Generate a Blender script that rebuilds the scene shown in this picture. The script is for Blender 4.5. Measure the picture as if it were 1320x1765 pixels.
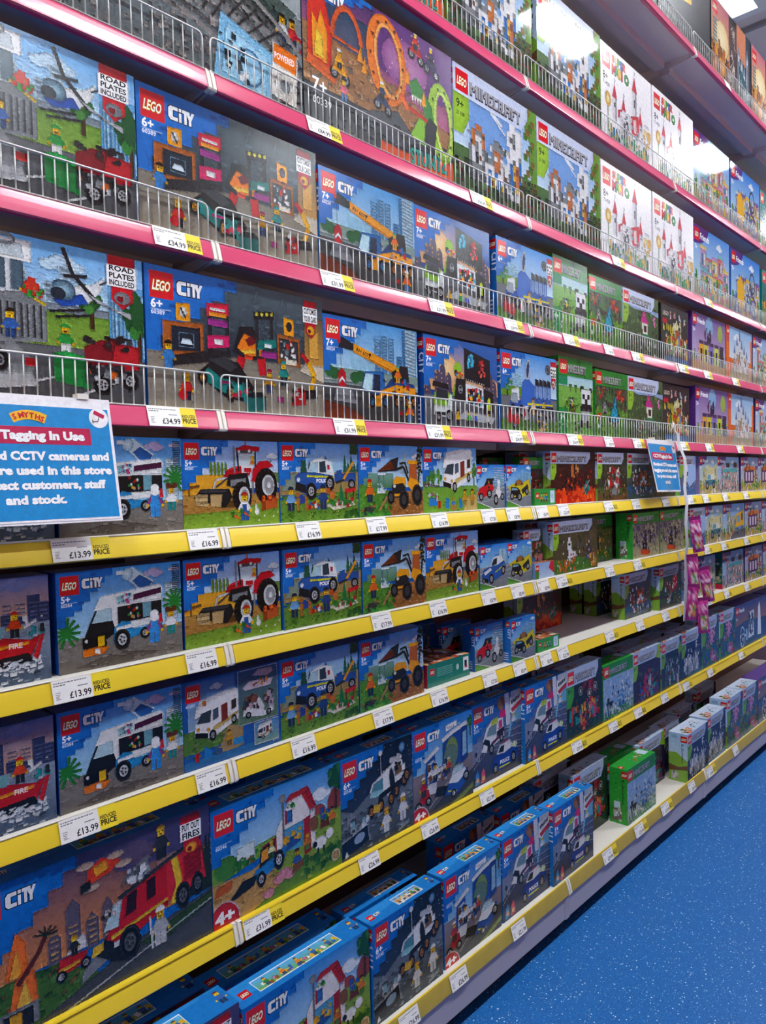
import bpy, bmesh, math, random
import numpy as np
from mathutils import Vector, Matrix
from mathutils.geometry import tessellate_polygon

scene = bpy.context.scene
COL = scene.collection
for _o in list(bpy.data.objects):
    bpy.data.objects.remove(_o)

# ------------------------------------------------------------------ camera
# metres; X runs along the shelving, Y into it, Z up.  Floor at z = FLOOR_Z.
FLOOR_Z = -0.37
F_PX, YAW, PITCH, ROLL = 1282.4, math.radians(46.952), math.radians(-2.043), math.radians(-1.391)
CAM = Vector((-0.9420, -1.3428, 1.1429))
cd = bpy.data.cameras.new('camera')
cam = bpy.data.objects.new('camera', cd)
COL.objects.link(cam)
cd.sensor_fit = 'VERTICAL'
cd.sensor_height = 24.0
cd.lens = F_PX * 24.0 / 1765.0
cd.clip_start = 0.02
_f = Vector((math.sin(YAW) * math.cos(PITCH), math.cos(YAW) * math.cos(PITCH), math.sin(PITCH)))
_r = Vector((math.cos(YAW), -math.sin(YAW), 0))
_u = _r.cross(_f)
_r2 = math.cos(ROLL) * _r + math.sin(ROLL) * _u
_u2 = -math.sin(ROLL) * _r + math.cos(ROLL) * _u
_m = Matrix((_r2, _u2, -_f)).transposed().to_4x4()
_m.translation = CAM
cam.matrix_world = _m
scene.camera = cam

# ------------------------------------------------------------------ world, exposure
WORLD_STRENGTH = 0.20
LAMP_STRENGTH = 130.0
world = bpy.data.worlds.new('world')
scene.world = world
world.use_nodes = True
world.node_tree.nodes['Background'].inputs[0].default_value = (1.0, 0.94, 0.92, 1)
world.node_tree.nodes['Background'].inputs[1].default_value = WORLD_STRENGTH
scene.view_settings.view_transform = 'Standard'
scene.view_settings.look = 'None'
scene.view_settings.exposure = 0.36
scene.view_settings.gamma = 1.0
scene.view_settings.use_curve_mapping = False
CEIL_Z = 4.52
# (x, y) centres of the ceiling lamps: one line over the aisle, one over the shelving
LAMPS = [(x, y) for y in (-1.46, -4.45) for x in (-5.12, -2.02, 1.08, 4.18, 7.28, 10.38)] + [(1.15, 0.80), (4.32, 0.80), (7.5, 0.80)]

# ------------------------------------------------------------------ helpers
def lin(h):
    if not isinstance(h, str):
        return h
    h = h.lstrip('#')
    o = []
    for i in (0, 2, 4):
        v = int(h[i:i + 2], 16) / 255
        o.append(v / 12.92 if v <= 0.04045 else ((v + 0.055) / 1.055) ** 2.4)
    return tuple(o)

def link(o, parent=None):
    COL.objects.link(o)
    if parent is not None:
        o.parent = parent
    return o

def tag(o, label=None, cat=None, group=None, kind=None):
    for k, v in (('label', label), ('category', cat), ('group', group), ('kind', kind)):
        if v:
            o[k] = v
    return o

def empty(name, loc=(0, 0, 0)):
    o = bpy.data.objects.new(name, None)
    o.location = loc
    o.empty_display_size = 0.05
    return link(o)

def mesh_obj(name, me, parent=None, loc=(0, 0, 0), rot=(0, 0, 0)):
    o = bpy.data.objects.new(name, me)
    o.location = loc
    o.rotation_euler = rot
    return link(o, parent)

def mat(name, col, rough=0.5, metal=0.0, spec=0.5, noise=0.0, nscale=40.0, bump=0.0, bscale=200.0, emit=None, estr=0.0, coat=0.0):
    m = bpy.data.materials.new(name)
    m.use_nodes = True
    nt = m.node_tree
    b = nt.nodes['Principled BSDF']
    b.inputs['Base Color'].default_value = (*lin(col), 1)
    b.inputs['Roughness'].default_value = rough
    b.inputs['Metallic'].default_value = metal
    b.inputs['Specular IOR Level'].default_value = spec
    b.inputs['Coat Weight'].default_value = coat
    if noise or bump:
        tc = nt.nodes.new('ShaderNodeTexCoord')
        if noise:
            nz = nt.nodes.new('ShaderNodeTexNoise')
            nz.inputs['Scale'].default_value = nscale
            nz.inputs['Detail'].default_value = 5
            nt.links.new(tc.outputs['Object'], nz.inputs['Vector'])
            mr = nt.nodes.new('ShaderNodeMapRange')
            mr.inputs[3].default_value = 1 - noise
            mr.inputs[4].default_value = 1 + noise
            nt.links.new(nz.outputs[0], mr.inputs[0])
            mx = nt.nodes.new('ShaderNodeVectorMath')
            mx.operation = 'SCALE'
            mx.inputs[0].default_value = lin(col)
            nt.links.new(mr.outputs[0], mx.inputs['Scale'])
            nt.links.new(mx.outputs[0], b.inputs['Base Color'])
        if bump:
            n2 = nt.nodes.new('ShaderNodeTexNoise')
            n2.inputs['Scale'].default_value = bscale
            nt.links.new(tc.outputs['Object'], n2.inputs['Vector'])
            bp = nt.nodes.new('ShaderNodeBump')
            bp.inputs['Strength'].default_value = bump
            bp.inputs['Distance'].default_value = 0.002
            nt.links.new(n2.outputs[0], bp.inputs['Height'])
            nt.links.new(bp.outputs[0], b.inputs['Normal'])
    if emit:
        b.inputs['Emission Color'].default_value = (*lin(emit), 1)
        b.inputs['Emission Strength'].default_value = estr
    return m

def print_mat(name, rough=0.24, spec=0.45, grain=0.055, wave=0.15):
    """printed card: ink colour from the mesh, a little print grain and sheen"""
    m = bpy.data.materials.new(name)
    m.use_nodes = True
    nt = m.node_tree
    b = nt.nodes['Principled BSDF']
    a = nt.nodes.new('ShaderNodeAttribute')
    a.attribute_name = 'ink'
    tc = nt.nodes.new('ShaderNodeTexCoord')
    nz = nt.nodes.new('ShaderNodeTexNoise')
    nz.inputs['Scale'].default_value = 260
    nz.inputs['Detail'].default_value = 3
    nt.links.new(tc.outputs['Object'], nz.inputs['Vector'])
    mr = nt.nodes.new('ShaderNodeMapRange')
    mr.inputs[1].default_value = 0.3
    mr.inputs[2].default_value = 0.7
    mr.inputs[3].default_value = 1 - grain
    mr.inputs[4].default_value = 1 + grain
    nt.links.new(nz.outputs[0], mr.inputs[0])
    nc = nt.nodes.new('ShaderNodeTexNoise')
    nc.inputs['Scale'].default_value = 75
    nc.inputs['Detail'].default_value = 4
    nt.links.new(tc.outputs['Object'], nc.inputs['Vector'])
    mc = nt.nodes.new('ShaderNodeMapRange')
    mc.inputs[1].default_value = 0.3
    mc.inputs[2].default_value = 0.7
    mc.inputs[3].default_value = 1 - 2.2 * grain
    mc.inputs[4].default_value = 1 + 1.2 * grain
    nt.links.new(nc.outputs[0], mc.inputs[0])
    mm = nt.nodes.new('ShaderNodeMath')
    mm.operation = 'MULTIPLY'
    nt.links.new(mr.outputs[0], mm.inputs[0])
    nt.links.new(mc.outputs[0], mm.inputs[1])
    mx = nt.nodes.new('ShaderNodeVectorMath')
    mx.operation = 'SCALE'
    nt.links.new(a.outputs['Color'], mx.inputs[0])
    nt.links.new(mm.outputs[0], mx.inputs['Scale'])
    nt.links.new(mx.outputs[0], b.inputs['Base Color'])
    b.inputs['Roughness'].default_value = rough
    b.inputs['Specular IOR Level'].default_value = spec
    n2 = nt.nodes.new('ShaderNodeTexNoise')
    n2.inputs['Scale'].default_value = 9
    nt.links.new(tc.outputs['Object'], n2.inputs['Vector'])
    bp = nt.nodes.new('ShaderNodeBump')
    bp.inputs['Strength'].default_value = wave
    bp.inputs['Distance'].default_value = 0.004
    nt.links.new(n2.outputs[0], bp.inputs['Height'])
    nt.links.new(bp.outputs[0], b.inputs['Normal'])
    return m

PRINT = print_mat('printed_card')
FILM = print_mat('printed_card_in_film', rough=0.05, spec=0.45, wave=0.05)
PAPER = print_mat('label_paper', rough=0.5, spec=0.3, grain=0.02)

class MB:
    """collects boxes, sweeps and prisms into one mesh"""
    def __init__(s):
        s.v, s.f, s.m = [], [], []
    def add(s, vs, fs, mi=0):
        n = len(s.v)
        s.v += [tuple(p) for p in vs]
        s.f += [tuple(i + n for i in q) for q in fs]
        s.m += [mi] * len(fs)
        return s
    def box(s, x0, y0, z0, x1, y1, z1, mi=0):
        return s.add([(x0, y0, z0), (x1, y0, z0), (x1, y1, z0), (x0, y1, z0), (x0, y0, z1), (x1, y0, z1), (x1, y1, z1), (x0, y1, z1)],
                     [(3, 2, 1, 0), (4, 5, 6, 7), (0, 1, 5, 4), (1, 2, 6, 5), (2, 3, 7, 6), (3, 0, 4, 7)], mi)
    def extrude_x(s, prof, x0, x1, mi=0):
        n = len(prof)
        vs = [(x0, y, z) for y, z in prof] + [(x1, y, z) for y, z in prof]
        fs = [(i, (i + 1) % n, n + (i + 1) % n, n + i) for i in range(n)]
        fs += [tuple(range(n - 1, -1, -1)), tuple(range(n, 2 * n))]
        return s.add(vs, fs, mi)
    def tube(s, pts, r, n=6, mi=0, cap=True):
        pts = [Vector(p) for p in pts]
        base = len(s.v)
        ref = Vector((0, 1, 0.01)).normalized()
        for i, p in enumerate(pts):
            t = (pts[min(i + 1, len(pts) - 1)] - pts[max(i - 1, 0)]).normalized()
            rf = ref if abs(t.dot(ref)) < 0.95 else Vector((1, 0, 0))
            a = t.cross(rf).normalized()
            b = t.cross(a)
            for k in range(n):
                an = 2 * math.pi * k / n
                s.v.append(tuple(p + r * (math.cos(an) * a + math.sin(an) * b)))
        for i in range(len(pts) - 1):
            for k in range(n):
                s.f.append((base + i * n + k, base + i * n + (k + 1) % n, base + (i + 1) * n + (k + 1) % n, base + (i + 1) * n + k))
                s.m.append(mi)
        if cap:
            s.f.append(tuple(base + k for k in range(n)))
            s.f.append(tuple(base + (len(pts) - 1) * n + k for k in range(n - 1, -1, -1)))
            s.m += [mi, mi]
        return s
    def mesh(s, name, mats, smooth=False, bevel=0.0):
        me = bpy.data.meshes.new(name)
        me.from_pydata(s.v, [], s.f)
        for m in (mats if isinstance(mats, (list, tuple)) else [mats]):
            me.materials.append(m)
        me.polygons.foreach_set('material_index', s.m)
        bm = bmesh.new()
        bm.from_mesh(me)
        bmesh.ops.recalc_face_normals(bm, faces=bm.faces)
        if bevel:
            bmesh.ops.bevel(bm, geom=list(bm.edges), offset=bevel, segments=1, affect='EDGES')
        bm.to_mesh(me)
        bm.free()
        if smooth:
            me.polygons.foreach_set('use_smooth', [True] * len(me.polygons))
        me.update()
        return me

# ------------------------------------------------------------------ flat print, drawn as thin inked shapes
_tc = {}
def text_tris(s, off=0.0):
    """triangles of a line of lettering, cap height 1, starting at x = 0"""
    k = (s, off)
    if k in _tc:
        return _tc[k]
    cu = bpy.data.curves.new('t', 'FONT')
    cu.body, cu.dimensions, cu.fill_mode, cu.resolution_u, cu.offset = s, '2D', 'FRONT', 2, off
    o = bpy.data.objects.new('t', cu)
    COL.objects.link(o)
    dg = bpy.context.evaluated_depsgraph_get()
    me = o.evaluated_get(dg).to_mesh()
    me.calc_loop_triangles()
    v = np.array([p.co[:2] for p in me.vertices]).reshape(-1, 2)
    t = np.array([q.vertices[:] for q in me.loop_triangles], dtype=int).reshape(-1, 3)
    bpy.data.objects.remove(o)
    bpy.data.curves.remove(cu)
    v = v / 0.73
    r = v[t] if len(t) else np.zeros((0, 3, 2))
    _tc[k] = (r, float(v[:, 0].max()) if len(v) else 0.0)
    return _tc[k]

PIX = {'M': ('10001', '11011', '10101', '10001', '10001'), 'I': ('1', '1', '1', '1', '1'), 'N': ('1001', '1101', '1011', '1001', '1001'),
       'E': ('111', '100', '110', '100', '111'), 'C': ('111', '100', '100', '100', '111'), 'R': ('1110', '1010', '1110', '1010', '1011'),
       'A': ('1111', '1001', '1111', '1001', '1001'), 'F': ('111', '100', '110', '100', '100'), 'T': ('111', '010', '010', '010', '010')}

class Art:
    EPS = 2.2e-5
    NG = 40
    def __init__(s, W, H, seed=1, A=None):
        s.W, s.H, s.k, s.A = W, H, H / 100.0, A or W / H * 100.0
        s.kx = W / s.A
        s.grid = np.zeros((s.NG, s.NG), int)
        s.out = {'print': ([], []), 'logo': ([], [])}
        s.to = 'print'
        s.rnd = random.Random(seed)
        s.ny = 96
        s.nx = max(24, int(96 * s.A / 100))
        s.buf = np.zeros((s.nx, s.ny, 3))
        s.keep = np.zeros((s.nx, s.ny), bool)        # lettering and marks stay clean
        s.mark = False
        s.dense = 0
    def note(s, pts, cols, lo, hi):
        """remember the topmost ink on a coarse grid, for the detail pass"""
        cx, cy = s.A / s.nx, 100 / s.ny
        if s.mark or s.to == 'logo':
            s.keep[max(0, int((lo[0] - .6) / cx)):int((hi[0] + .6) / cx) + 1, max(0, int((lo[1] - .6) / cy)):int((hi[1] + .6) / cy) + 1] = True
            return
        for t, c in zip(pts, cols):
            a, b = t.min(0), t.max(0)
            i0, i1 = max(0, int(a[0] / cx)), min(s.nx, int(b[0] / cx) + 1)
            j0, j1 = max(0, int(a[1] / cy)), min(s.ny, int(b[1] / cy) + 1)
            if i1 <= i0 or j1 <= j0:
                continue
            X = (np.arange(i0, i1) + .5)[:, None] * cx
            Y = (np.arange(j0, j1) + .5)[None, :] * cy
            d = (t[1, 1] - t[2, 1]) * (t[0, 0] - t[2, 0]) + (t[2, 0] - t[1, 0]) * (t[0, 1] - t[2, 1])
            if abs(d) < 1e-9:
                continue
            u = ((t[1, 1] - t[2, 1]) * (X - t[2, 0]) + (t[2, 0] - t[1, 0]) * (Y - t[2, 1])) / d
            v = ((t[2, 1] - t[0, 1]) * (X - t[2, 0]) + (t[0, 0] - t[2, 0]) * (Y - t[2, 1])) / d
            m = (u >= -1e-6) & (v >= -1e-6) & (u + v <= 1 + 1e-6)
            s.buf[i0:i1, j0:j1][m] = (u[..., None] * c[0] + v[..., None] * c[1] + (1 - u - v)[..., None] * c[2])[m]
            s.keep[i0:i1, j0:j1][m] = False
    def enrich(s, amt=1.0):
        """small brick-sized flecks: tone variation over busy areas, edge lines around the shapes"""
        r = np.random.RandomState(7)
        b, nx, ny = s.buf, s.nx, s.ny
        lum = np.sqrt(np.maximum(b @ np.array((.3, .6, .1)), 0))
        dx = np.zeros((nx, ny))
        dy = np.zeros((nx, ny))
        dc = lambda p, q: np.abs(np.sqrt(np.maximum(p, 0)) - np.sqrt(np.maximum(q, 0))).sum(-1)
        dx[:-1] = dc(b[:-1], b[1:])
        dy[:, :-1] = dc(b[:, :-1], b[:, 1:])
        e = np.maximum(dx, dy)
        busy = np.zeros((nx, ny))
        for i in range(-4, 5, 2):
            for j in range(-4, 5, 2):
                busy += np.roll(np.roll(e > .12, i, 0), j, 1)
        busy = np.clip(busy / 9.0, 0, 1)
        fine = r.uniform(-1, 1, (nx, ny))
        co = np.kron(r.uniform(-1, 1, (nx // 3 + 1, ny // 2 + 1)), np.ones((3, 2)))[:nx, :ny]
        f = 1 + amt * (.06 + .34 * busy) * (.55 * fine + .75 * co)
        dark_edge = (e > .25)
        f[dark_edge] *= .58
        lit = np.roll(dark_edge, (1, 1), (0, 1)) & ~dark_edge
        f[lit] = f[lit] * 1.25 + .03
        draw = (~s.keep) & ((r.uniform(0, 1, (nx, ny)) < .18 + .5 * busy) | dark_edge & (r.uniform(0, 1, (nx, ny)) < .75) | lit & (r.uniform(0, 1, (nx, ny)) < .5))
        I, J = np.nonzero(draw)
        cx, cy = s.A / nx, 100 / ny
        k = r.uniform(.55, 1.0, len(I))
        x0, y0 = (I + .5 - k / 2) * cx, (J + .5 - k / 2) * cy
        x1, y1 = (I + .5 + k / 2) * cx, (J + .5 + k / 2) * cy
        q = np.stack([np.stack([x0, y0], -1), np.stack([x1, y0], -1), np.stack([x1, y1], -1), np.stack([x0, y1], -1)], 1)
        cl = np.clip(b[I, J] * f[I, J][:, None], 0.002, .95)
        t = np.concatenate([q[:, [0, 1, 2]], q[:, [0, 2, 3]]])
        c = np.concatenate([cl, cl])
        m, s.mark = s.mark, True
        s.tris(t, np.repeat(c[:, None, :], 3, 1))
        s.mark = m
    # -- core
    def tris(s, pts, cols, bb=None):
        pts = np.asarray(pts, float).reshape(-1, 3, 2)
        if not len(pts):
            return
        cols = np.asarray(cols, float)
        if cols.ndim == 1:
            cols = np.broadcast_to(cols, (len(pts), 3, 3))
        lo, hi = pts.reshape(-1, 2).min(0), pts.reshape(-1, 2).max(0)
        if hi[0] <= 0 or hi[1] <= 0 or lo[0] >= s.A or lo[1] >= 100:
            return
        if lo[0] < -1e-6 or lo[1] < -1e-6 or hi[0] > s.A + 1e-6 or hi[1] > 100 + 1e-6:
            np_, nc = [], []
            for t, c in zip(pts, cols):
                poly = [(t[i], c[i]) for i in range(3)]
                for ax, sg, lim in ((0, 1, 0.0), (0, -1, -s.A), (1, 1, 0.0), (1, -1, -100.0)):
                    q = []
                    for i in range(len(poly)):
                        a, b = poly[i - 1], poly[i]
                        da, db = sg * a[0][ax] - lim, sg * b[0][ax] - lim
                        if (da >= 0) != (db >= 0):
                            f = da / (da - db)
                            q.append((a[0] + f * (b[0] - a[0]), a[1] + f * (b[1] - a[1])))
                        if db >= 0:
                            q.append(b)
                    poly = q
                    if not poly:
                        break
                for i in range(1, len(poly) - 1):
                    np_.append([poly[0][0], poly[i][0], poly[i + 1][0]])
                    nc.append([poly[0][1], poly[i][1], poly[i + 1][1]])
            if not np_:
                return
            pts, cols = np.array(np_), np.array(nc)
            lo, hi = pts.reshape(-1, 2).min(0), pts.reshape(-1, 2).max(0)
        s.note(pts, cols, lo, hi)
        n = s.NG
        i0, i1 = int(max(0, lo[0] / s.A * n)), int(min(n - 1, hi[0] / s.A * n - 1e-9))
        j0, j1 = int(max(0, lo[1] / 100 * n)), int(min(n - 1, hi[1] / 100 * n - 1e-9))
        g = s.grid[i0:max(i1, i0) + 1, j0:max(j1, j0) + 1]
        L = int(g.max()) + 1 if g.size else 1
        g[:] = L
        v = np.empty((len(pts), 3, 3))
        v[:, :, 0] = pts[:, :, 0] * s.kx
        v[:, :, 1] = -L * s.EPS
        v[:, :, 2] = pts[:, :, 1] * s.k
        e1, e2 = pts[:, 1] - pts[:, 0], pts[:, 2] - pts[:, 0]
        fl = (e1[:, 0] * e2[:, 1] - e1[:, 1] * e2[:, 0]) < 0
        v[fl] = v[fl][:, ::-1]
        cols = np.array(cols)
        cols[fl] = cols[fl][:, ::-1]
        s.out[s.to][0].append(v.reshape(-1, 3))
        s.out[s.to][1].append(cols.reshape(-1, 3))
    # -- shapes
    def P(s, col, *p):
        p = [(p[i], p[i + 1]) for i in range(0, len(p), 2)]
        t = tessellate_polygon([[Vector((x, y, 0)) for x, y in p]])
        s.tris([[p[i] for i in q] for q in t], lin(col))
    def R(s, col, x0, y0, x1, y1):
        s.tris([[(x0, y0), (x1, y0), (x1, y1)], [(x0, y0), (x1, y1), (x0, y1)]], lin(col))
    def Q(s, col, cx, cy, w, h, a=0.0):
        a = math.radians(a)
        q = [(cx + math.cos(a) * x - math.sin(a) * y, cy + math.sin(a) * x + math.cos(a) * y) for x, y in ((-w / 2, -h / 2), (w / 2, -h / 2), (w / 2, h / 2), (-w / 2, h / 2))]
        s.tris([[q[0], q[1], q[2]], [q[0], q[2], q[3]]], lin(col))
    def G(s, ct, cb, x0=0, y0=0, x1=None, y1=100, cr=None):
        """top-to-bottom gradient; cr: another colour at the right bottom"""
        x1 = s.A if x1 is None else x1
        a, b = lin(ct), lin(cb)
        c = lin(cr) if cr else b
        s.tris([[(x0, y0), (x1, y0), (x1, y1)], [(x0, y0), (x1, y1), (x0, y1)]], [[b, c, a], [b, a, a]])
    def E(s, col, cx, cy, rx, ry=None, n=14, rot=0, cc=None, a0=0, a1=360):
        ry = rx if ry is None else ry
        r = math.radians(rot)
        q = []
        for i in range(n + 1):
            t = math.radians(a0 + (a1 - a0) * i / n)
            x, y = rx * math.cos(t), ry * math.sin(t)
            q.append((cx + x * math.cos(r) - y * math.sin(r), cy + x * math.sin(r) + y * math.cos(r)))
        c, m = lin(col), lin(cc or col)
        s.tris([[(cx, cy), q[i], q[i + 1]] for i in range(n)], [[m, c, c]] * n)
    def Ring(s, col, cx, cy, rx, ry, w, n=20, a0=0, a1=360, rot=0):
        r = math.radians(rot)
        t = []
        def pt(an, k):
            x, y = (rx - k) * math.cos(an), (ry - k) * math.sin(an)
            return (cx + x * math.cos(r) - y * math.sin(r), cy + x * math.sin(r) + y * math.cos(r))
        for i in range(n):
            a, b = math.radians(a0 + (a1 - a0) * i / n), math.radians(a0 + (a1 - a0) * (i + 1) / n)
            t += [[pt(a, 0), pt(b, 0), pt(b, w)], [pt(a, 0), pt(b, w), pt(a, w)]]
        s.tris(t, lin(col))
    def L(s, col, w, *p):
        p = [(p[i], p[i + 1]) for i in range(0, len(p), 2)]
        t = []
        for a, b in zip(p, p[1:]):
            d = np.array(b) - np.array(a)
            l = np.hypot(*d) or 1
            n = np.array((-d[1], d[0])) / l * w / 2
            a, b = np.array(a), np.array(b)
            t += [[a - n, b - n, b + n], [a - n, b + n, a + n]]
        s.tris(t, lin(col))
    def F(s, col, x0, y0, x1, y1, w=0.8):
        s.L(col, w, x0, y0, x1, y0, x1, y1, x0, y1, x0, y0)
    def T(s, *a, **k):
        m, s.mark = s.mark, True
        s._T(*a, **k)
        s.mark = m
    def _T(s, t, x, y, h, col, bold=0.012, w=None, shear=0.0, rot=0.0, out=None, oo=0.05, center=False):
        for c, off in ((out, oo), (col, bold)) if out else ((col, bold),):
            tr, tw = text_tris(t, off)
            _, base = text_tris(t, bold)
            if not len(tr):
                continue
            sx = (w / base) if w else h
            q = tr.copy()
            q[:, :, 0] *= sx
            q[:, :, 1] *= h
            if center:
                q[:, :, 0] -= base * sx / 2
            q[:, :, 0] += shear * q[:, :, 1]
            if rot:
                ca, sa = math.cos(math.radians(rot)), math.sin(math.radians(rot))
                q = np.stack([q[:, :, 0] * ca - q[:, :, 1] * sa, q[:, :, 0] * sa + q[:, :, 1] * ca], -1)
            q += (x, y)
            s.tris(q, lin(c))
    # -- scenery
    def cloud(s, x, y, w, col='e9f1f8'):
        for dx, dy, r in ((-.3, 0, .22), (0, .08, .3), (.3, 0, .2), (.1, -.05, .26)):
            s.E(col, x + dx * w, y + dy * w, r * w, r * w * .55, 10)
    def skyline(s, x0, x1, y, h, col, win=None, n=6):
        w = (x1 - x0) / n
        for i in range(n):
            hh = h * s.rnd.uniform(.45, 1)
            a, b = x0 + i * w + s.rnd.uniform(0, .2) * w, x0 + (i + 1) * w * 1.0
            s.R(col, a, y, b, y + hh)
            if win:
                k = 0
                yy = y + hh - 3
                while yy > y + 2 and k < 9:
                    s.R(win, a + w * .15, yy, b - w * .15, yy + 1)
                    yy -= 3.2
                    k += 1
    def tree(s, x, y, h, w, col='2f6b2c', lit='5b9440', n=16):
        s.R('5a3c22', x - w * .06, y, x + w * .06, y + h * .5)
        for i in range(n):
            a, r = s.rnd.uniform(0, 6.28), s.rnd.uniform(0, .75)
            s.E(col if i % 3 else lit, x + math.cos(a) * r * w / 2, y + h * .62 + math.sin(a) * r * h * .36, w * .17, h * .11, 7)
    def pine(s, x, y, h, w, col='23513a'):
        for k in range(3):
            s.P(col, x - w / 2 * (1 - .22 * k), y + h * .25 * k, x + w / 2 * (1 - .22 * k), y + h * .25 * k, x, y + h * (.5 + .25 * k))
    def wheel(s, x, y, r, hub='c9c9cc', rx=None, tyre='1d1d20'):
        rx = rx or r
        s.E(tyre, x, y, rx, r, 16)
        s.Ring('3b3b40', x, y, rx * .95, r * .95, r * .12, 16)
        s.E(hub, x, y, rx * .55, r * .55, 12)
        s.E('45454a', x, y, rx * .38, r * .38, 10)
        for a in range(0, 360, 72):
            s.Q(hub, x + rx * .22 * math.cos(math.radians(a)), y + r * .22 * math.sin(math.radians(a)), rx * .42, r * .1, a)
        s.E(hub, x, y, rx * .14, r * .14, 8)
    def fig(s, x, y, h, shirt='2a72b8', legs='24427a', hair='3a2416', arm=None, helmet=False):
        """small toy figure: legs, torso, arms, head and hair or hat"""
        u = h / 10.0
        s.R(legs, x - 1.7 * u, y, x - .1 * u, y + 3.4 * u)
        s.R(legs, x + .1 * u, y, x + 1.7 * u, y + 3.4 * u)
        s.P(shirt, x - 2 * u, y + 3.4 * u, x + 2 * u, y + 3.4 * u, x + 1.5 * u, y + 6.8 * u, x - 1.5 * u, y + 6.8 * u)
        a = arm or shirt
        s.P(a, x - 1.4 * u, y + 6.7 * u, x - 3 * u, y + 4 * u, x - 2.1 * u, y + 3.6 * u, x - 1.2 * u, y + 5.5 * u)
        s.P(a, x + 1.4 * u, y + 6.7 * u, x + 3 * u, y + 4 * u, x + 2.1 * u, y + 3.6 * u, x + 1.2 * u, y + 5.5 * u)
        s.E('f0c020', x - 2.6 * u, y + 3.5 * u, .6 * u, .6 * u, 7)
        s.E('f0c020', x + 2.6 * u, y + 3.5 * u, .6 * u, .6 * u, 7)
        s.R('f2c322', x - 1.2 * u, y + 6.9 * u, x + 1.2 * u, y + 9.1 * u)
        s.R('2a1a10', x - .7 * u, y + 8.1 * u, x - .35 * u, y + 8.5 * u)
        s.R('2a1a10', x + .35 * u, y + 8.1 * u, x + .7 * u, y + 8.5 * u)
        s.R('7a3a10', x - .5 * u, y + 7.35 * u, x + .5 * u, y + 7.6 * u)
        s.E(hair, x, y + 9 * u, 1.5 * u, 1.25 * u, 10, a0=0, a1=180)
        s.R(hair, x - 1.5 * u, y + (8.6 if helmet else 8.8) * u, x + 1.5 * u, y + 9.1 * u)
    def confetti(s, x0, y0, x1, y1, pal, n, sz, asp=1.0, rot=25):
        for i in range(n):
            c = s.rnd.choice(pal)
            z = sz * s.rnd.uniform(.4, 1.2)
            s.Q(c, s.rnd.uniform(x0, x1), s.rnd.uniform(y0, y1), z, z * asp * s.rnd.uniform(.5, 1.6), s.rnd.uniform(-rot, rot))
    def blocks(s, x0, y0, x1, y1, pal, n, cell):
        for i in range(n):
            x = x0 + cell * int(s.rnd.uniform(0, (x1 - x0) / cell))
            y = y0 + cell * int(s.rnd.uniform(0, (y1 - y0) / cell))
            s.R(s.rnd.choice(pal), x, y, x + cell * s.rnd.choice((1, 1, 2, 3)), y + cell * s.rnd.choice((1, 1, 2)))
    def cubes(s, x, y, u, rows, pal):
        """a picture built from little cubes: rows of letters from top down"""
        for j, r in enumerate(rows):
            for i, ch in enumerate(r):
                if ch in pal:
                    yy = y + (len(rows) - 1 - j) * u
                    s.R(pal[ch], x + i * u, yy, x + (i + 1) * u + .05, yy + u + .05)
    # -- marks
    def lego(s, x, y, z, zx=None):
        t = s.to
        s.to = 'logo'
        zx = zx or z
        s.R('d2141e', x, y, x + zx, y + z)
        for c, o in (('1a1008', .075), ('f6cf1c', .05), ('fbfbfb', .012)):
            tr, _ = text_tris('LEGO', o)
            _, w = text_tris('LEGO', .012)
            q = tr.copy()
            q[:, :, 0] = q[:, :, 0] * zx * .74 / w + .16 * q[:, :, 1] * zx * .4
            q[:, :, 1] *= z * .38
            s.tris(q + (x + zx * .095, y + z * .30), lin(c))
        s.to = t
    def citymark(s, x, y, w, h):
        t = s.to
        s.to = 'logo'
        def glyphs(col, g):
            X = lambda a: x + a * w
            Y = lambda b: y + b * h
            def B(*p):
                q = [(X(p[i]), Y(p[i + 1])) for i in range(0, len(p), 2)]
                cx, cy = sum(a for a, _ in q) / len(q), sum(b for _, b in q) / len(q)
                r = []
                for a, b in q:
                    r += [a + (g if a > cx else -g), b + (g if b > cy else -g)]
                s.P(col, *r)
            B(.0, .2, .08, .0, .17, .0, .17, 1, .08, 1, .0, .8)
            B(.08, .74, .36, .74, .36, 1, .08, 1)
            B(.08, .0, .36, .0, .36, .26, .08, .26)
            B(.40, .0, .50, .0, .50, .66, .40, .66)
            B(.40, .76, .50, .76, .50, 1, .40, 1)
            B(.53, .76, .82, .76, .82, 1, .53, 1)
            B(.60, .0, .70, .0, .70, .78, .60, .78)
            B(.78, .0, .88, .0, .88, .45, .78, .45)
            B(.70, .76, .78, .4, .88, .4, .84, .76)
            B(.78, .4, .88, .4, 1.0, 1, .9, 1)
        glyphs('14233c', h * .07)
        glyphs('eef0f2', 0)
        s.to = t
    def minecraft(s, x, y, w, h):
        t = s.to
        s.to = 'logo'
        word = 'MINECRAFT'
        tot = sum(len(PIX[c][0]) + 1 for c in word) - 1
        u, r = w / tot, h / 5.0
        for col, dx, dy, g in (('1c1c20', .0, -.35 * r, .35), ('55535a', .15 * u, -.2 * r, .05), ('a9a7ab', 0, 0, 0)):
            xx = x
            for c in word:
                for j, row in enumerate(PIX[c]):
                    k = 0
                    while k < len(row):
                        if row[k] == '1':
                            e = k
                            while e < len(row) and row[e] == '1':
                                e += 1
                            s.R(col, xx + k * u + dx - g * u, y + (4 - j) * r + dy - g * r, xx + e * u + dx + g * u, y + (5 - j) * r + dy + g * r)
                            k = e
                        else:
                            k += 1
                xx += (len(PIX[c][0]) + 1) * u
        s.to = t
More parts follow.
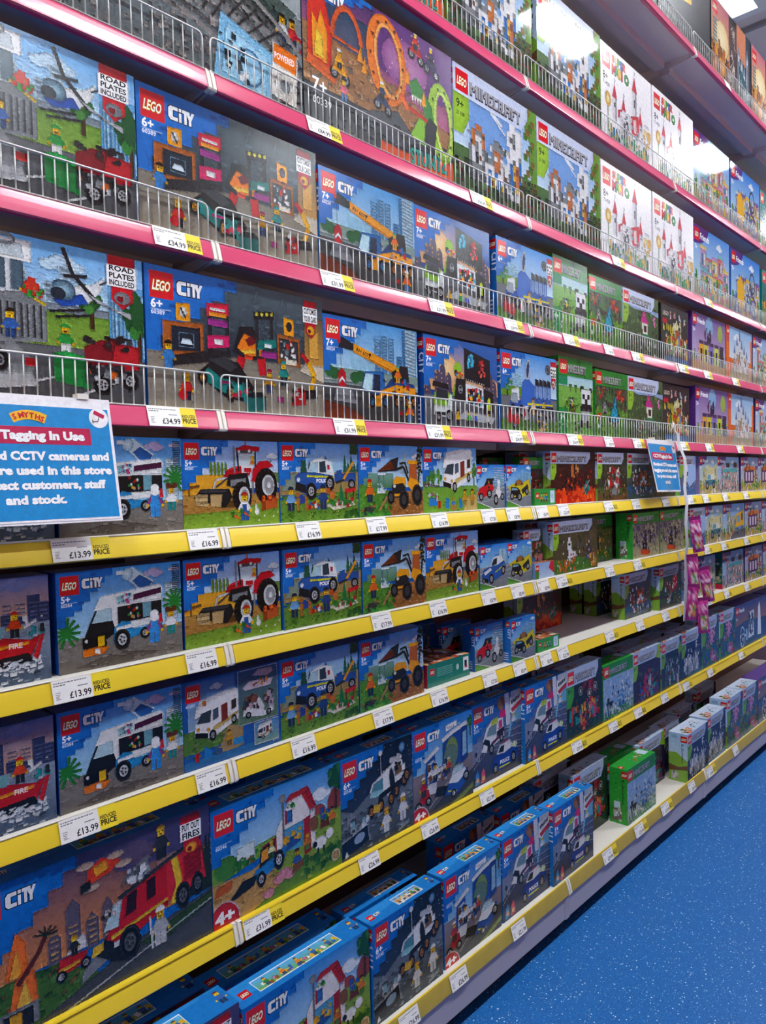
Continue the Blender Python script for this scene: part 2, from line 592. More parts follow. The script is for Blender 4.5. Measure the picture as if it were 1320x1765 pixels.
    def stairs(s, col, sx, sy, n=7, dark='185fb0'):
        """blue header with a stepped edge, as if cut out of bricks"""
        p = [0, 100, sx, 100]
        x, y = sx, 100.0
        for i in range(n):
            y2 = 100 - (100 - sy) * (i + 1) / n * s.rnd.uniform(.94, 1.03)
            if i == n - 1:
                y2 = sy
            x2 = sx * (1 - (i + 1) / n)
            p += [x, y2, x2, y2]
            x, y = x2, y2
        s.P(col, *p)
        for i in range(5):
            a, b = s.rnd.uniform(.1, .9), s.rnd.uniform(0, 1)
            X = sx * a
            Yb = sy + (100 - sy) * a
            Y = Yb + (100 - Yb) * b * .8
            s.R(dark, X, Y, X + s.rnd.uniform(3, 7), Y + 2.5)
    def city(s, age, num, sx=62, sy=44, col='1b78ca', z=19):
        s.stairs(col, sx, sy)
        s.lego(3.5, 96 - z, z)
        s.citymark(6.5 + z, 96 - z * .74, z * 1.14, z * .52)
        s.T(age, 4, 96 - z * 1.36, z * .34, 'ffffff', .03)
        s.R('bcd4ee', 4, 95.3 - z * 1.39, 20, 95.8 - z * 1.39)
        s.T(num, 4, 96 - z * 1.60, z * .17, 'e8f0fa', .02)
    def mine(s, age='8+', num='', hdr='c9d3ea', tabc='9cc43c', z=19, hh=24, green=False):
        if green:
            s.R('2f8f35', 0, 100 - hh, s.A, 100)
            s.blocks(s.A * .5, 100 - hh, s.A - 4, 98, ['28802f', '3aa040', '237a2a'], 12, 3)
        else:
            s.P(hdr, 0, 100, s.A * .88, 100, s.A * .88, 100 - hh * .5, s.A * .80, 100 - hh, 0, 100 - hh)
        s.lego(3.5, 97.5 - z, z * .95)
        s.minecraft(5.5 + z, 98 - z * .9, s.A * .78 - z - 5.5, z * .55)
        if not green:
            s.P(tabc, 0, 100 - hh, 21, 100 - hh, 21, 60, 12, 46, 0, 46)
            s.T(age, 4, 66, 7, '1d3010', .015)
            if num:
                s.T(num, 4, 60, 3.2, '1d3010')
    # -- finish
    def meshes(s, name, m):
        r = {}
        for k, (v, c) in s.out.items():
            if not v:
                continue
            v, c = np.concatenate(v), np.concatenate(c)
            if s.dense and k == 'print':
                c = np.maximum(c, 0) ** s.dense       # heavier ink on the picture side
            me = bpy.data.meshes.new(name + '_' + k)
            n = len(v)
            me.vertices.add(n)
            me.vertices.foreach_set('co', v.astype(np.float32).ravel())
            me.loops.add(n)
            me.loops.foreach_set('vertex_index', np.arange(n, dtype=np.int32))
            me.polygons.add(n // 3)
            me.polygons.foreach_set('loop_start', np.arange(0, n, 3, dtype=np.int32))
            me.polygons.foreach_set('loop_total', np.full(n // 3, 3, dtype=np.int32))
            at = me.color_attributes.new('ink', 'FLOAT_COLOR', 'POINT')
            at.data.foreach_set('color', np.concatenate([c, np.ones((n, 1))], 1).astype(np.float32).ravel())
            me.materials.append(m)
            me.update(calc_edges=True)
            r[k] = me
        return r

# ------------------------------------------------------------------ box artwork
def badge(c, x, y, w, h, lines, pic='e8b020'):
    c.R('c8182a', x, y + h * .72, x + w, y + h)
    c.P('c8182a', x + w * .1, y + h * .5, x + w * .9, y + h * .5, x + w * .9, y + h * .18, x + w * .5, y, x + w * .1, y + h * .18)
    c.R('f4f4f4', x - w * .04, y + h * .42, x + w * 1.04, y + h * .82)
    n = len(lines)
    for i, t in enumerate(lines):
        c.T(t, x + w * .04, y + h * (.82 - .4 * (i + 1) / n) + h * .03, h * .3 / n, '1a1a1c', .03, w=w * .92)
    c.E(pic, x + w * .5, y + h * .22, w * .3, h * .12)
    c.E('8c1020', x + w * .42, y + h * .2, w * .12, h * .06)

def car(c, x, y, w, h, col, roof='2a2f36', glass='a9c8d8', stripe=None, hub='c9c9cc'):
    """three-quarter toy car facing left"""
    c.E('2b2b2f', x + w * .5, y + h * .06, w * .52, h * .08, 14)
    c.P(col, x, y + h * .22, x + w * .04, y + h * .5, x + w * .3, y + h * .6, x + w * .98, y + h * .6, x + w, y + h * .25, x + w * .9, y + h * .15, x + w * .1, y + h * .12)
    c.P(roof, x + w * .3, y + h * .58, x + w * .42, y + h * .95, x + w * .8, y + h, x + w * .92, y + h * .6)
    c.P(glass, x + w * .35, y + h * .61, x + w * .44, y + h * .88, x + w * .58, y + h * .9, x + w * .58, y + h * .61)
    c.P(glass, x + w * .62, y + h * .61, x + w * .62, y + h * .9, x + w * .76, y + h * .92, x + w * .85, y + h * .61)
    if stripe:
        c.P(stripe, x + w * .28, y + h * .36, x + w * .98, y + h * .36, x + w * .98, y + h * .46, x + w * .28, y + h * .46)
    c.R('d8e4ea', x + w * .03, y + h * .36, x + w * .1, y + h * .45)
    c.P('1b1b1e', x + w * .02, y + h * .2, x + w * .26, y + h * .14, x + w * .26, y + h * .24, x + w * .02, y + h * .32)
    c.wheel(x + w * .33, y + h * .2, h * .2, hub, w * .1)
    c.wheel(x + w * .83, y + h * .24, h * .2, hub, w * .1)

def art_garage(c):
    c.G('55666f', '34434e', 0, 42, c.A, 100)
    for i in range(9):
        c.L('6f828c' if i % 2 else '4c5c66', .8, 60 + i * 13, 100, 52 + i * 14, 86)
    c.confetti(60, 60, 160, 84, ['53656f', '475761', '5f717b'], 50, 6, .4, 2)
    c.P('b3a998', 0, 0, c.A, 0, c.A, 46, 130, 42, 0, 36)
    c.G('8f897d', '9c9486', 0, 0, c.A, 42)
    for i in range(6):
        c.L('8c8476', .5, i * 32, 0, 40 + i * 26, 38)
    c.G('6d5a42', 'c89a4a', 146, 40, c.A, 84)
    c.R('d8a94e', 152, 50, 162, 72)
    c.P('d0c6b4', 140, 38, c.A, 30, c.A, 44, 146, 44)
    c.city('6+', '60389', 78, 40)
    # lit workshop screen
    c.P('b3682a', 13, 36, 47, 40, 47, 64, 13, 62)
    c.P('22303f', 20, 41, 44, 43, 44, 60, 20, 59)
    c.F('7aa4c4', 26, 45, 38, 55, .5)
    c.P('d8e8f2', 27, 47, 29, 51, 35, 51, 38, 47)
    c.P('f0a81e', 24, 63, 36, 64, 36, 77, 24, 76)
    c.E('d6d6d6', 30, 70, 3.2, 4)
    c.L('444444', 1.2, 28, 73, 32, 66)
    c.P('2c2c30', 18, 30, 52, 36, 60, 40, 48, 44, 12, 36)
    # pink lorry front on a lift
    c.R('2f2f35', 51, 44, 54, 78)
    c.R('2f2f35', 67, 44, 70, 80)
    c.P('d7264a', 50, 70, 70, 73, 70, 82, 50, 80)
    c.R('f2a02c', 52, 71, 68, 74)
    c.R('e8e8e8', 53, 75.5, 67, 77.5)
    c.R('a3388f', 51, 64, 69, 69)
    c.P('d4276e', 50, 46, 70, 49, 70, 58, 50, 56)
    c.R('ececec', 56, 50, 64, 54)
    c.R('2b2b30', 50, 41, 71, 46)
    # orange racer on ramps
    c.P('cf2230', 74, 30, 80, 28, 86, 44, 78, 46)
    c.P('cf2230', 98, 30, 105, 31, 104, 46, 96, 46)
    c.P('26262b', 73, 46, 80, 66, 92, 68, 104, 52, 103, 44, 84, 42)
    c.P('f08c1e', 77, 50, 84, 62, 100, 56, 102, 46, 86, 44)
    c.P('7a1f24', 85, 57, 92, 61, 97, 56, 88, 52)
    c.P('f5c74a', 79, 48, 85, 46, 100, 48, 98, 51)
    c.R('e04a28', 84, 42, 92, 45)
    # teal car lifted
    c.R('303238', 95, 44, 98, 76)
    c.R('303238', 110, 46, 113, 78)
    c.P('23262b', 94, 74, 114, 77, 114, 83, 94, 80)
    for i in range(4):
        c.E('d8cf4a', 97 + i * 5, 78.5 + i * .6, 1.6)
    c.P('13867f', 96, 50, 116, 54, 116, 61, 98, 58)
    c.R('d8e8e8', 104, 53, 111, 56)
    c.R('a3388f', 100, 45, 116, 50)
    # tool cabinet
    c.P('a8642c', 117, 42, 141, 40, 141, 64, 117, 66)
    c.P('3a4248', 119, 46, 139, 45, 139, 61, 119, 63)
    c.confetti(120, 46, 138, 60, ['d8d8d8', 'c02828', 'e8e8e8', '7a8a90'], 18, 3)
    c.P('f0a81e', 124, 66, 135, 65, 135, 79, 124, 80)
    c.E('2c2c30', 130, 73, 3, 4)
    c.R('e6e0d0', 126, 42, 137, 46)
    # yellow arm robot
    c.L('e8b21c', 5, 152, 22, 157, 34, 150, 46)
    c.L('c6222c', 4, 150, 46, 143, 52)
    c.P('2c2c30', 142, 14, 160, 16, 158, 23, 145, 22)
    # teal sports car on floor
    c.P('232529', 40, 26, 58, 42, 78, 38, 92, 20, 88, 8, 66, 10)
    c.P('1b8f8a', 42, 24, 50, 32, 60, 26, 88, 20, 91, 14, 72, 10)
    c.P('3d4046', 50, 38, 66, 42, 78, 35, 70, 30)
    c.R('c02a8a', 60, 21, 70, 23)
    c.wheel(45, 24, 6, 'd89a2c', 4)
    c.wheel(70, 14, 7, 'd89a2c', 4)
    c.confetti(72, 10, 91, 22, ['1b8f8a', '222428', 'c03050', '2aa59e'], 16, 4)
    # figures and small tools
    c.fig(17, 28, 20, '3a86c8', '3a86c8', '2b1a12')
    c.fig(31, 6, 20, 'd03028', '2b3350', 'd8a020')
    c.E('d02028', 28, 10, 4, 4)
    c.fig(108, 17, 19, 'b98a2a', '37507c', 'a02850')
    c.fig(123, 24, 20, '1b8f8a', '2c3a48', '1b8f8a')
    c.P('c02a30', 131, 8, 146, 10, 146, 22, 133, 24)
    c.confetti(131, 9, 146, 24, ['d8d8d8', '9a1c22', '303036'], 14, 3)
    c.P('1f6a68', 84, 0, 104, 3, 104, 13, 84, 12)
    c.P('17282c', 84, 12, 104, 13, 100, 17, 88, 16)
    c.R('a2327a', 116, 10, 122, 15)
    badge(c, 146, 66, 15, 32, ['CUSTOMISE', 'YOUR CARS'])

def art_road(c):
    c.G('6fb6ea', 'd3e7f2', 0, 45)
    c.cloud(112, 86, 30, 'c7dff0')
    c.skyline(60, 118, 58, 28, 'a9bfce', '8fa8ba', 6)
    c.G('7aa63c', '8fae4c', 0, 30, c.A, 60)
    c.R('8a97a0', 62, 56, c.A, 61)
    c.G('6f7276', '515458', 0, 0, c.A, 34)
    c.L('e9ecee', 1.5, 118, 3, 150, 16)
    c.L('e9ecee', 1.5, 88, 10, 110, 16)
    # police building on the left
    c.R('d9dee2', 40, 52, 86, 92)
    c.R('284f96', 40, 60, 86, 64)
    for x in (44, 56, 68, 79):
        c.R('57707f', x, 66, x + 8, 88)
    c.R('f4f6f6', 60, 84, 92, 97)
    c.P('c9d4da', 66, 86, 88, 86, 86, 95, 68, 95)
    c.Ring('8d9296', 76, 96, 7, 4, 2)
    c.P('8b9094', 62, 32, 100, 36, 100, 58, 88, 66, 62, 62)
    c.P('e0c32c', 84, 66, 100, 58, 100, 60, 84, 68)
    for x in range(64, 100, 4):
        c.R('4b5054', x, 38, x + 1.4, 58)
    c.T('POLICE', 60, 60.8, 2.8, 'ffffff')
    # trees and block of flats
    c.tree(130, 48, 34, 24, '2e7034', '4f9142')
    c.G('6fb2dc', '4d8fc0', 142, 30, c.A, 80)
    for i in range(9):
        c.R('a9d4ee', 144 + i * 2.8, 32, 145.4 + i * 2.8, 76)
    c.tree(164, 30, 50, 24, '1f5f30', '3c8a3c', 26)
    # helicopter
    c.P('e8ecee', 110, 66, 116, 74, 132, 78, 140, 84, 137, 74, 128, 64)
    c.P('1f58b0', 104, 64, 110, 60, 128, 64, 124, 70)
    c.E('3c5f78', 112, 71, 8, 6.5, 14, -15, cc='9dc2d2')
    c.E('2c3a48', 108, 68, 5, 4)
    c.L('26282c', 1.6, 102, 56, 126, 60)
    c.L('26282c', 1.6, 106, 53, 130, 57)
    c.L('26282c', 2.6, 112, 98, 118, 82, 134, 66)
    c.L('26282c', 2.2, 112, 80, 128, 82)
    c.L('333333', 1, 136, 78, 143, 82)
    # bushes, digger, fugitives
    c.confetti(86, 62, 98, 72, ['2e8a34', '3da042', 'd03c28'], 18, 4)
    c.P('8d9094', 60, 6, 90, 10, 92, 24, 80, 34, 60, 30)
    c.wheel(70, 22, 7, 'b8bcc0')
    c.P('b9bcc0', 62, 4, 94, 8, 90, 16, 64, 14)
    c.R('c9282c', 86, 20, 93, 25)
    c.fig(78, 36, 18, '3b6fb8', '2d4f88', '3a2a1c')
    c.fig(112, 30, 19, '2fa04a', 'e8e8e8', '2fa04a')
    c.P('1f8c46', 104, 12, 128, 8, 128, 26, 104, 30)
    c.P('2fae5a', 104, 30, 112, 32, 130, 28, 128, 25)
    c.P('8e1f2a', 124, 22, 160, 26, 160, 40, 136, 42, 124, 36)
    c.P('c22a34', 142, 22, 163, 24, 163, 40, 146, 40)
    c.confetti(126, 36, 160, 44, ['302c2e', '5a1a20', '404448'], 18, 5, .6)
    c.P('4a4d52', 124, 12, 152, 14, 152, 26, 124, 24)
    c.wheel(136, 12, 7)
    c.wheel(156, 16, 6.5)
    c.confetti(126, 14, 152, 26, ['d8701e', 'c9ccd0', '2c2e32', '8d9094'], 14, 4)
    c.P('b3b6ba', 126, 72, 134, 66, 158, 62, 158, 58)
    badge(c, 142, 64, 20, 36, ['ROAD', 'PLATES', 'INCLUDED'], '7d7f84')
    c.city('', '', 46, 60)

def art_crane(c):
    c.G('4f9fd8', 'bcdcec', 0, 40)
    c.skyline(70, 100, 46, 48, '5d93bd', 'a9cfe4', 3)
    c.skyline(104, 122, 44, 56, '3f7fb2', '6fa9cc', 2)
    c.R('7aa7c2', 118, 40, 136, 100)
    for i in range(16):
        c.L('e6eef2', 1.2, 119, 44 + i * 3.6, 135, 42 + i * 3.6)
    c.skyline(36, 70, 48, 20, '9ac6dc', None, 6)
    c.G('8aa79a', '8c9aa0', 0, 30, c.A, 50)
    c.R('b9c4c4', 0, 38, c.A, 40)
    c.G('5c5e60', '3a3b3d', 0, 0, c.A, 34)
    c.P('7a3a22', 0, 0, 60, 0, 34, 12, 0, 18)
    for x, y in ((8, 46), (14, 44), (42, 42), (50, 44)):
        c.E('2f7040', x, y, 7, 6, 9)
    c.city('7+', '60324', 60, 46)
    # boom
    c.P('26292e', 20, 70, 24, 81, 44, 74, 42, 68)
    c.L('c22430', 3, 19, 75, 23, 76)
    c.P('e8a01c', 40, 67, 41, 76, 108, 59, 106, 49)
    c.P('c78214', 40, 67, 106, 49, 106, 52, 40, 69)
    c.T('RH 6073', 44, 68.7, 4.2, '2a1c08', .02, rot=-15)
    c.E('2a1c08', 64, 67, 1.6)
    c.L('333333', .6, 23, 76, 23, 46)
    c.P('c02030', 19, 32, 29, 32, 29, 46, 24, 50, 19, 46)
    c.P('f2f2f2', 20, 38, 24, 42, 28, 38, 28, 35, 24, 39, 20, 35)
    c.R('2c2c30', 22, 26, 26, 32)
    # cab and chassis
    c.P('2a6fb0', 50, 30, 56, 50, 84, 52, 86, 36, 80, 28)
    c.P('bfe0ea', 52, 33, 57, 48, 68, 48, 66, 30)
    c.P('22304a', 68, 30, 70, 48, 78, 48, 78, 32)
    c.P('1d4f8c', 84, 34, 96, 46, 132, 42, 134, 30, 92, 26)
    c.P('24272c', 96, 52, 110, 60, 122, 60, 124, 44, 98, 42)
    c.P('e8a01c', 76, 26, 134, 30, 134, 38, 104, 40, 78, 32)
    c.P('e8a01c', 60, 14, 80, 16, 80, 27, 64, 26)
    c.P('8a8d92', 12, 18, 44, 16, 36, 32, 16, 32)
    for x in (66, 86, 104, 120, 131):
        c.wheel(x, 20 + (x - 66) * .05, 7, '3f8ac0' if x < 100 else 'e08a1c', 5)
    c.confetti(84, 26, 132, 44, ['c9282c', '2a6fb0', '26292e', '9aa0a6'], 24, 4)
    c.fig(106, 42, 18, 'e0701c', 'e0a020', '2fa7a0')
    c.fig(124, 2, 22, 'e06a1c', '5a8ac0', 'e8e8e8')
    c.R('c02030', 108, 8, 112, 13)

def art_gaming(c):
    c.G('4a7fc4', 'e9b878', 0, 40, c.A, 100)
    c.P('2d6ab4', 60, 100, c.A, 100, c.A, 58, 104, 70)
    c.E('e9c08a', 40, 66, 22, 16, 14, cc='f4d8a4')
    for x, h in ((24, 64), (33, 72), (44, 62), (6, 52), (116, 62), (126, 70), (134, 60)):
        c.P('5a5470', x - 6, 34, x + 6, 34, x + 5, h - 6, x, h, x - 5, h - 6)
        for k in range(5):
            c.R('e8b060', x - 3, 38 + k * 5, x - 1, 40 + k * 5)
    c.G('7d7f84', '5d6066', 0, 0, c.A, 34)
    c.city('7+', '60388', 64, 44)
    c.P('22242a', 74, 56, 126, 50, 126, 83, 74, 93)
    c.confetti(82, 68, 92, 86, ['4ac4e0', '2a8ab8', '7ae0f0'], 16, 4, 1.5)
    c.confetti(102, 62, 116, 80, ['e04a4a', 'c02838', 'f07a6a'], 16, 4, 1.5)
    for i in range(9):
        c.R('d8d8d8', 77 + i * 4.4, 56 - i * .5, 78.5 + i * 4.4, 57.5 - i * .5)
    c.E('9ccc3a', 62, 66, 8, 9)
    c.E('2a2c30', 58, 62, 3, 4)
    c.confetti(58, 56, 70, 64, ['3a3c40', 'e04a4a', '40a0d0', 'f0c020'], 14, 4)
    c.P('86b832', 50, 36, 58, 56, 60, 56, 56, 34)
    c.P('26282c', 54, 32, 78, 30, 76, 56, 58, 56)
    c.Ring('b4bcc0', 66, 44, 4, 5, 1)
    c.T('GG', 63.6, 42.5, 2.6, 'd0d8dc')
    c.P('e8eef0', 76, 28, 112, 24, 112, 48, 76, 52)
    c.R('22252a', 80, 28, 108, 46)
    c.confetti(80, 28, 110, 46, ['d8322e', '4ac4e0', 'e8e8e8', 'f0b020', '2a3a58'], 40, 4)
    c.P('22252a', 112, 18, 132, 20, 132, 44, 112, 48)
    c.P('c8d832', 120, 22, 126, 22, 126, 36, 123, 38, 120, 35)
    c.P('1f2226', 14, 44, 44, 42, 42, 48, 16, 50)
    c.P('dfe6e4', 16, 12, 42, 10, 50, 18, 50, 36, 44, 38, 18, 38)
    c.P('8ebe34', 16, 24, 40, 22, 46, 38, 18, 38)
    c.P('2f3a40', 20, 30, 42, 29, 42, 40, 22, 42)
    c.R('2b2e32', 18, 12, 40, 16)
    c.wheel(44, 12, 7)
    c.wheel(24, 10, 5)
    c.P('b9bec4', 56, 10, 130, 6, 136, 14, 76, 20)
    for x, col in ((60, 'e0b020'), (82, '3aa04a'), (94, '4a6ad0'), (120, 'd8d8d8')):
        c.fig(x, 3, 17, col, '2c3040', '3a2416')
    c.fig(102, 26, 14, 'c8282c', '303040', 'd8c020')

def art_ptruck(c):
    c.G('3f9ae0', 'cfe6f2', 0, 46)
    c.skyline(22, 64, 50, 30, '9cc8e0', 'c8e2ee', 5)
    c.G('7aa83a', '5f9030', 0, 28, 60, 56)
    c.G('7d8388', '62686c', 0, 0, c.A, 44)
    c.P('55803a', 0, 0, c.A, 0, c.A, 16, 90, 10, 40, 18, 0, 14)
    c.confetti(0, 0, c.A, 16, ['6a9a3c', '4a7430', '7aa848'], 60, 4)
    c.tree(14, 44, 26, 22, '3a7a5a', '4f9a74')
    c.city('6+', '', 56, 52)
    c.P('e6ecf0', 20, 34, 24, 52, 40, 56, 42, 34)
    c.P('2f62b4', 20, 28, 60, 26, 60, 40, 20, 38)
    c.P('3b74c8', 44, 34, 48, 62, 66, 66, 78, 60, 78, 32)
    c.E('3b74c8', 60, 58, 12, 10)
    c.E('c4ccd2', 62, 80, 5, 14, 12, -10)
    c.E('2a4a80', 62, 80, 3, 11, 12, -10)
    for x in (80, 90, 100, 110):
        c.P('3b6ab8', x, 32, x + 8, 32, x + 8, 64, x, 66)
        c.R('8fb4e0', x + 1.5, 44, x + 6, 60)
        c.P('30343a', x - 1, 62, x + 9, 60, x + 8, 68, x, 70)
    c.P('e8e030', 60, 34, 124, 36, 124, 38, 60, 37)
    c.P('262a30', 24, 24, 124, 28, 124, 34, 24, 30)
    c.T('POLICE', 44, 29, 4, 'ffffff', .02)
    for x in (26, 46, 88, 106, 118):
        c.wheel(x, 26, 8, rx=6)
    c.P('a3b0ba', 22, 36, 38, 35, 36, 48, 24, 48)
    c.E('555a60', 112, 84, 7, 7, 8)
    c.Ring('8a9096', 112, 84, 5, 5, 1.5, 8)
    c.wheel(30, 8, 6)
    c.P('b8202c', 14, 10, 40, 8, 38, 22, 20, 24)
    c.confetti(16, 10, 46, 26, ['b8202c', '2a2c30', 'd03a40', '8a8d92'], 22, 5)
    c.P('e8e8ea', 52, 14, 62, 16, 58, 32, 54, 30)
    c.P('d84a54', 50, 18, 56, 20, 54, 30)
    c.fig(74, 22, 22, 'd8c4a0', 'c0a878', '6a4a2a')
    c.fig(100, 28, 14, 'e0c040', '39506a', '2c2c30')
    c.fig(92, 6, 22, '6c737a', '48505a', '3a3d42')
    c.confetti(82, 4, 108, 16, ['d8d8d8', '4a4e54', 'e8c020', 'c8a890'], 26, 4)
    badge(c, 119, 58, 14, 38, ['EGG'], 'e8d8c0')

def art_train(c):
    c.G('b4bcbe', '98a0a2', 0, 40)
    c.G('8c9496', '787f82', 0, 0, c.A, 60)
    c.R('c7c9b8', 96, 82, c.A, 92)
    c.P('39424a', 96, 84, c.A, 76, c.A, 100, 96, 100)
    for i in range(6):
        c.R('b9d4dc', 100 + i * 9, 86 - i * .8, 106 + i * 9, 96 - i * .5)
    c.R('e8d020', 96, 80, c.A, 82)
    c.P('44504c', 88, 52, 140, 42, 142, 56, 90, 70)
    c.P('5f6d66', 90, 70, 142, 56, 150, 62, 100, 78)
    c.confetti(90, 42, 140, 70, ['3a4642', '56645c', '2c3633'], 70, 3)
    c.tree(82, 74, 26, 16, '3a7a34', '5f9a44')
    c.R('8a949a', 76, 66, 90, 74)
    for x, col in ((104, '3f8ac0'), (112, 'd0a020'), (118, '3aa060'), (146, 'c83a3a'), (138, 'd8d8d8')):
        c.fig(x, 64 if x < 130 else 40, 18, col, '3a4a66', '3a2416')
    c.Ring('b8243a', 150, 44, 5, 5, 1.5)
    for k in range(9):
        c.Ring('6d6a6a' if k % 2 else '989492', 50, -30, 84 + k * 7, 62 + k * 5, 3.2, 30, 0, 180)
    for k in range(40):
        a = math.radians(15 + k * 4)
        c.L('55514f', 1.4, 50 + 92 * math.cos(a), -30 + 70 * math.sin(a), 50 + 136 * math.cos(a), -30 + 98 * math.sin(a))
    c.confetti(0, 0, 90, 50, ['7d7a7a', '9b9593', '696666', 'aaa5a2'], 160, 3)
    c.E('2a2a2c', 42, 50, 16, 6, 14, -12)
    c.P('8cc0e0', 86, 2, 128, 0, 130, 30, 92, 40)
    c.P('a9d4ec', 92, 6, 124, 3, 126, 26, 96, 34)
    c.Ring('5d86a8', 112, 15, 10, 11, 1.5)
    c.confetti(90, 6, 110, 30, ['5d6266', 'e8e8e8', '3a4046'], 16, 4)
    c.P('efe9e0', 128, 6, 148, 4, 150, 36, 130, 38)
    c.P('e8802c', 130, 26, 148, 24, 149, 36, 131, 38)
    c.T('POWERED', 131, 29, 4, 'ffffff', .02, w=16)
    c.E('d8d4cc', 139, 14, 8, 8)
    c.E('8a8f94', 139, 14, 4, 4)

def art_stunt(c):
    c.G('4a3470', 'b8688c', 0, 40)
    c.P('6f3a86', 70, 100, c.A, 100, c.A, 60, 110, 52, 66, 62)
    c.E('9a5a9a', 100, 72, 26, 18, 16, cc='c890b8')
    c.G('34506e', '6a6478', 22, 52, 62, 84)
    for i in range(30):
        c.E('f0c0e8', c.rnd.uniform(60, c.A), c.rnd.uniform(60, 100), .7)
    c.P('a87c54', 0, 0, c.A, 0, c.A, 38, 100, 48, 60, 58, 0, 64)
    c.confetti(0, 24, 110, 54, ['b88a5e', '9a744c', 'c89c72', '8a6642', '7a6a5c'], 150, 5, .5)
    c.G('45474c', '303236', 0, 0, c.A, 26)
    c.P('5a5c60', 60, 26, 90, 36, 112, 20, 90, 10, 40, 20)
    c.confetti(0, 0, 120, 26, ['3a3c40', '4f5156', '5d5f64'], 70, 5, .5)
    c.P('d85a20', 70, 0, 72, 10, 100, 9, c.A, 18, c.A, 0)
    c.T('STUNTZ', 104, 4, 11, '18a090', .03, w=44, out='142a2a', oo=.07, rot=4)
    c.city('', '', 66, 76, z=15)
    c.P('d83820', 4, 42, 24, 40, 26, 62, 22, 78, 16, 92, 12, 80, 6, 94, 4, 66)
    c.P('f0a020', 8, 44, 21, 43, 22, 62, 16, 76, 13, 66, 8, 72)
    c.P('f4d040', 10, 46, 18, 45, 17, 60, 12, 62)
    c.P('d86a2c', 2, 38, 28, 32, 30, 40, 4, 44)
    c.Ring('d8642c', 40, 62, 16, 26, 4, 18, 10, 175)
    c.L('d8642c', 2, 26, 64, 54, 62)
    c.Ring('e8842a', 80, 68, 21, 31, 8, 30, 0, 360, 8)
    c.Ring('f6b060', 82, 68, 15, 26, 3, 30, 0, 360, 8)
    for a in range(0, 360, 30):
        c.E('7a3a10', 80 + 17 * math.cos(math.radians(a)), 68 + 27 * math.sin(math.radians(a)), 1.2)
    c.Ring('a3c83c', 142, 44, 17, 30, 8, 28, 0, 360, 6)
    c.Ring('c8e070', 144, 44, 11, 25, 3, 28, 0, 360, 6)
    for a in range(0, 360, 36):
        c.E('4a6a18', 142 + 13 * math.cos(math.radians(a)), 44 + 26 * math.sin(math.radians(a)), 1.2)
    c.P('3a8a34', 104, 62, 112, 68, 130, 52, 134, 30, 126, 34, 118, 50, 106, 54)
    for k in range(5):
        c.P('e8e8d8', 106 + k * 3, 54, 109 + k * 3, 54, 107.5 + k * 3, 48)
    c.P('2c2f34', 112, 22, 132, 18, 136, 40, 128, 44)
    c.P('8abf34', 104, 24, 120, 20, 122, 40, 116, 42)
    c.L('c83424', 3, 96, 44, 124, 40)
    c.P('e8702a', 92, 48, 100, 40, 104, 42, 96, 52)
    for x, y, col in ((32, 40, 'e0a020'), (74, 34, '3a4a6a'), (112, 84, 'c83030'), (130, 80, '3a2a5a')):
        c.wheel(x - 5, y, 4)
        c.wheel(x + 6, y - 2, 4)
        c.P(col, x - 7, y + 2, x + 8, y, x + 5, y + 6, x - 3, y + 8)
        c.fig(x, y + 4, 13, col, '2a2c34', 'e8e8e8')
    c.fig(36, 24, 15, 'e07a8a', '5a8ac0', '2c2c30')
    for x, y in ((52, 56), (56, 50), (102, 60), (120, 50)):
        c.P('f0a020', x - 3, y, x + 3, y, x + 1, y + 12, x - 1, y + 6)
    c.T('7+', 7, 22, 9, 'ffffff', .02)
    c.T('60339', 7, 14, 5, 'e8e8e8')

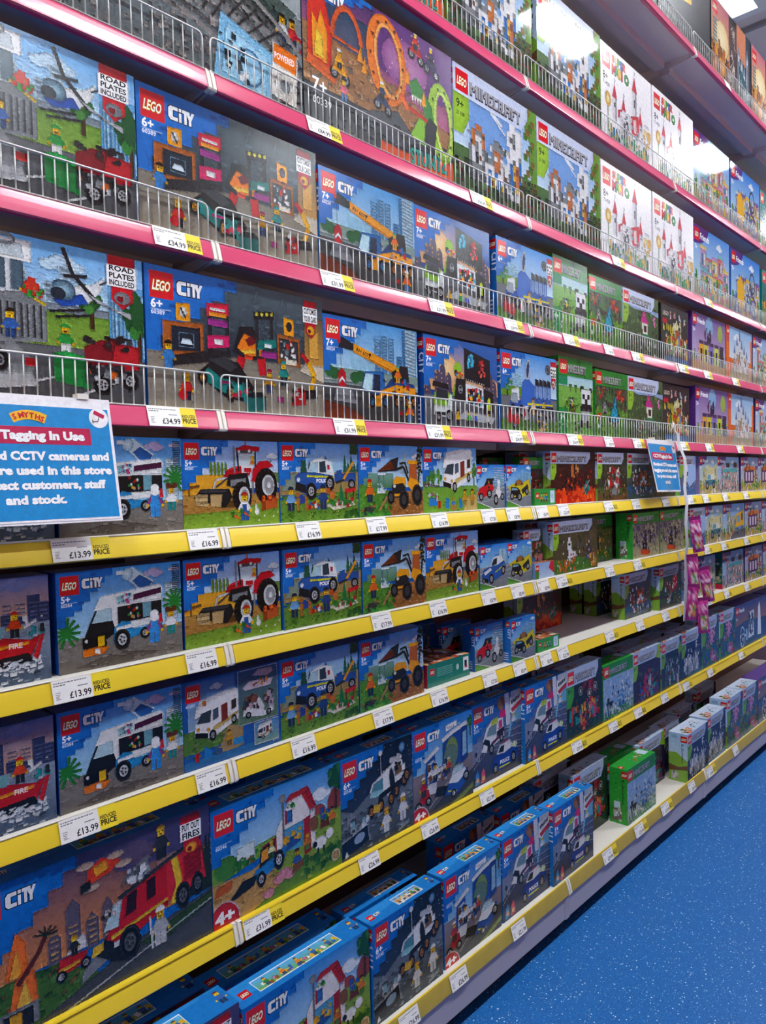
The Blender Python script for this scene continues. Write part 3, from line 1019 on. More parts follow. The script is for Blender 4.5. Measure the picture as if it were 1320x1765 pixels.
def art_penguin(c):
    c.G('3f9ade', 'bfe3f4', 0, 24)
    c.cloud(104, 90, 24, 'c3b6d8')
    c.cloud(128, 92, 14, 'd8cfe4')
    c.skyline(60, 76, 30, 34, '5aa4d4', None, 3)
    c.R('a9bccb', 116, 36, 132, 78)
    for k in range(9):
        c.R('d4e0e8', 117, 39 + k * 4.3, 131, 41 + k * 4.3)
    for i in range(16):
        c.R('2f4f78', 126, 66 + i * 2, 135, 67 + i * 2)
    c.G('97928c', '7c7670', 0, 0, c.A, 33)
    c.P('6e675f', 14, 4, 60, 0, 110, 6, 60, 14)
    c.confetti(0, 0, c.A, 28, ['8f8983', '847d76', '9d978f'], 60, 8, .25, 5)
    for x, y in ((8, 40), (128, 56)):
        for a in range(-60, 250, 28):
            c.Q('2f8a3c' if a % 56 else '1f6a30', x + 7 * math.cos(math.radians(a)), y + 8 * math.sin(math.radians(a)), 15, 3, a)
    c.city('5+', '60384', 58, 46)
    # glass jar on the roof
    c.P('d3e4ee', 68, 92, 80, 99, 104, 82, 96, 72, 84, 76)
    c.P('2f6fb4', 80, 84, 88, 90, 102, 81, 96, 73, 86, 77)
    c.E('9fc6dc', 74, 92, 6, 7, 12, -40, cc='e8f2f6')
    c.R('e8ecec', 62, 92, 70, 96)
    # van
    c.P('e9ebec', 36, 58, 44, 72, 110, 78, 114, 74, 112, 62, 56, 58)
    c.P('55244c', 80, 64, 112, 68, 112, 74, 80, 70)
    c.P('9fd0d8', 62, 62, 78, 64, 78, 72, 62, 70)
    c.confetti(63, 63, 77, 71, ['d04a8a', 'e8e8f0', '2a6aa0'], 12, 3)
    c.P('1f2226', 26, 32, 32, 46, 38, 58, 62, 60, 62, 34, 44, 26)
    c.P('bcd8e2', 34, 46, 40, 58, 58, 60, 56, 46)
    c.P('f0f2f2', 56, 46, 56, 60, 112, 64, 112, 38, 60, 34)
    c.P('23262b', 62, 42, 62, 59, 112, 62, 112, 44)
    c.P('7aa9b8', 90, 44, 90, 60, 100, 60, 100, 45)
    for i in range(14):
        c.E(c.rnd.choice(['d03028', '2fa04a', 'e8b020', 'd8d8d8']), c.rnd.uniform(73, 88), c.rnd.uniform(44, 58), 1.5)
    c.P('2f9ad0', 56, 22, 58, 38, 66, 44, 76, 42, 78, 34, 112, 36, 112, 31, 80, 26)
    c.P('ecefef', 60, 34, 112, 40, 112, 44, 60, 38)
    c.P('15171a', 24, 32, 46, 32, 50, 24, 46, 18, 24, 22)
    c.E('e8e8e8', 28, 29, 1.8)
    c.P('e8841e', 24, 14, 46, 14, 52, 20, 40, 22, 24, 21)
    c.R('e8c020', 40, 22, 47, 32)
    c.P('ffffff', 36, 16, 42, 14, 42, 20, 37, 20)
    c.wheel(66, 25, 11, 'd4d6d8', 9)
    c.wheel(92, 28, 6)
    c.R('d8d8dc', 86, 60, 114, 62)
    # figures
    c.fig(103, 16, 34, '3f9ade', '3f9ade', 'e8e8ea', 'a04a90')
    c.E('f0f0f0', 103, 44, 5, 6)
    c.fig(123, 22, 27, 'f0f0f0', '2a9a9a', '6a3a20')
    c.E('6a3a20', 119, 49, 3)
    c.E('6a3a20', 127, 49, 3)
    c.P('c82a38', 108, 36, 113, 36, 112, 46, 109, 46)

def art_tractor(c):
    c.G('78a8e4', 'dfe6ea', 0, 44)
    c.cloud(126, 82, 18)
    c.cloud(116, 76, 10)
    c.P('6f8a4a', 92, 52, c.A, 50, c.A, 62, 118, 64, 100, 58)
    c.L('5f6a6a', 1, 121, 62, 121, 76)
    c.L('5f6a6a', 1, 117, 72, 125, 77)
    c.G('e8b93c', 'd39a30', 0, 36, 80, 60)
    for x in (38, 43, 48, 53, 58):
        c.E('6d8a2c', x, 66, 2, 9)
    c.P('e3ab34', 0, 34, 70, 40, 80, 56, 60, 60, 0, 58)
    c.G('c59a52', 'a97a3a', 0, 8, c.A, 38)
    c.confetti(0, 12, c.A, 36, ['b98a48', 'd2a860', 'a0713a'], 80, 5, .3, 8)
    c.P('86a83c', 0, 0, c.A, 0, c.A, 30, 110, 26, 60, 18, 0, 16)
    c.confetti(0, 0, c.A, 18, ['78a034', '98b84a', '6a9030'], 60, 5, .3)
    c.P('8a5a2c', 0, 42, 22, 46, 22, 49, 0, 46)
    c.L('8a5a2c', 2, 8, 36, 8, 52)
    c.city('5+', '60287', 62, 44)
    c.E('6e4e26', 60, 26, 26, 4)
    # loader arms and bucket
    c.P('26262a', 14, 34, 24, 44, 62, 44, 66, 34, 56, 22, 46, 24)
    c.P('44444a', 24, 44, 62, 44, 58, 40, 22, 40)
    c.P('d9bf8e', 16, 26, 32, 24, 32, 38, 16, 38)
    c.P('c4a878', 36, 24, 50, 23, 52, 37, 36, 38)
    for i in range(5):
        c.R('b99a68', 16, 27 + i * 2.4, 32, 27.7 + i * 2.4)
    c.L('c9cacc', 2.6, 40, 44, 44, 54, 66, 58, 84, 66)
    c.L('4a4a50', 2, 44, 46, 60, 56, 80, 60)
    # body
    c.P('c0152a', 54, 58, 60, 66, 80, 72, 92, 70, 92, 60, 74, 54)
    c.P('e23a48', 58, 64, 62, 67, 80, 72, 84, 70)
    c.P('26262a', 58, 48, 62, 60, 88, 62, 92, 46, 74, 42)
    c.P('8a8d90', 64, 46, 86, 50, 86, 56, 64, 54)
    c.R('d8dade', 80, 62, 98, 72)
    c.R('c02030', 84, 63, 94, 68)
    c.P('c8d4dc', 76, 70, 100, 74, 100, 92, 76, 90)
    c.L('2a2a2e', 2, 76, 64, 74, 92)
    c.L('2a2a2e', 2, 100, 64, 101, 94)
    c.L('8d8f92', 2.4, 70, 62, 70, 94)
    c.P('c0152a', 72, 90, 84, 95, 108, 93, 106, 88, 76, 87)
    c.R('55585c', 78, 85, 96, 89)
    c.E('e8e8e8', 77, 87, 2)
    c.E('e8e8e8', 92, 88, 2)
    c.P('e8601c', 86, 95, 88.5, 95, 88, 100, 86.5, 100)
    c.R('f0c020', 94, 76, 98, 82)
    c.R('e0801c', 93, 72, 99, 76)
    c.P('c0152a', 94, 50, 96, 66, 106, 76, 120, 77, 128, 70, 112, 66, 104, 52)
    c.E('161618', 116, 46, 17, 22, 22)
    for a in range(0, 360, 24):
        c.Q('2c2c30', 116 + 15 * math.cos(math.radians(a)), 46 + 19.5 * math.sin(math.radians(a)), 4, 2.4, a + 30)
    c.E('cfd1d4', 119, 47, 9.5, 13, 18)
    c.E('9a9ca0', 120, 47, 7, 10, 16)
    c.E('d8dadc', 120, 47, 3, 4)
    c.E('161618', 80, 34, 14, 18, 20)
    for a in range(0, 360, 24):
        c.Q('2c2c30', 80 + 12 * math.cos(math.radians(a)), 34 + 16 * math.sin(math.radians(a)), 4, 2.4, a + 30)
    c.E('cfd1d4', 83, 35, 8, 11, 16)
    c.E('9a9ca0', 84, 35, 5, 7.5, 16)
    c.L('8d8f92', 2.4, 96, 36, 96, 52)
    # farm hand, crate, rabbit, carrots
    c.fig(83, 6, 33, 'eeeeee', '2f62a8', 'b03a20')
    c.R('2f62a8', 80, 17, 86, 25)
    c.P('c0602c', 108, 16, 132, 20, 132, 32, 108, 28)
    c.P('9a4a20', 108, 16, 114, 17, 114, 29, 108, 28)
    c.confetti(110, 28, 131, 34, ['d02a20', 'e87a20', 'c83a1c'], 14, 4)
    c.E('e6e6e8', 101, 16, 3.5, 4.5)
    c.E('e6e6e8', 100, 22, 2, 3)
    for x, y in ((72, 9), (86, 12)):
        c.P('e0641c', x - 5, y + 2, x + 6, y - 3, x - 3, y + 5)
        c.confetti(x - 9, y + 2, x - 4, y + 7, ['2f7a34'], 6, 3)
    for x, y in ((104, 5), (112, 10), (126, 9), (132, 14)):
        c.E('f4f4e8', x, y, 1.2)

def art_pdog(c):
    c.G('5d9ad8', 'cfe4ee', 0, 44)
    c.skyline(84, 116, 60, 26, 'a3c6dc', None, 5)
    for i in range(12):
        x = c.rnd.uniform(34, 78)
        c.pine(x, 56, c.rnd.uniform(18, 30), 9, '2c5f4c')
    for i in range(5):
        c.pine(112 + i * 6, 60, c.rnd.uniform(14, 34), 9, '2f6a54')
    c.G('b59a64', 'a88c58', 0, 34, c.A, 62)
    c.P('8c9a8c', 0, 40, 20, 62, 40, 58, 30, 40)
    c.P('6f9a3c', 0, 0, c.A, 0, c.A, 38, 96, 36, 60, 30, 0, 28)
    c.confetti(0, 0, c.A, 34, ['5d8a34', '82aa48', '4f7a2c', '94b450'], 150, 5, .5)
    c.confetti(110, 0, c.A, 10, ['2f5f24', '3a7030'], 30, 5)
    for i in range(30):
        c.E('2c4f2c', c.rnd.uniform(124, c.A), c.rnd.uniform(88, 100), 3, 3, 6)
    c.city('5+', '60369', 60, 46)
    # trailer
    c.P('2f5fa8', 92, 50, c.A - 4, 50, c.A - 4, 62, 92, 60)
    c.wheel(124, 46, 7)
    c.L('e8a82a', 4, 108, 52, 128, 76)
    c.L('3a3a40', 3, 94, 48, 110, 52)
    c.P('2f5fa8', 96, 58, 106, 58, 106, 66, 96, 64)
    # police car
    c.P('e9ecee', 44, 60, 52, 76, 70, 80, 86, 78, 92, 62, 92, 50, 60, 48)
    c.P('b9d6e2', 46, 62, 53, 75, 64, 76, 62, 60)
    c.P('3a4a58', 66, 62, 66, 76, 76, 77, 78, 62)
    c.R('c02838', 80, 66, 84, 72)
    c.P('2f62ac', 24, 56, 30, 62, 60, 62, 90, 58, 92, 46, 60, 40, 44, 34, 26, 40)
    c.P('d8d832', 44, 56, 92, 55, 92, 57, 44, 59)
    c.T('POLICE', 60, 49, 5, 'ffffff', .03)
    c.P('23272e', 24, 40, 42, 36, 42, 46, 26, 50)
    c.E('dfe8ee', 30, 53, 3, 3)
    c.wheel(51, 38, 11, rx=9)
    c.wheel(84, 48, 10, rx=8)
    c.P('d8dce0', 52, 76, 70, 80, 74, 83, 56, 79)
    # training yard
    c.P('c85a2c', 78, 34, 84, 34, 84, 42, 78, 42)
    c.E('c87a3a', 88, 32, 5, 6)
    c.P('d8d4c0', 76, 20, 124, 24, 130, 18, 90, 12)
    c.confetti(78, 18, 126, 26, ['3a8a3c', '2f7a34', 'c8c8b8', 'c02830'], 30, 5)
    c.pine(104, 24, 26, 10, '1f7a4a')
    c.P('c02830', 110, 34, 130, 36, 132, 42, 112, 40)
    c.R('7a2028', 112, 26, 114, 36)
    c.R('7a2028', 126, 28, 128, 38)
    c.P('b83028', 46, 14, 66, 18, 58, 26, 44, 20)
    c.confetti(48, 17, 62, 25, ['e8e8e8', 'c8b040', '3a6ab0'], 10, 4)
    c.fig(17, 14, 30, '7fb0dc', '2a3a5c', '22304e')
    c.P('2f4f9a', 30, 22, 42, 24, 44, 32, 32, 32)
    c.P('b87838', 40, 14, 45, 14, 45, 30, 40, 34)
    c.P('b87838', 26, 14, 30, 14, 32, 30, 26, 30)
    c.E('b87838', 28, 34, 4, 3)
    c.fig(71, 14, 32, '2f4f8a', '2a4070', '2a3450', helmet=True)

def art_digger(c):
    c.G('5c9fdc', 'cfe2ec', 0, 40)
    c.skyline(84, 124, 60, 34, '9fb6c8', None, 5)
    c.cloud(122, 84, 22)
    c.G('82aaa0', '5c8a5c', 0, 40, 70, 60)
    c.tree(6, 44, 30, 18, '2f6a3c', '4a8a4a')
    c.P('5f9a3c', 0, 0, 90, 0, 60, 36, 0, 44)
    c.G('b47f48', '9a6836', 56, 0, c.A, 34)
    c.confetti(60, 0, c.A, 34, ['c08c54', '8a5c2e', 'd09c64'], 90, 5, .5)
    c.confetti(0, 0, 64, 34, ['4f8a30', '6fa844', '3a7028'], 110, 5, .6)
    for i in range(26):
        c.E('24381f', c.rnd.uniform(124, c.A), c.rnd.uniform(60, 100), 2.6, 2.6, 6)
    c.city('5+', '60385', 62, 46)
    # raised bucket
    c.P('2b2b2e', 36, 62, 78, 64, 82, 84, 66, 80)
    c.P('8a4426', 38, 64, 66, 66, 66, 78)
    c.P('6a3018', 42, 66, 72, 67, 68, 76)
    c.L('2d2d31', 4, 78, 66, 92, 70, 104, 48)
    c.L('2d2d31', 3, 84, 74, 96, 76, 102, 60)
    c.L('26262a', 4, 124, 40, 128, 66, 122, 84)
    for i in range(8):
        c.L('8d9094', 1, 122, 46 + i * 5, 132, 48 + i * 5)
    # cab, bonnet and wheels
    c.P('b8642c', 104, 52, 106, 76, 122, 76, 122, 50)
    c.P('e8a31e', 102, 74, 104, 80, 124, 79, 124, 74)
    c.P('e8a31e', 68, 48, 76, 56, 96, 54, 98, 44, 82, 38)
    c.P('2a2a2e', 66, 44, 90, 46, 96, 40, 92, 24, 68, 26)
    c.P('e8a31e', 100, 44, 106, 54, 124, 50, 128, 38, 112, 32)
    c.E('d8d8d0', 72, 42, 3, 2.5)
    c.R('e8a31e', 70, 27, 84, 31)
    c.wheel(64, 26, 10, '55585c', 8)
    c.wheel(92, 22, 14, '3a3a3e', 11)
    c.wheel(122, 28, 16, '3a3a3e', 12)
    # site worker, hut, planks
    c.fig(21, 20, 32, 'e0742c', '2c3c58', 'c82a24')
    c.R('dfe6e8', 36, 32, 52, 38)
    c.L('5a7a8a', 1.6, 40, 36, 40, 60)
    c.L('5a7a8a', 1.6, 50, 36, 50, 60)
    c.R('dfeef2', 38, 58, 54, 61)
    c.confetti(36, 36, 54, 46, ['cfe4ea', '9ac0cc'], 10, 4)
    c.Q('b89060', 48, 18, 24, 4, 50)
    c.Q('a87c4c', 18, 12, 30, 4, 14)
    c.P('44484c', 8, 2, 28, 4, 28, 14, 10, 14)
    c.confetti(10, 3, 27, 13, ['2c3034', '5d6266', '80868a'], 12, 3)
    c.confetti(2, 0, 60, 8, ['2f8a34', '3da042'], 24, 4)

def camper_van(c, x, y, k):
    q = lambda *p: [v * k + (x if i % 2 == 0 else y) for i, v in enumerate(p)]
    c.P('e9e9ea', *q(0, 34, 4, 48, 10, 52, 60, 60, 64, 56, 62, 46, 20, 40))
    c.P('cfcfd4', *q(4, 46, 10, 51, 60, 60, 40, 60, 8, 55))
    c.P('eeeeef', *q(0, 14, 2, 28, 10, 40, 62, 48, 64, 22, 24, 6))
    c.P('d9bd72', *q(26, 14, 64, 28, 64, 32, 26, 20))
    c.P('3d4b58', *q(3, 28, 10, 39, 24, 41, 22, 26))
    c.P('506478', *q(26, 27, 26, 40, 34, 42, 34, 30))
    c.P('8a3a2c', *q(38, 22, 38, 43, 47, 45, 47, 25))
    c.P('4a3a36', *q(53, 34, 53, 46, 60, 47, 60, 36))
    c.P('1d1d20', *q(1, 12, 18, 8, 18, 14, 1, 18))
    c.E('e0a020', x + 5 * k, y + 21 * k, 2.4 * k)
    c.E('e0a020', x + 19 * k, y + 18 * k, 2.4 * k)
    c.wheel(x + 25 * k, y + 10 * k, 7 * k, rx=5 * k)
    c.wheel(x + 56 * k, y + 22 * k, 6 * k, rx=4 * k)

def art_camper(c):
    c.G('5f9fdc', 'cfe6f0', 0, 40)
    c.cloud(118, 84, 24)
    for i in range(9):
        c.tree(c.rnd.uniform(0, 50), 34, 34, 16, '4a8a40', '7ab058', 12)
    c.tree(130, 36, 44, 20, '3f7f3a', '6aa450')
    c.P('7fae44', 0, 0, c.A, 0, c.A, 40, 60, 38, 0, 40)
    c.confetti(0, 0, c.A, 36, ['6fa03a', '90bc54', '5a8a30'], 90, 5, .4)
    c.P('c8b070', 100, 0, c.A, 0, c.A, 26, 110, 22)
    c.L('6a4a2c', 1.6, 4, 44, 40, 40)
    c.L('6a4a2c', 1.6, 8, 36, 8, 48)
    c.city('5+', '60283', 60, 48)
    camper_van(c, 48, 26, 1.2)
    for x, col in ((104, 'd0a030'), (124, 'c89a3a')):
        c.fig(x, 8, 26, col, 'a88a3a', '6a3a1c')
    c.R('2f8ad0', 14, 10, 34, 22)
    c.confetti(14, 20, 34, 28, ['e04a8a', 'd0d0d8', '2fa04a'], 14, 5)
    c.R('c82a28', 36, 6, 42, 18)
    c.P('2f8ad0', 54, 6, 62, 4, 64, 20, 56, 22)
    c.P('2f8ad0', 90, 4, 98, 6, 96, 20, 88, 18)
    c.fig(74, 4, 18, '4a8ad0', 'c8a040', 'd8a020')
    c.R('b88a4a', 68, 2, 82, 10)

def art_camper_back(c):
    c.G('1f5ca8', '2f6fb8', 0, 0)
    c.G('3f78ba', 'a9c6d8', 6, 30, 70, 98)
    c.cloud(44, 88, 18, 'c3d0dc')
    c.P('5f8a40', 0, 18, 80, 22, 78, 44, 0, 44)
    c.confetti(4, 6, 78, 42, ['5d8a3c', '7aa04c', '4a7430', 'a08a5c'], 90, 5, .5)
    c.P('b49a6c', 40, 6, 80, 12, 80, 34, 60, 40)
    c.G('3f82b4', '2f6aa8', 0, 0, c.A, 10)
    c.lego(4, 76, 19)
    c.T('60283', 4, 71, 3.4, 'e8f0fa')
    camper_van(c, 14, 24, .95)
    c.fig(60, 16, 18, 'd0a030', '8a6a3a', '7a4a20')
    c.E('c87a2c', 28, 72, 3)
    c.R('c82a28', 14, 8, 19, 18)
    c.P('2f8ad0', 26, 8, 36, 10, 36, 16, 26, 24)
    c.R('4a6a9a', 42, 8, 50, 16)
    c.R('3f9ad0', 66, 14, 80, 22)
    c.G('3a5a86', '6f8a70', 74, 34, 132, 98)
    c.F('cfdcec', 74, 34, 132, 98, .7)
    c.P('b9aab8', 94, 90, 104, 96, 124, 95, 126, 90, 116, 86)
    c.P('c9bcc8', 80, 78, 90, 84, 126, 82, 122, 74, 84, 74)
    c.confetti(96, 78, 118, 84, ['a05a3c', '7a5a6a', 'd88a4a'], 10, 4)
    c.P('e2e0e4', 80, 44, 82, 54, 100, 58, 112, 44, 126, 50, 126, 42, 110, 38)
    c.confetti(82, 52, 124, 66, ['6a4438', '8a5a4a', '3f5a78', 'b9aab8', '4a3a3c'], 40, 6)
    c.P('d8d6da', 100, 58, 110, 38, 112, 50, 104, 64)
    c.wheel(88, 44, 4)
    c.wheel(118, 42, 4)
    c.G('5a9ad0', '8fb0a0', 96, 6, 132, 32)
    c.F('e8f0f6', 96, 6, 132, 32, .7)
    camper_van(c, 100, 9, .36)
    c.E('e8f0f6', 124, 4.5, 1)
    c.R('c9d8e8', 126, 4.2, 133, 4.8)

def streetbg(c, blur='9fb2c4'):
    c.G('2f8ad8', 'a9d6ee', 0, 40)
    c.skyline(c.A * .45, c.A, 46, 44, '7ab4d8', 'c8e4f2', 4)
    c.G('a9b2ba', '767c84', 0, 0, c.A, 50)
    for i in range(8):
        c.L('c3c9cf' if i % 2 else '8b929a', 1.6, 0, 6 + i * 6, c.A, 22 + i * 5)
    c.P('5a9a3c', 0, 0, 60, 0, 0, 16)
    c.L('f0f2f2', 1.6, 0, 18, 64, 0)

def art_redcar(c):
    streetbg(c)
    for i in range(7):
        c.L('d6e4ec', 1.4, 70, 62 + i * 5, c.A, 56 + i * 6)
    c.city('5+', '60392', 50, 60, z=17)
    c.P('d0202c', 4, 34, 12, 46, 40, 58, 62, 60, 68, 44, 50, 32, 20, 24)
    c.P('23262b', 30, 52, 40, 66, 62, 66, 66, 56)
    c.fig(48, 46, 18, 'd03028', '333338', 'a8622c')
    c.R('2a2c30', 40, 64, 68, 69)
    c.wheel(18, 28, 9)
    c.wheel(50, 34, 10)
    c.P('e9eaec', 70, 26, 78, 44, 98, 40, 96, 28, 86, 22)
    c.E('f2f2f4', 88, 60, 6, 6)
    c.P('dfe3e6', 80, 40, 94, 40, 92, 56, 82, 54)
    c.wheel(76, 20, 13, rx=9)
    c.wheel(102, 26, 8)

def art_yellowcar(c):
    streetbg(c)
    c.cloud(96, 92, 20, 'd8ecf6')
    c.city('5+', '60383', 50, 62, z=17)
    c.P('d8c82a', 8, 48, 30, 56, 60, 54, 98, 66, 106, 46, 96, 28, 60, 22, 30, 30)
    c.P('6a4a2c', 34, 50, 42, 62, 66, 62, 74, 52)
    c.E('a8743c', 54, 58, 12, 7)
    c.P('22252a', 18, 28, 20, 48, 48, 46, 60, 38, 58, 22, 40, 20)
    c.P('8fb4c8', 22, 40, 24, 46, 46, 44, 48, 40)
    c.P('3a3d42', 64, 40, 92, 54, 96, 44, 70, 30)
    c.L('e8dc3a', 2.4, 60, 22, 84, 28, 104, 44)
    c.L('e8dc3a', 2, 72, 52, 96, 62)
    c.R('f0e040', 28, 24, 40, 27)
    c.wheel(24, 26, 9)
    c.wheel(56, 24, 10)
    c.wheel(88, 36, 9)

def art_policecar(c):
    streetbg(c)
    c.skyline(60, 104, 56, 38, 'a9cfe4', 'e2f0f6', 3)
    c.city('5+', '60312', 48, 62, z=17)
    c.P('2f66b0', 6, 30, 16, 46, 50, 52, 96, 60, 104, 44, 92, 26, 40, 14, 14, 18)
    c.P('e6eaee', 40, 50, 52, 70, 84, 74, 94, 60, 70, 52)
    c.P('2a3440', 44, 51, 54, 66, 68, 68, 66, 54)
    c.P('dfe4e8', 14, 38, 40, 48, 46, 42, 20, 32)
    c.P('d8d832', 60, 34, 98, 50, 98, 52, 60, 37)
    c.R('3f8ae0', 60, 73, 74, 77)
    c.wheel(44, 22, 12, rx=9)
    c.wheel(92, 38, 11, rx=8)
    c.P('1d1f22', 8, 18, 32, 14, 32, 22, 8, 28)
    c.wheel(14, 20, 6)

def art_boat(c):
    c.G('5a6ea8', 'e0b08a', 0, 52)
    c.cloud(104, 92, 30, '7a80b0')
    for x, h in ((58, 60), (74, 70), (84, 84), (98, 66), (110, 62), (122, 82), (131, 74)):
        c.R('3d4a74', x - 6, 52, x + 6, h)
        for k in range(6):
            c.R('6a78a0', x - 4, 54 + k * 4, x + 4, 55.2 + k * 4)
    c.G('9aa9bc', '54667e', 0, 0, c.A, 56)
    c.confetti(0, 0, c.A, 50, ['b9c6d2', '8496a8', '44566c', 'dfe6ec'], 120, 6, .3, 10)
    c.city('5+', '60373', 50, 56)
    c.P('c8202c', 30, 30, 50, 46, 90, 46, 118, 40, 128, 44, 118, 24, 60, 16)
    c.P('e8a020', 40, 32, 116, 36, 117, 39, 42, 35)
    c.P('23262b', 40, 14, 120, 20, 116, 28, 50, 24)
    c.T('FIRE', 98, 34, 5, 'f4e8e8', .02)
    c.P('7fb4b8', 66, 46, 80, 58, 94, 54, 92, 44)
    c.fig(104, 44, 24, 'd84a20', '2c3038', 'c82a24')
    c.L('e8e8e8', 3, 112, 52, 124, 58)
    c.confetti(112, 44, 130, 62, ['2c3038', 'e8e8e8', '2a9a9a'], 12, 4)
    c.confetti(50, 10, 128, 22, ['f0f4f6', 'd8e0e6'], 60, 6, .4)
    c.P('c8202c', 120, 24, 128, 44, 131, 44, 124, 20)

def art_ftruck(c):
    c.G('3a3f70', 'd8945a', 0, 36)
    c.P('55507c', 60, 100, c.A, 100, c.A, 70, 110, 76)
    c.cloud(120, 84, 40, '6a5a78')
    c.cloud(150, 64, 46, 'b08a80')
    for x, h, w in ((56, 50, 9), (70, 66, 11), (84, 52, 10), (96, 58, 8)):
        c.R('6c6478', x - w / 2, 34, x + w / 2, h)
        c.P('6c6478', x - w / 2, h, x + w / 2, h, x, h + 6)
        for k in range(5):
            c.R('d8b078', x - w * .3, 37 + k * 4, x + w * .3, 38.2 + k * 4)
    for i in range(9):
        c.pine(162 + i * 3.5, 36, c.rnd.uniform(20, 46), 12, '2c3a34')
    c.P('4f7a34', 0, 0, 110, 0, 60, 34, 0, 38)
    c.confetti(0, 4, 80, 34, ['3f6a2c', '64904a', '2f5a24', '8a6a3c'], 110, 6, .5)
    c.P('55585e', 36, 0, c.A, 0, c.A, 36, 120, 24)
    c.P('3c5a30', 120, 20, c.A, 34, c.A, 26, 140, 14)
    c.L('d8dcde', 1.2, 64, 0, 160, 22, c.A, 28)
    c.city('5+', '60374', 74, 40, z=18)
    c.P('f0802a', 22, 38, 38, 38, 36, 58, 30, 66, 26, 54)
    c.P('f4b43a', 25, 38, 34, 38, 30, 56)
    c.P('f0802a', 24, 16, 44, 14, 42, 36, 36, 44, 28, 34)
    c.P('f6c850', 28, 16, 40, 15, 35, 34)
    c.L('6a2f2a', 3, 30, 32, 44, 46, 50, 56)
    for a in range(0, 180, 30):
        c.L('2c3a24', 1, 50, 56, 50 + 9 * math.cos(math.radians(a)), 56 + 6 * math.sin(math.radians(a)))
    c.P('8a8e92', 16, 2, 44, 4, 44, 18, 16, 18)
    c.R('2c2e32', 20, 4, 40, 16)
    c.R('e0b020', 24, 5, 32, 15)
    # buggy, drone
    c.P('c8282c', 56, 24, 76, 26, 80, 34, 60, 36)
    c.P('e8c030', 58, 26, 74, 28, 74, 30, 58, 29)
    c.P('d8d8dc', 64, 36, 68, 44, 78, 46, 80, 36)
    c.wheel(60, 24, 4)
    c.wheel(78, 26, 4)
    c.fig(70, 34, 14, '3a3c40', '2c2e32', 'e0b020')
    c.P('e04a24', 80, 76, 100, 80, 108, 86, 92, 92, 82, 86)
    c.P('f0b020', 88, 80, 98, 83, 96, 89, 86, 87)
    for x, y in ((80, 90), (104, 90), (110, 82), (84, 74)):
        c.E('c9b4a4', x, y, 7, 2.5)
    c.P('2c2e32', 76, 72, 84, 74, 84, 80, 76, 78)
    # fire engine
    c.P('8d9196', 74, 12, 94, 20, 100, 28, 92, 32, 76, 20)
    c.P('26282c', 86, 26, 96, 38, 112, 36, 112, 20, 98, 18)
    c.P('c81e2a', 94, 34, 104, 56, 146, 70, 146, 38, 108, 26)
    c.P('d8303a', 146, 40, 146, 70, 178, 76, 182, 46)
    c.P('bcd6de', 92, 40, 100, 56, 108, 58, 104, 40)
    c.P('3a1418', 128, 48, 128, 62, 136, 64, 136, 50)
    c.P('3a1418', 110, 44, 112, 58, 120, 60, 119, 46)
    c.P('e8c832', 148, 38, 154, 50, 150, 70, 156, 71, 160, 52, 154, 38)
    c.P('e8c832', 98, 32, 146, 42, 146, 44, 98, 35)
    c.P('a01620', 162, 50, 178, 54, 178, 72, 162, 68)
    for k in range(4):
        c.L('7a1018', .8, 163, 54 + k * 4, 178, 58 + k * 4)
    c.P('3a3d42', 104, 60, 146, 72, 178, 80, 178, 77, 146, 69, 106, 57)
    c.P('74787e', 108, 66, 130, 74, 132, 82, 110, 72)
    c.confetti(112, 66, 130, 76, ['d8dce0', '5d6166', '9a9ea4'], 16, 5)
    c.P('e8c030', 82, 26, 92, 28, 92, 34, 84, 33)
    c.R('d8dade', 100, 26, 112, 30)
    c.wheel(113, 25, 12, '6a6c70', 9)
    c.wheel(160, 40, 10, '6a6c70', 7)
    c.wheel(174, 44, 9, '6a6c70', 6)
    c.L('26282c', 3, 96, 20, 112, 14)
    c.confetti(92, 50, 104, 56, ['e8c8c8', 'd8dce0', '3a3c40'], 10, 3)
    c.fig(142, 74, 24, '3a3c44', '2c2e34', 'e0b020')
    c.fig(139, 12, 28, 'b9bdc2', 'c9ccd0', 'f0f0f0')
    c.L('d8dade', 2, 132, 12, 130, 36)
    badge(c, 160, 66, 18, 32, ['PUT OUT', 'FIRES'], 'f0a020')

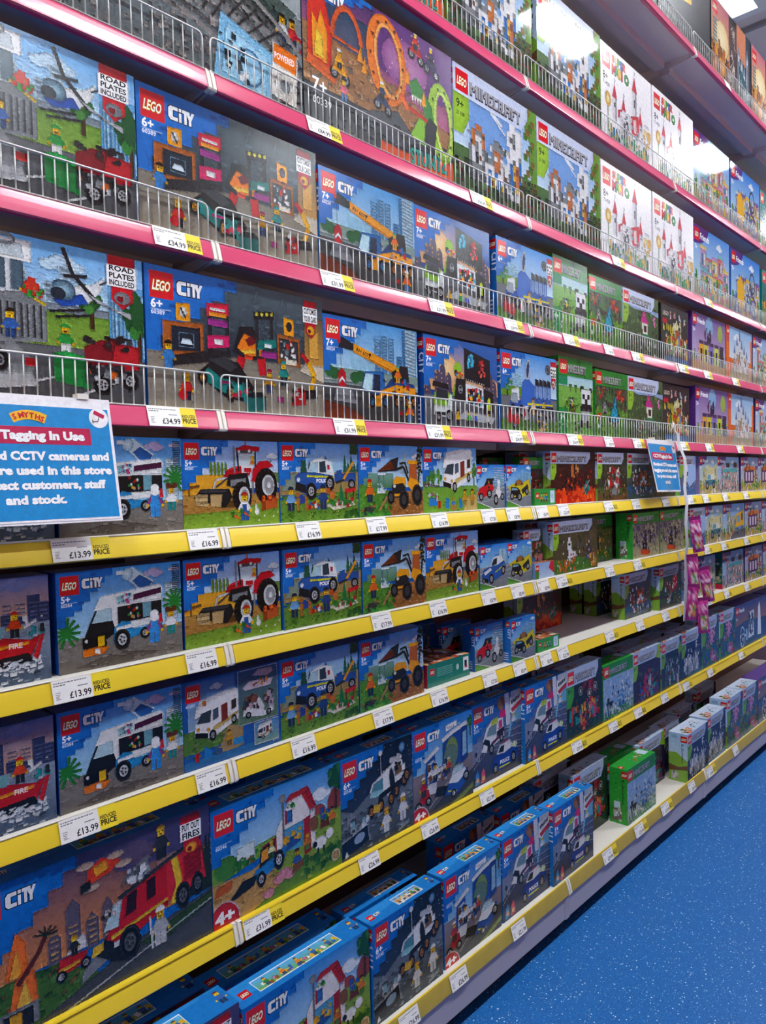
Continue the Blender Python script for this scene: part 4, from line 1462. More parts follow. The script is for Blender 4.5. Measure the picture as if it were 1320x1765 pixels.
def art_farm(c):
    c.G('3f96dc', 'bfe2f2', 0, 44)
    c.cloud(120, 76, 30)
    c.cloud(100, 84, 16, 'dbeaf4')
    c.P('7fae4a', 0, 36, 60, 46, c.A, 48, c.A, 60, 100, 60, 0, 52)
    c.E('4a8a3c', 14, 48, 12, 10)
    c.P('9a4a44', 130, 58, 130, 68, 138, 78, c.A, 72, c.A, 56)
    c.E('a8504c', 118, 58, 10, 10, 12, a0=0, a1=180)
    c.P('cfa868', 0, 0, c.A, 0, c.A, 54, 90, 50, 40, 36, 0, 38)
    c.P('8fae44', 60, 22, c.A, 24, c.A, 58, 110, 54)
    c.P('6f9a3a', 40, 0, c.A, 0, c.A, 26, 110, 22, 70, 12)
    c.confetti(0, 8, 70, 36, ['c09a5c', 'd8b478', 'b08a4c'], 60, 6, .3)
    c.confetti(60, 4, c.A, 50, ['7fa43c', '9ab850', '62903a'], 80, 5, .4)
    c.confetti(100, 8, c.A, 22, ['3a7a34', '2f6a2c'], 40, 5)
    c.tree(c.A - 6, 56, 50, 22, '1f5a34', '357a40', 24)
    c.city('', '60346', 66, 52)
    # barn
    c.P('ece8e8', 66, 40, 68, 60, 84, 84, 104, 86, 108, 62, 108, 52, 96, 50, 96, 36)
    c.P('5aa8d0', 74, 38, 76, 58, 100, 60, 98, 36)
    c.P('c03038', 78, 82, 84, 88, 106, 90, 116, 68, 108, 66, 98, 84)
    for i in range(6):
        c.L('8a1c28', .7, 100 + i * 2.6, 84 - i * 3, 108 + i * 1.4, 86 - i * 3)
    c.P('b02838', 100, 26, 108, 28, 108, 62, 100, 60)
    c.P('e8e4e4', 108, 30, 114, 32, 114, 66, 108, 64)
    c.R('3f78b8', 80, 63, 87, 74)
    c.R('c03038', 78, 62, 80, 75)
    c.P('c02838', 52, 32, 68, 38, 68, 56, 52, 52)
    c.P('f0f0f0', 55, 36, 65, 40, 65, 52, 55, 48)
    c.confetti(78, 76, 90, 81, ['3a9a3a', '5ab04a'], 10, 2.6)
    c.L('77797c', 2, 76, 40, 76, 84)
    c.E('9a9c9e', 76, 87, 4, 4)
    c.E('e8b020', 78, 48, 3, 4)
    # greenhouse, tractor
    c.P('d8e6ea', 24, 44, 26, 60, 44, 62, 44, 46)
    c.confetti(24, 42, 46, 52, ['3a8a3c', 'd84a20', '2f7a30'], 24, 4)
    c.P('c86a2c', 2, 26, 18, 28, 20, 36, 4, 34)
    c.P('2f8ac8', 38, 24, 44, 34, 62, 40, 78, 44, 78, 34, 58, 26)
    c.P('24272c', 48, 34, 50, 50, 66, 54, 66, 40)
    c.P('e8a02c', 50, 38, 51, 48, 58, 50, 58, 40)
    c.fig(62, 38, 16, 'd8d8a8', '3a6a3c', 'e8c84a')
    c.wheel(50, 24, 7, 'd8dade', 5)
    c.wheel(70, 34, 9, 'd8dade', 6)
    c.P('26292e', 14, 16, 42, 22, 46, 30, 30, 30)
    c.P('2f5fa0', 78, 38, 96, 42, 96, 50, 80, 48)
    c.confetti(80, 46, 96, 54, ['e0b030', 'd8c060'], 10, 4)
    # people and animals
    c.fig(91, 16, 20, '3a6ab0', '8a6a44', '5a3a20')
    c.fig(104, 30, 17, 'd07a2c', '5a8a3c', 'c84a20')
    c.fig(136, 42, 18, 'e0842c', '5a8a3c', '3a2416')
    for x, y in ((70, 16), (76, 20), (82, 16), (58, 8)):
        c.E('d89aa8', x, y, 6, 4.2)
        c.E('c88898', x - 5, y + 1, 2.4, 2.2)
    c.P('8a5a34', 84, 14, 98, 18, 100, 24, 86, 22)
    c.E('f0f0ee', 120, 31, 8, 6)
    c.E('f0f0ee', 132, 36, 5, 5)
    c.E('2c2c2c', 113, 31, 2.6, 3)
    c.R('2c2c2c', 116, 22, 118, 27)
    c.R('2c2c2c', 123, 22, 125, 27)
    c.P('7a3a2c', 120, 44, 132, 44, 131, 52, 121, 52)
    c.E('8a5a3a', 112, 52, 6, 7)
    c.confetti(122, 50, 132, 60, ['2f5fa8', '3a8a3c', 'd0a030'], 12, 4)
    c.E('c8282e', 10, 2, 16, 18, 26)
    c.Ring('e8d0d0', 10, 2, 17, 19, 1.4, 26)
    c.T('4+', 2, 3, 10, 'ffffff', .05, w=19)
    c.E('d8c8a0', c.A - 8, 12, 6, 6)
    c.E('b89a6a', c.A - 8, 12, 4, 4)

def art_rover(c):
    c.G('14182c', '3a4a66', 0, 40)
    c.E('3a6aa0', c.A - 16, 90, 5, 5.5, cc='9ac4e0')
    for i in range(30):
        c.E('c9d4e8', c.rnd.uniform(0, c.A), c.rnd.uniform(50, 100), .4)
    c.P('77828f', 0, 0, c.A, 0, c.A, 56, 76, 44, 40, 56, 16, 44, 0, 50)
    c.G('6f7a86', '48525e', 0, 0, c.A, 40)
    c.confetti(0, 0, c.A, 44, ['8a95a0', '5d6873', '9aa4ae', '4a545f'], 150, 7, .4, 12)
    c.city('6+', '60348', 62, 52)
    c.L('c9ccd0', 1.4, 58, 62, 57, 90)
    c.E('e0e2e4', 57, 92, 3, 3)
    c.P('eceef0', 40, 56, 44, 64, 78, 78, 92, 76, 92, 56, 60, 48)
    c.P('5d98a8', 42, 54, 46, 63, 60, 66, 60, 52)
    c.P('a3d4dc', 40, 50, 58, 48, 60, 54, 42, 56)
    c.P('8a6a4a', 78, 62, 92, 64, 92, 74, 80, 76)
    c.confetti(60, 68, 92, 82, ['f2f2f2', '2c2e32', 'c9ccd0'], 24, 5)
    c.E('eef0f2', 69, 58, 8, 16, 18, 8)
    c.E('2c2e34', 74, 58, 4, 14, 14, 8)
    c.P('22252a', 52, 44, 92, 52, 92, 58, 54, 50)
    for x, y in ((42, 36), (56, 38), (72, 40), (80, 46), (93, 54), (97, 58)):
        c.wheel(x, y, 7.5, 'd08a3c', 5)
    c.P('d8b43a', 44, 34, 54, 32, 56, 40, 46, 42)
    c.P('a3aab2', 12, 12, 36, 10, 40, 32, 22, 36, 12, 30)
    c.confetti(13, 12, 38, 34, ['3a4048', 'd8dce0', '6a7480', '8fb4c0'], 36, 5)
    c.fig(64, 8, 26, 'dfe2e6', 'd4d8dc', 'e0a040', 'e8e8ea')
    c.fig(90, 12, 28, 'e2e5e8', 'd8dce0', 'eceef0', 'e8e8ea')
    c.P('17243c', 0, 2, 38, 10, 36, 26, 0, 18)
    c.L('c9d4e0', .6, 0, 18, 36, 26, 38, 10)
    c.E('8fa4bc', 24, 16, 8, 5, 12, 12)
    c.P('d8dce0', 3, 2, 9, 3, 6, 9)

def art_pstation(c):
    c.G('2f86d4', '9ccbe8', 0, 48)
    c.skyline(70, c.A, 60, 34, '6ab0dc', '9ad0ec', 5)
    c.tree(c.A - 4, 70, 30, 14, '2f6a3a', '4a8a4a')
    c.G('9a8a90', '5d6066', 0, 0, c.A, 50)
    c.P('4c4f58', 20, 0, c.A, 0, c.A, 30, 66, 20)
    c.P('8a9a5c', 60, 0, c.A, 14, c.A, 8, 80, 0)
    c.L('d8dade', 1.2, 26, 8, 60, 28)
    c.city('', '60370', 46, 52)
    c.P('2a5aa8', 20, 30, 22, 66, 38, 70, 38, 34)
    c.P('e2e4e6', 17, 64, 42, 74, 46, 70, 21, 60)
    c.P('cfd6dc', 24, 36, 24, 58, 36, 61, 36, 38)
    c.P('2a5aa8', 50, 40, 52, 78, 90, 86, 92, 46)
    c.E('8aa05c', 68, 60, 12, 18, 16)
    c.E('6f8a7a', 66, 56, 13, 14)
    c.P('e6e8ea', 50, 80, 70, 86, 97, 90, 99, 85, 72, 81, 52, 75)
    c.P('f0f2f4', 58, 86, 78, 89, 78, 95, 58, 93)
    c.T('POLICE', 60, 88, 3, '55606c', .02)
    c.P('2a4a90', 84, 42, 86, 84, 98, 85, 98, 46)
    c.P('9ac0d8', 88, 50, 89, 78, 96, 79, 96, 52)
    c.confetti(24, 32, 58, 56, ['e8e8ea', '3a3f48', '8a5a3a', 'c9ccd0', '2a5aa8'], 40, 5)
    c.P('d8dade', 24, 24, 40, 22, 40, 34, 24, 36)
    c.fig(37, 36, 20, 'e8e8ea', '3a3a40', '3a2416')
    c.fig(62, 38, 18, 'c8442c', '3a4a66', 'd8d8d8')
    c.P('24262c', 36, 18, 56, 14, 60, 24, 40, 28)
    c.P('2f62b0', 54, 14, 62, 28, 82, 36, 98, 34, 98, 22, 78, 10)
    c.P('e4e8ea', 60, 26, 68, 34, 92, 36, 96, 30, 78, 22)
    c.P('b9d4de', 66, 34, 72, 42, 88, 42, 90, 36)
    c.P('d8d832', 60, 16, 76, 12, 76, 14, 60, 18)
    c.wheel(70, 12, 5)
    c.wheel(94, 26, 6)
    c.P('c02838', 8, 16, 14, 30, 26, 30, 28, 18)
    c.wheel(8, 15, 6)
    c.wheel(25, 17, 5)
    c.fig(17, 24, 22, 'c02838', '3a3a40', 'f0f0f0')
    c.E('c8282e', 8, -2, 17, 17, 26)
    c.Ring('e8d0d0', 8, -2, 18, 18, 1.4, 26)
    c.T('4+', 2, 1.5, 8, 'ffffff', .05, w=18)

def art_icecream(c):
    c.G('1f66b8', '6a86b0', 0, 40)
    c.P('d8dce6', 70, 100, 80, 100, 84, 56, 74, 50)
    c.P('7ab8d8', 84, 60, c.A, 58, c.A, 80, 86, 84)
    c.G('5a6488', '3a4260', 0, 0, c.A, 52)
    for i in range(10):
        c.L('8a92ac' if i % 2 else '6a728c', 2.4, 40, 34 + i * 2.4, c.A, 20 + i * 4.4)
    c.P('8a93ae', 0, 26, 30, 44, 50, 50, 0, 56)
    c.L('c4cad8', 1, 0, 22, 26, 36)
    c.city('5+', '60314', 66, 54)
    # van
    c.E('9a6a4c', 62, 91, 9, 8)
    c.P('a87a5a', 54, 92, 70, 94, 64, 76)
    c.P('7a4a34', 60, 98, 70, 96, 68, 84)
    c.E('d8307a', 65, 76, 7, 6)
    c.P('d8307a', 60, 76, 70, 76, 66, 66)
    c.P('e8eaec', 22, 52, 30, 66, 42, 74, 66, 72, 68, 48, 40, 40)
    c.P('b8c84a', 40, 66, 42, 74, 54, 75, 54, 68)
    c.P('7a98a8', 30, 56, 36, 66, 52, 67, 50, 54)
    c.P('d84a8a', 56, 58, 64, 60, 64, 70, 57, 69)
    c.P('3a2a48', 52, 50, 68, 54, 68, 60, 52, 57)
    c.P('22252c', 20, 44, 26, 54, 36, 50, 38, 40, 28, 36)
    c.P('e4e6ea', 18, 40, 24, 48, 32, 44, 30, 36)
    c.P('6a2a5c', 40, 42, 66, 50, 66, 54, 40, 46)
    c.wheel(40, 38, 6.5, rx=5)
    c.wheel(62, 47, 5.5, rx=4)
    # police car
    c.P('1f4fa8', 40, 16, 46, 26, 60, 30, 92, 30, 98, 24, 96, 14, 60, 6, 44, 8)
    c.P('e6e8ec', 50, 28, 58, 38, 80, 40, 88, 30, 68, 26)
    c.P('c02a58', 60, 38, 70, 42, 76, 40)
    c.P('28323e', 54, 29, 60, 36, 68, 36, 66, 28)
    c.P('d8e4c0', 82, 30, 90, 36, 98, 32, 94, 26)
    c.T('POLICE', 58, 14, 4.6, 'ffffff', .03)
    c.R('d8dc3a', 56, 9, 80, 11)
    c.wheel(48, 11, 7, rx=5)
    c.wheel(88, 16, 7.5, rx=5.5)
    for x, col in ((10, '4a9ad8'), (22, 'e06a8a')):
        c.P(col, x - 5, 2, x + 5, 3, x + 3, 16, x, 20, x - 4, 14)
        c.E('f0c8a0', x, 8, 3, 3)
    c.fig(90, 54, 20, 'd8e4ee', '4a8ac0', '5aa0d8')
    c.P('8ac8e8', 76, 44, 80, 42, 86, 60, 82, 62)
    c.Ring('d8dce4', 12, 34, 3, 4, 1, 10)
    c.E('2a3a5c', 8, 40, 2, 3)
    c.P('e8ecee', 82, 74, 90, 70, c.A, 82, c.A, 96, 90, 100, 82, 92)
    c.R('b9bcc8', 84, 92, c.A, 100)
    for i in range(7):
        c.Q('1a1a1e', 86 + i * 2.9, 86 + i * .7, 1.9, 5, -8)
    c.P('c82838', 84, 78, c.A, 86, c.A, 80, 88, 73)

# -- block-world boxes
def art_village(c):
    c.G('8fb8e8', 'cfe4f4', 0, 30)
    c.P('7aa4dc', 22, 40, 100, 40, 100, 78, 22, 78)
    c.L('f0f6fc', 3, 40, 84, 70, 70)
    c.L('e8f0fa', 2, 46, 80, 74, 64)
    c.G('5a7a4a', '4a5a40', 0, 0, c.A, 36)
    c.confetti(0, 0, c.A, 26, ['6a8a5a', '3a4a38', '7a7a70', '55604c', '8a3a34', '2c3430'], 150, 5, 1, 0)
    w = {'w': 'e8e8ea', 'g': '8a8d90', 'b': '3f7ac0', 'o': 'c87a4a', 'y': 'e0b84a', 'd': '44484c', 'k': '6a6d70'}
    c.cubes(20, 14, 4.6, ['  oo        ', ' oggo   gg  ', ' owwo  gggg ', ' ogwo  goog ', 'gwgwgk gwow ', 'gwdwgkggoow ', 'gwdwgwwwoowk', 'kgggkwbwbwwk', 'kgdgkwbywbwk', 'kgdgkwbywbyk'], w)
    c.cubes(72, 10, 4.6, ['  ww  ', '  wwww', ' wwgww', ' wkgww', ' wwkww', '  wwww', ' gwwwg', ' wwkwb', ' wbyob', 'wwbyob', 'wwbyob', 'wkbkob', 'kkbkyb', 'kwwkwk', 'dkwkwd'], w)
    c.confetti(20, 14, 100, 56, ['b4b6b8', '6a6d70', 'e8e8ea', '8a5a48', '5a6a58'], 40, 4, 1, 0)
    c.P('6f9a3c', 104, 100, c.A, 100, c.A, 30, 116, 34, 112, 56, 118, 66, 106, 78)
    for i in range(14):
        c.R('8a6a3c' if i % 2 else '557a30', 104 + (i % 4) * 4, 34 + i * 4.6, 110 + (i % 4) * 4, 40 + i * 4.6)
    c.confetti(96, 10, c.A, 34, ['4a5a3a', '6a5238', '3a4430'], 60, 5, 1, 0)
    c.mine('9+', '21188', hh=23, z=18)

def art_panda(c):
    c.G('9accea', 'cfe6d8', 0, 46)
    c.G('8abf5a', '6aa444', 0, 0, c.A, 62)
    c.confetti(0, 4, c.A, 56, ['7ab450', '5f9a40', '94c868'], 120, 5, .6, 0)
    c.P('1f9a6a', 0, 64, 22, 64, 22, 78, 0, 80)
    for x in (26, 40, 58):
        c.R('3a7a3a', x, 62, x + 8, 66)
        c.R('5a4a30', x + 3, 56, x + 5, 62)
    p = {'w': 'eceef0', 'k': '26282c', 'g': 'b4b8bc', 'd': '55585c'}
    c.cubes(56, 10, 3.2, ['kk      kk', 'kwwwwwwwwk', ' wwwwwwww ', ' wkkwwkkw ', ' wkkwwkkw ', ' wwwkkwww ', ' wwwkkwww ', ' kkkkkkkk ', 'kkkkkkkkkk', 'kkddkkddkk', ' ggggggg  ', ' gwgggwg  ', ' gwgggwg  ', ' gggggg   ', 'kkgggkkk  ', 'kkk  kkk  ', 'kkk  kkkk '], p)
    c.cubes(24, 34, 3, [' k k ', ' www ', ' wkw ', ' kkk ', ' k k '], p)
    c.confetti(14, 30, 44, 44, ['e8d030', '5a8a2c', '2f6a2c', '7a5a30'], 30, 3, 1.5, 0)
    c.R('2f9a4c', 0, 0, 20, 34)
    c.confetti(0, 0, 22, 34, ['3aae5a', '27844a', 'd8f0d8'], 24, 3, 1, 0)
    c.confetti(40, 0, 56, 20, ['26282c', 'e8e8e8', '8a8d90'], 24, 3, 1, 0)
    c.mine('8+', '21245', green=True)
    c.T('8+', 4, 20, 6, 'e8f8e8', .02)

def art_sword(c):
    c.G('4a5a48', '5a8a4a', 0, 40)
    c.confetti(0, 40, c.A, 78, ['3a4a3c', '5a6a54', '44543f', '6a4a40'], 120, 6, 1, 0)
    c.G('6a9a3a', '4a7a2c', 0, 0, c.A, 40)
    c.confetti(0, 0, c.A, 42, ['7aac44', '578a34', '86b850'], 110, 5, 1, 0)
    s_ = {'t': '35b8d0', 'd': '187c98', 'k': '1a3a48', 'g': 'a9acae', 'b': '6a4a30', 'o': 'e87a28', 'r': 'c83a28'}
    c.cubes(44, 16, 3.4, ['      dd  ', '     dtk  ', '     dtk  ', '    dttk  ', '    dtdk  ', '   ddttk  ', '  dttdttk ', '  dtttdtk ', ' dttdtttdk', ' dtdtttdtk', 'kdtttdtttk', 'kkdtttdtkk', '  gkbbkg  ', '   gbbg   '], s_)
    c.cubes(22, 34, 3, ['  g  ', ' gkg ', ' ggg ', ' gbg ', 'ggbgg', 'gkbkg'], s_)
    c.cubes(6, 26, 3, ['orro', 'roor', 'o  o'], s_)
    c.confetti(70, 58, 92, 72, ['c8442c', 'e0603a', 'a83424'], 24, 5, 1, 0)
    c.confetti(4, 60, 30, 74, ['c8442c', 'e87a5a'], 14, 4, 1, 0)
    c.mine('8+', '21247', green=True)
    c.T('8+', 5, 12, 7, 'e8f8e8', .02)

def art_pighouse(c):
    c.G('5a7444', '46583a', 0, 0)
    c.confetti(0, 0, c.A, 80, ['4f6a3c', '6a844c', '3f5234', '5a6a48', '74905a'], 200, 6, 1, 0)
    c.P('a3b8da', 0, 78, c.A, 78, c.A, 70, 100, 74, 40, 72)
    p = {'m': 'd03a94', 'w': 'e8e4d8', 'b': '8a5a34', 'g': '3a8a5a', 'k': '3a3430', 'p': 'e88ac0', 'd': '5a3a28', 's': '8a8d88'}
    c.cubes(62, 18, 3.6, ['    m      ', '   mmm     ', '   mpm     ', '  mmmmm    ', ' mmmmmmm   ', ' mmmmmmmm  ', '  wwwwww   ', '  wwdkdw   ', '  wwdkdw   ', '  bwdkdw   ', '  bwwwww g ', ' ggggggggg ', 'g ssssss gg', ' gsbssks g ', '  ssksks   ', ' kk ss kk  '], p)
    c.cubes(112, 52, 3.4, [' pp', 'pp ', ' pp', ' pp', '  p'], p)
    c.confetti(30, 6, 74, 34, ['4a7a4a', 'd8d4c8', '8a6a4a', '5a6458', 'a03a30'], 60, 4, 1, 0)
    c.confetti(90, 2, 130, 24, ['c8c8c0', '50584c', '2c3430'], 40, 4, 1, 0)
    c.mine('8+', '21170')

def pixelbox(bg, ground, pal, fx, hdr='c9d3ea', green=False, age='8+', num='', cell=4, n=150, tabc='9cc43c'):
    def f(c):
        c.G(bg[0], bg[1], 0, 0)
        c.confetti(0, 26, c.A, 82, [bg[0], bg[1], bg[2]], 90, 8, 1, 0)
        c.G(ground[0], ground[1], 0, 0, c.A, 26)
        c.confetti(0, 0, c.A, 28, ground, 70, 6, .8, 0)
        c.confetti(c.A * .2, 10, c.A * .92, 62, pal, n, cell, 1.2, 0)
        fx(c)
        c.mine(age, num, hdr, tabc, green=green, z=17 if c.A < 100 else 19)
    return f

def fx_small(c):
    c.confetti(c.A * .3, 30, c.A * .8, 66, ['7a1f24', 'a03028', '3a1a1c'], 26, 9, 1, 30)
    c.P('7fb0c8', 20, 26, 50, 40, 30, 20)
    c.P('c87a3a', 36, 22, c.A, 30, c.A, 12, 30, 10)
    c.R('3a9a3c', 0, 0, 8, 74)
def fx_swamp(c):
    c.P('9cc43c', 0, 76, 20, 76, 30, 56, 0, 46)
    c.confetti(c.A * .4, 40, c.A * .9, 74, ['2f6a4a', '8a5a3c', 'd8b48a', 'c8302c', 'e0a0b0'], 50, 7, 1, 10)
    c.P('2f4f9a', 0, 30, 30, 40, 34, 26, 10, 20)
    c.R('d88aa8', c.A - 18, 34, c.A - 2, 48)
    c.R('5a8ac0', c.A * .42, 26, c.A * .6, 42)
def fx_lava(c):
    c.confetti(c.A * .12, 4, c.A * .95, 26, ['d83a1c', 'e8541c', 'c82a18', 'f07a28'], 80, 12, 1.2, 0)
    c.cubes(c.A * .3, 24, 4.2, ['  kk   k  ', ' krrk krk ', ' krokkkrk ', 'kkrrkrrkkk', 'krkkkrokkr', 'kkrkkkkrkk', 'krrkrkkrrk'], {'k': '2c1a1c', 'r': 'a8282a', 'o': 'f0882c'})
    c.confetti(c.A * .45, 50, c.A * .62, 74, ['c87a3c', 'd89a5c', 'a85a2c'], 20, 6, 1.3, 0)
    c.E('3a3a3e', c.A * .66, 74, 9, 10)
    c.confetti(c.A * .72, 18, c.A * .86, 40, ['1f7a78', '2f9a94', '3a3a3e'], 20, 6, 1, 0)
    c.L('b8bcc0', 2, c.A * .7, 20, c.A * .86, 44)
def fx_cross(c):
    c.P('8a9094', 60, 14, 84, 10, 104, 60, 90, 64)
    c.confetti(50, 20, 104, 70, ['c8302c', 'e8e8ea', '7a2a2c', '9aa0a4'], 50, 7, 1.4, 30)
def fx_fox(c):
    c.cubes(60, 26, 4.6, [' o     o ', ' oo   oo ', ' ooooooo ', ' oowwwoo ', ' okwwwko ', ' wwwkwww ', ' woooow  ', '  o  o   '], {'o': 'd8682c', 'w': 'eceef0', 'k': '2c2426'})
    c.confetti(40, 8, 110, 24, ['3a5a9a', '2f6a4a', 'd8d8d8', '7a4a2c'], 40, 6, 1, 0)
    c.confetti(24, 30, 60, 70, ['e8eaee', '8a3a2c', '3a4a38'], 40, 6, 1.4, 10)
def fx_llama(c):
    c.cubes(c.A * .28, 20, 4, ['  ww  ', '  ww  ', ' wwww ', ' wkkw ', ' wwww ', ' wwww ', '  www     ', '  wwwwwww ', '  wwrwrww ', ' wwwwwwww ', '  ww   ww ', '  ww   ww '], {'w': 'e6e2e6', 'k': '2c2628', 'r': 'a03a2c'})
    c.confetti(c.A * .08, 6, c.A * .5, 26, ['c86a2c', 'e09a3c', '3a8a3c', 'e8e8e8'], 50, 6, 1.2, 0)
    c.cubes(c.A * .74, 20, 4, [' k k ', 'kkbkk', 'kbwbk', 'kkbkk', 'bkkkb', 'kwbwk', 'bb bb'], {'k': '4a4440', 'b': '7a6a8a', 'w': 'c9b8d8'})
    c.confetti(c.A * .82, 4, c.A, 28, ['d08a3c', 'e8c06a', 'a86a2c'], 24, 6, 1.4, 0)
def fx_portal(c):
    c.cubes(44, 14, 4.6, ['    k  ', '  wkkk ', '  kpkpw', ' wkkkk ', ' ko kkw', ' kkkkk ', 'wkkwkk ', ' kkkkk ', ' kkwkk '], {'k': '2c2630', 'w': 'c9c4d0', 'p': '7a4a9a', 'o': 'd8541c'})
    c.P('d8541c', 40, 8, 84, 4, 84, 14, 40, 20)
    c.R('3a2a20', 18, 34, 22, 56)
    c.R('2c2630', 88, 30, 94, 60)
def fx_moosh(c):
    c.E('c8202c', 90, 60, 16, 20)
    for x, y in ((84, 64), (94, 70), (98, 54), (88, 50), (80, 54)):
        c.R('f0e8e8', x, y, x + 4, y + 4)
    c.confetti(30, 16, 80, 60, ['3a7a34', 'a8322c', '2f2a26', 'e8e4e0', '6a3a2c'], 70, 7, 1.4, 0)
def fx_fungus(c):
    c.confetti(50, 58, 84, 80, ['7a1f3c', 'a82a4c', '55182c'], 40, 8, 1, 0)
    c.confetti(10, 22, 96, 46, ['d8442c', 'e88a3c', '2fa0a0', 'd83a8a', 'f0c04a', 'c0202c'], 60, 6, 1.6, 15)
    for x, y in ((40, 64), (66, 56), (66, 36), (84, 62)):
        c.Ring('c9c4b8', x, y, 6, 7, 1.2, 12)
        c.R('c9c4b8', x - 2, y - 3, x + 2, y + 3)
    c.cubes(40, 6, 4, [' oo ', 'orro', ' rr ', ' oo '], {'o': 'e07a2c', 'r': 'c83a28'})
def fx_icecastle(c):
    c.cubes(54, 16, 4.2, ['    ww  ', '    bw  ', '   wbbw ', '   wbww ', '   bbbw ', '  wbwbb ', '  bbbbw ', ' wbwbbb ', ' bbbwbb ', 'wbkbbkb ', 'bbkbbkbb'], {'w': 'e2e8f0', 'b': '5f9ad0', 'k': '2a4a70'})
    c.cubes(10, 20, 4, [' kk ', ' kk ', 'kkkkkkk', ' k kkk ', ' k k k '], {'k': '2a3442'})
    c.confetti(0, 0, c.A, 16, ['2f8a44', '3aa054', 'd8e4ec', '2c6a8a'], 50, 6, 1, 0)
def fx_nether(c):
    c.cubes(44, 20, 4.6, ['  m   g ', ' mmm  g ', ' mrm ggw', 'mmmm gww', ' rm  www', ' mm mwww', 'mmmmmgww', ' mm  ggg'], {'m': 'a8205c', 'r': 'd83a6a', 'g': '6a7080', 'w': 'b4bcc8'})
    c.confetti(30, 6, 110, 24, ['d83a2c', '2fa0a0', '3a4a9a', '8a2a6a'], 60, 6, 1.4, 0)
    c.P('9cc43c', 96, 88, 110, 100, c.A, 100, c.A, 70, 104, 76)
def fx_deep(c):
    c.confetti(18, 10, 96, 64, ['1f6a64', '2c8a84', 'b8b4c0', '6a5a7a', '202a44'], 120, 5, 2.4, 8)
    c.R('c8483c', 40, 28, 46, 34)
    c.P('7fae3c', 84, 80, 100, 92, c.A, 70, 92, 60)
def fx_skel(c):
    c.confetti(10, 12, 96, 44, ['dfe2e8', 'b9c0cc', '8a94a8', 'e8ecf0'], 110, 4.5, 2.6, 8)
    c.cubes(12, 58, 4, ['kkk', 'kwk', 'kkk', ' k '], {'k': 'c9ccd4', 'w': '2a3358'})
    c.cubes(80, 58, 4, ['ww', 'wk', 'ww', 'w '], {'k': '2a3358', 'w': 'd8dce4'})
    c.P('2a6a8a', 40, 4, c.A, 12, c.A, 0, 30, 0)
def fx_axo(c):
    c.cubes(34, 42, 4.2, ['p  ppp  p', 'pppppppp ', ' pkppkppp', 'p ppppp p', '   pppp  ', '  pppp   ', '  pp pp  ', '   pp    '], {'p': 'd89ac8', 'k': '3a2440'})
    c.E('c88ab8', 60, 16, 16, 9)
    for a in range(20, 170, 30):
        c.L('e0a8d0', 3, 60, 14, 60 + 20 * math.cos(math.radians(a)), 14 + 16 * math.sin(math.radians(a)))
    c.confetti(8, 4, 92, 40, ['2f8a7a', '3a6ab0', '3a9a5a', 'd86a8a'], 60, 5, 1.6, 8)
    c.R('7fae3c', 4, 46, 16, 76)
def fx_rabbit(c):
    c.P('a9c4ea', 0, 100, c.A, 100, c.A, 40, c.A * .6, 20, c.A * .1, 60)
    c.cubes(c.A * .3, 44, 5, ['w  w ', 'w  w ', 'wwww ', 'wkkw ', 'wwww ', 'rbbr ', 'rbbr ', 'w  w '], {'w': 'e8eaee', 'k': '3a3436', 'r': '7a3a2c', 'b': 'a8603c'})

# -- other boxes
def art_castlewhite(c):
    c.G('f6f4f6', 'e9e6ea', 0, 0)
    c.lego(4, 76, 18)
    for i, (ch, col) in enumerate(zip('SUPER', ('e03a30', 'e8b820', '3a8a3c', '2f62b0', 'e03a30'))):
        c.T(ch, 27 + i * 6.5, 87, 8, col, .05, out='1a1a1c', oo=.1)
    for i, (ch, col) in enumerate(zip('MARIO', ('c8282c', '2f8a3c', 'e8b820', 'c8282c', '2f8a3c'))):
        c.T(ch, 26 + i * 7.6, 75, 10, col, .05, out='1a1a1c', oo=.1)
    c.T('8+', 5, 63, 8, '2a2a2c', .02)
    c.T('71408', 5, 57, 4.5, '55565a')
    wl, gr, rd = 'd9d6dc', '9a96a0', 'd02c40'
    for x, y, w, h in ((32, 26, 9, 24), (82, 30, 10, 44), (54, 22, 8, 22), (97, 20, 9, 22)):
        c.R(wl, x - w / 2, y, x + w / 2, y + h)
        c.R(gr, x + w * .2, y, x + w / 2, y + h)
        c.P(rd, x - w * .65, y + h, x + w * .65, y + h, x, y + h + w * 1.7)
        c.L('3a3a3e', .7, x, y + h + w * 1.7, x, y + h + w * 2.3)
        c.P('c8c8cc', x, y + h + w * 2.3, x + 3, y + h + w * 2.1, x, y + h + w * 1.9)
        c.R('44424a', x - 1.4, y + h * .6, x + 1.4, y + h * .8)
    c.P(wl, 44, 10, 106, 8, 106, 34, 86, 40, 66, 44, 44, 38)
    c.E('44424a', 60, 26, 6, 14, 14)
    c.R('44424a', 54, 8, 66, 26)
    c.P(rd, 72, 44, 92, 50, 94, 30, 86, 22, 74, 26)
    c.P('f0c8c8', 78, 42, 86, 44, 86, 28, 80, 28)
    c.P(rd, 40, 40, 50, 44, 50, 36, 40, 32)
    c.confetti(18, 4, 116, 16, ['2f8a4a', 'd8a83c', '6a6a70', '3a7aa8', 'c8c8cc', '2c2c30', '55a06a'], 130, 6, 1.4, 20)
    c.E('d8a83c', 16, 44, 7, 8)
    c.E('f0d890', 16, 44, 4, 4.5)
    c.L('5a8a4a', 2, 16, 12, 16, 36)
    c.confetti(44, 16, 104, 40, ['c4c0c8', 'e8e6ea', '8d8994'], 40, 5, 1, 0)
    c.confetti(106, 22, 124, 40, ['d8a83c', 'e8c88a', 'b8862c'], 20, 5, 1.4, 10)
    c.R('c8c8cc', 108, 44, 120, 47)

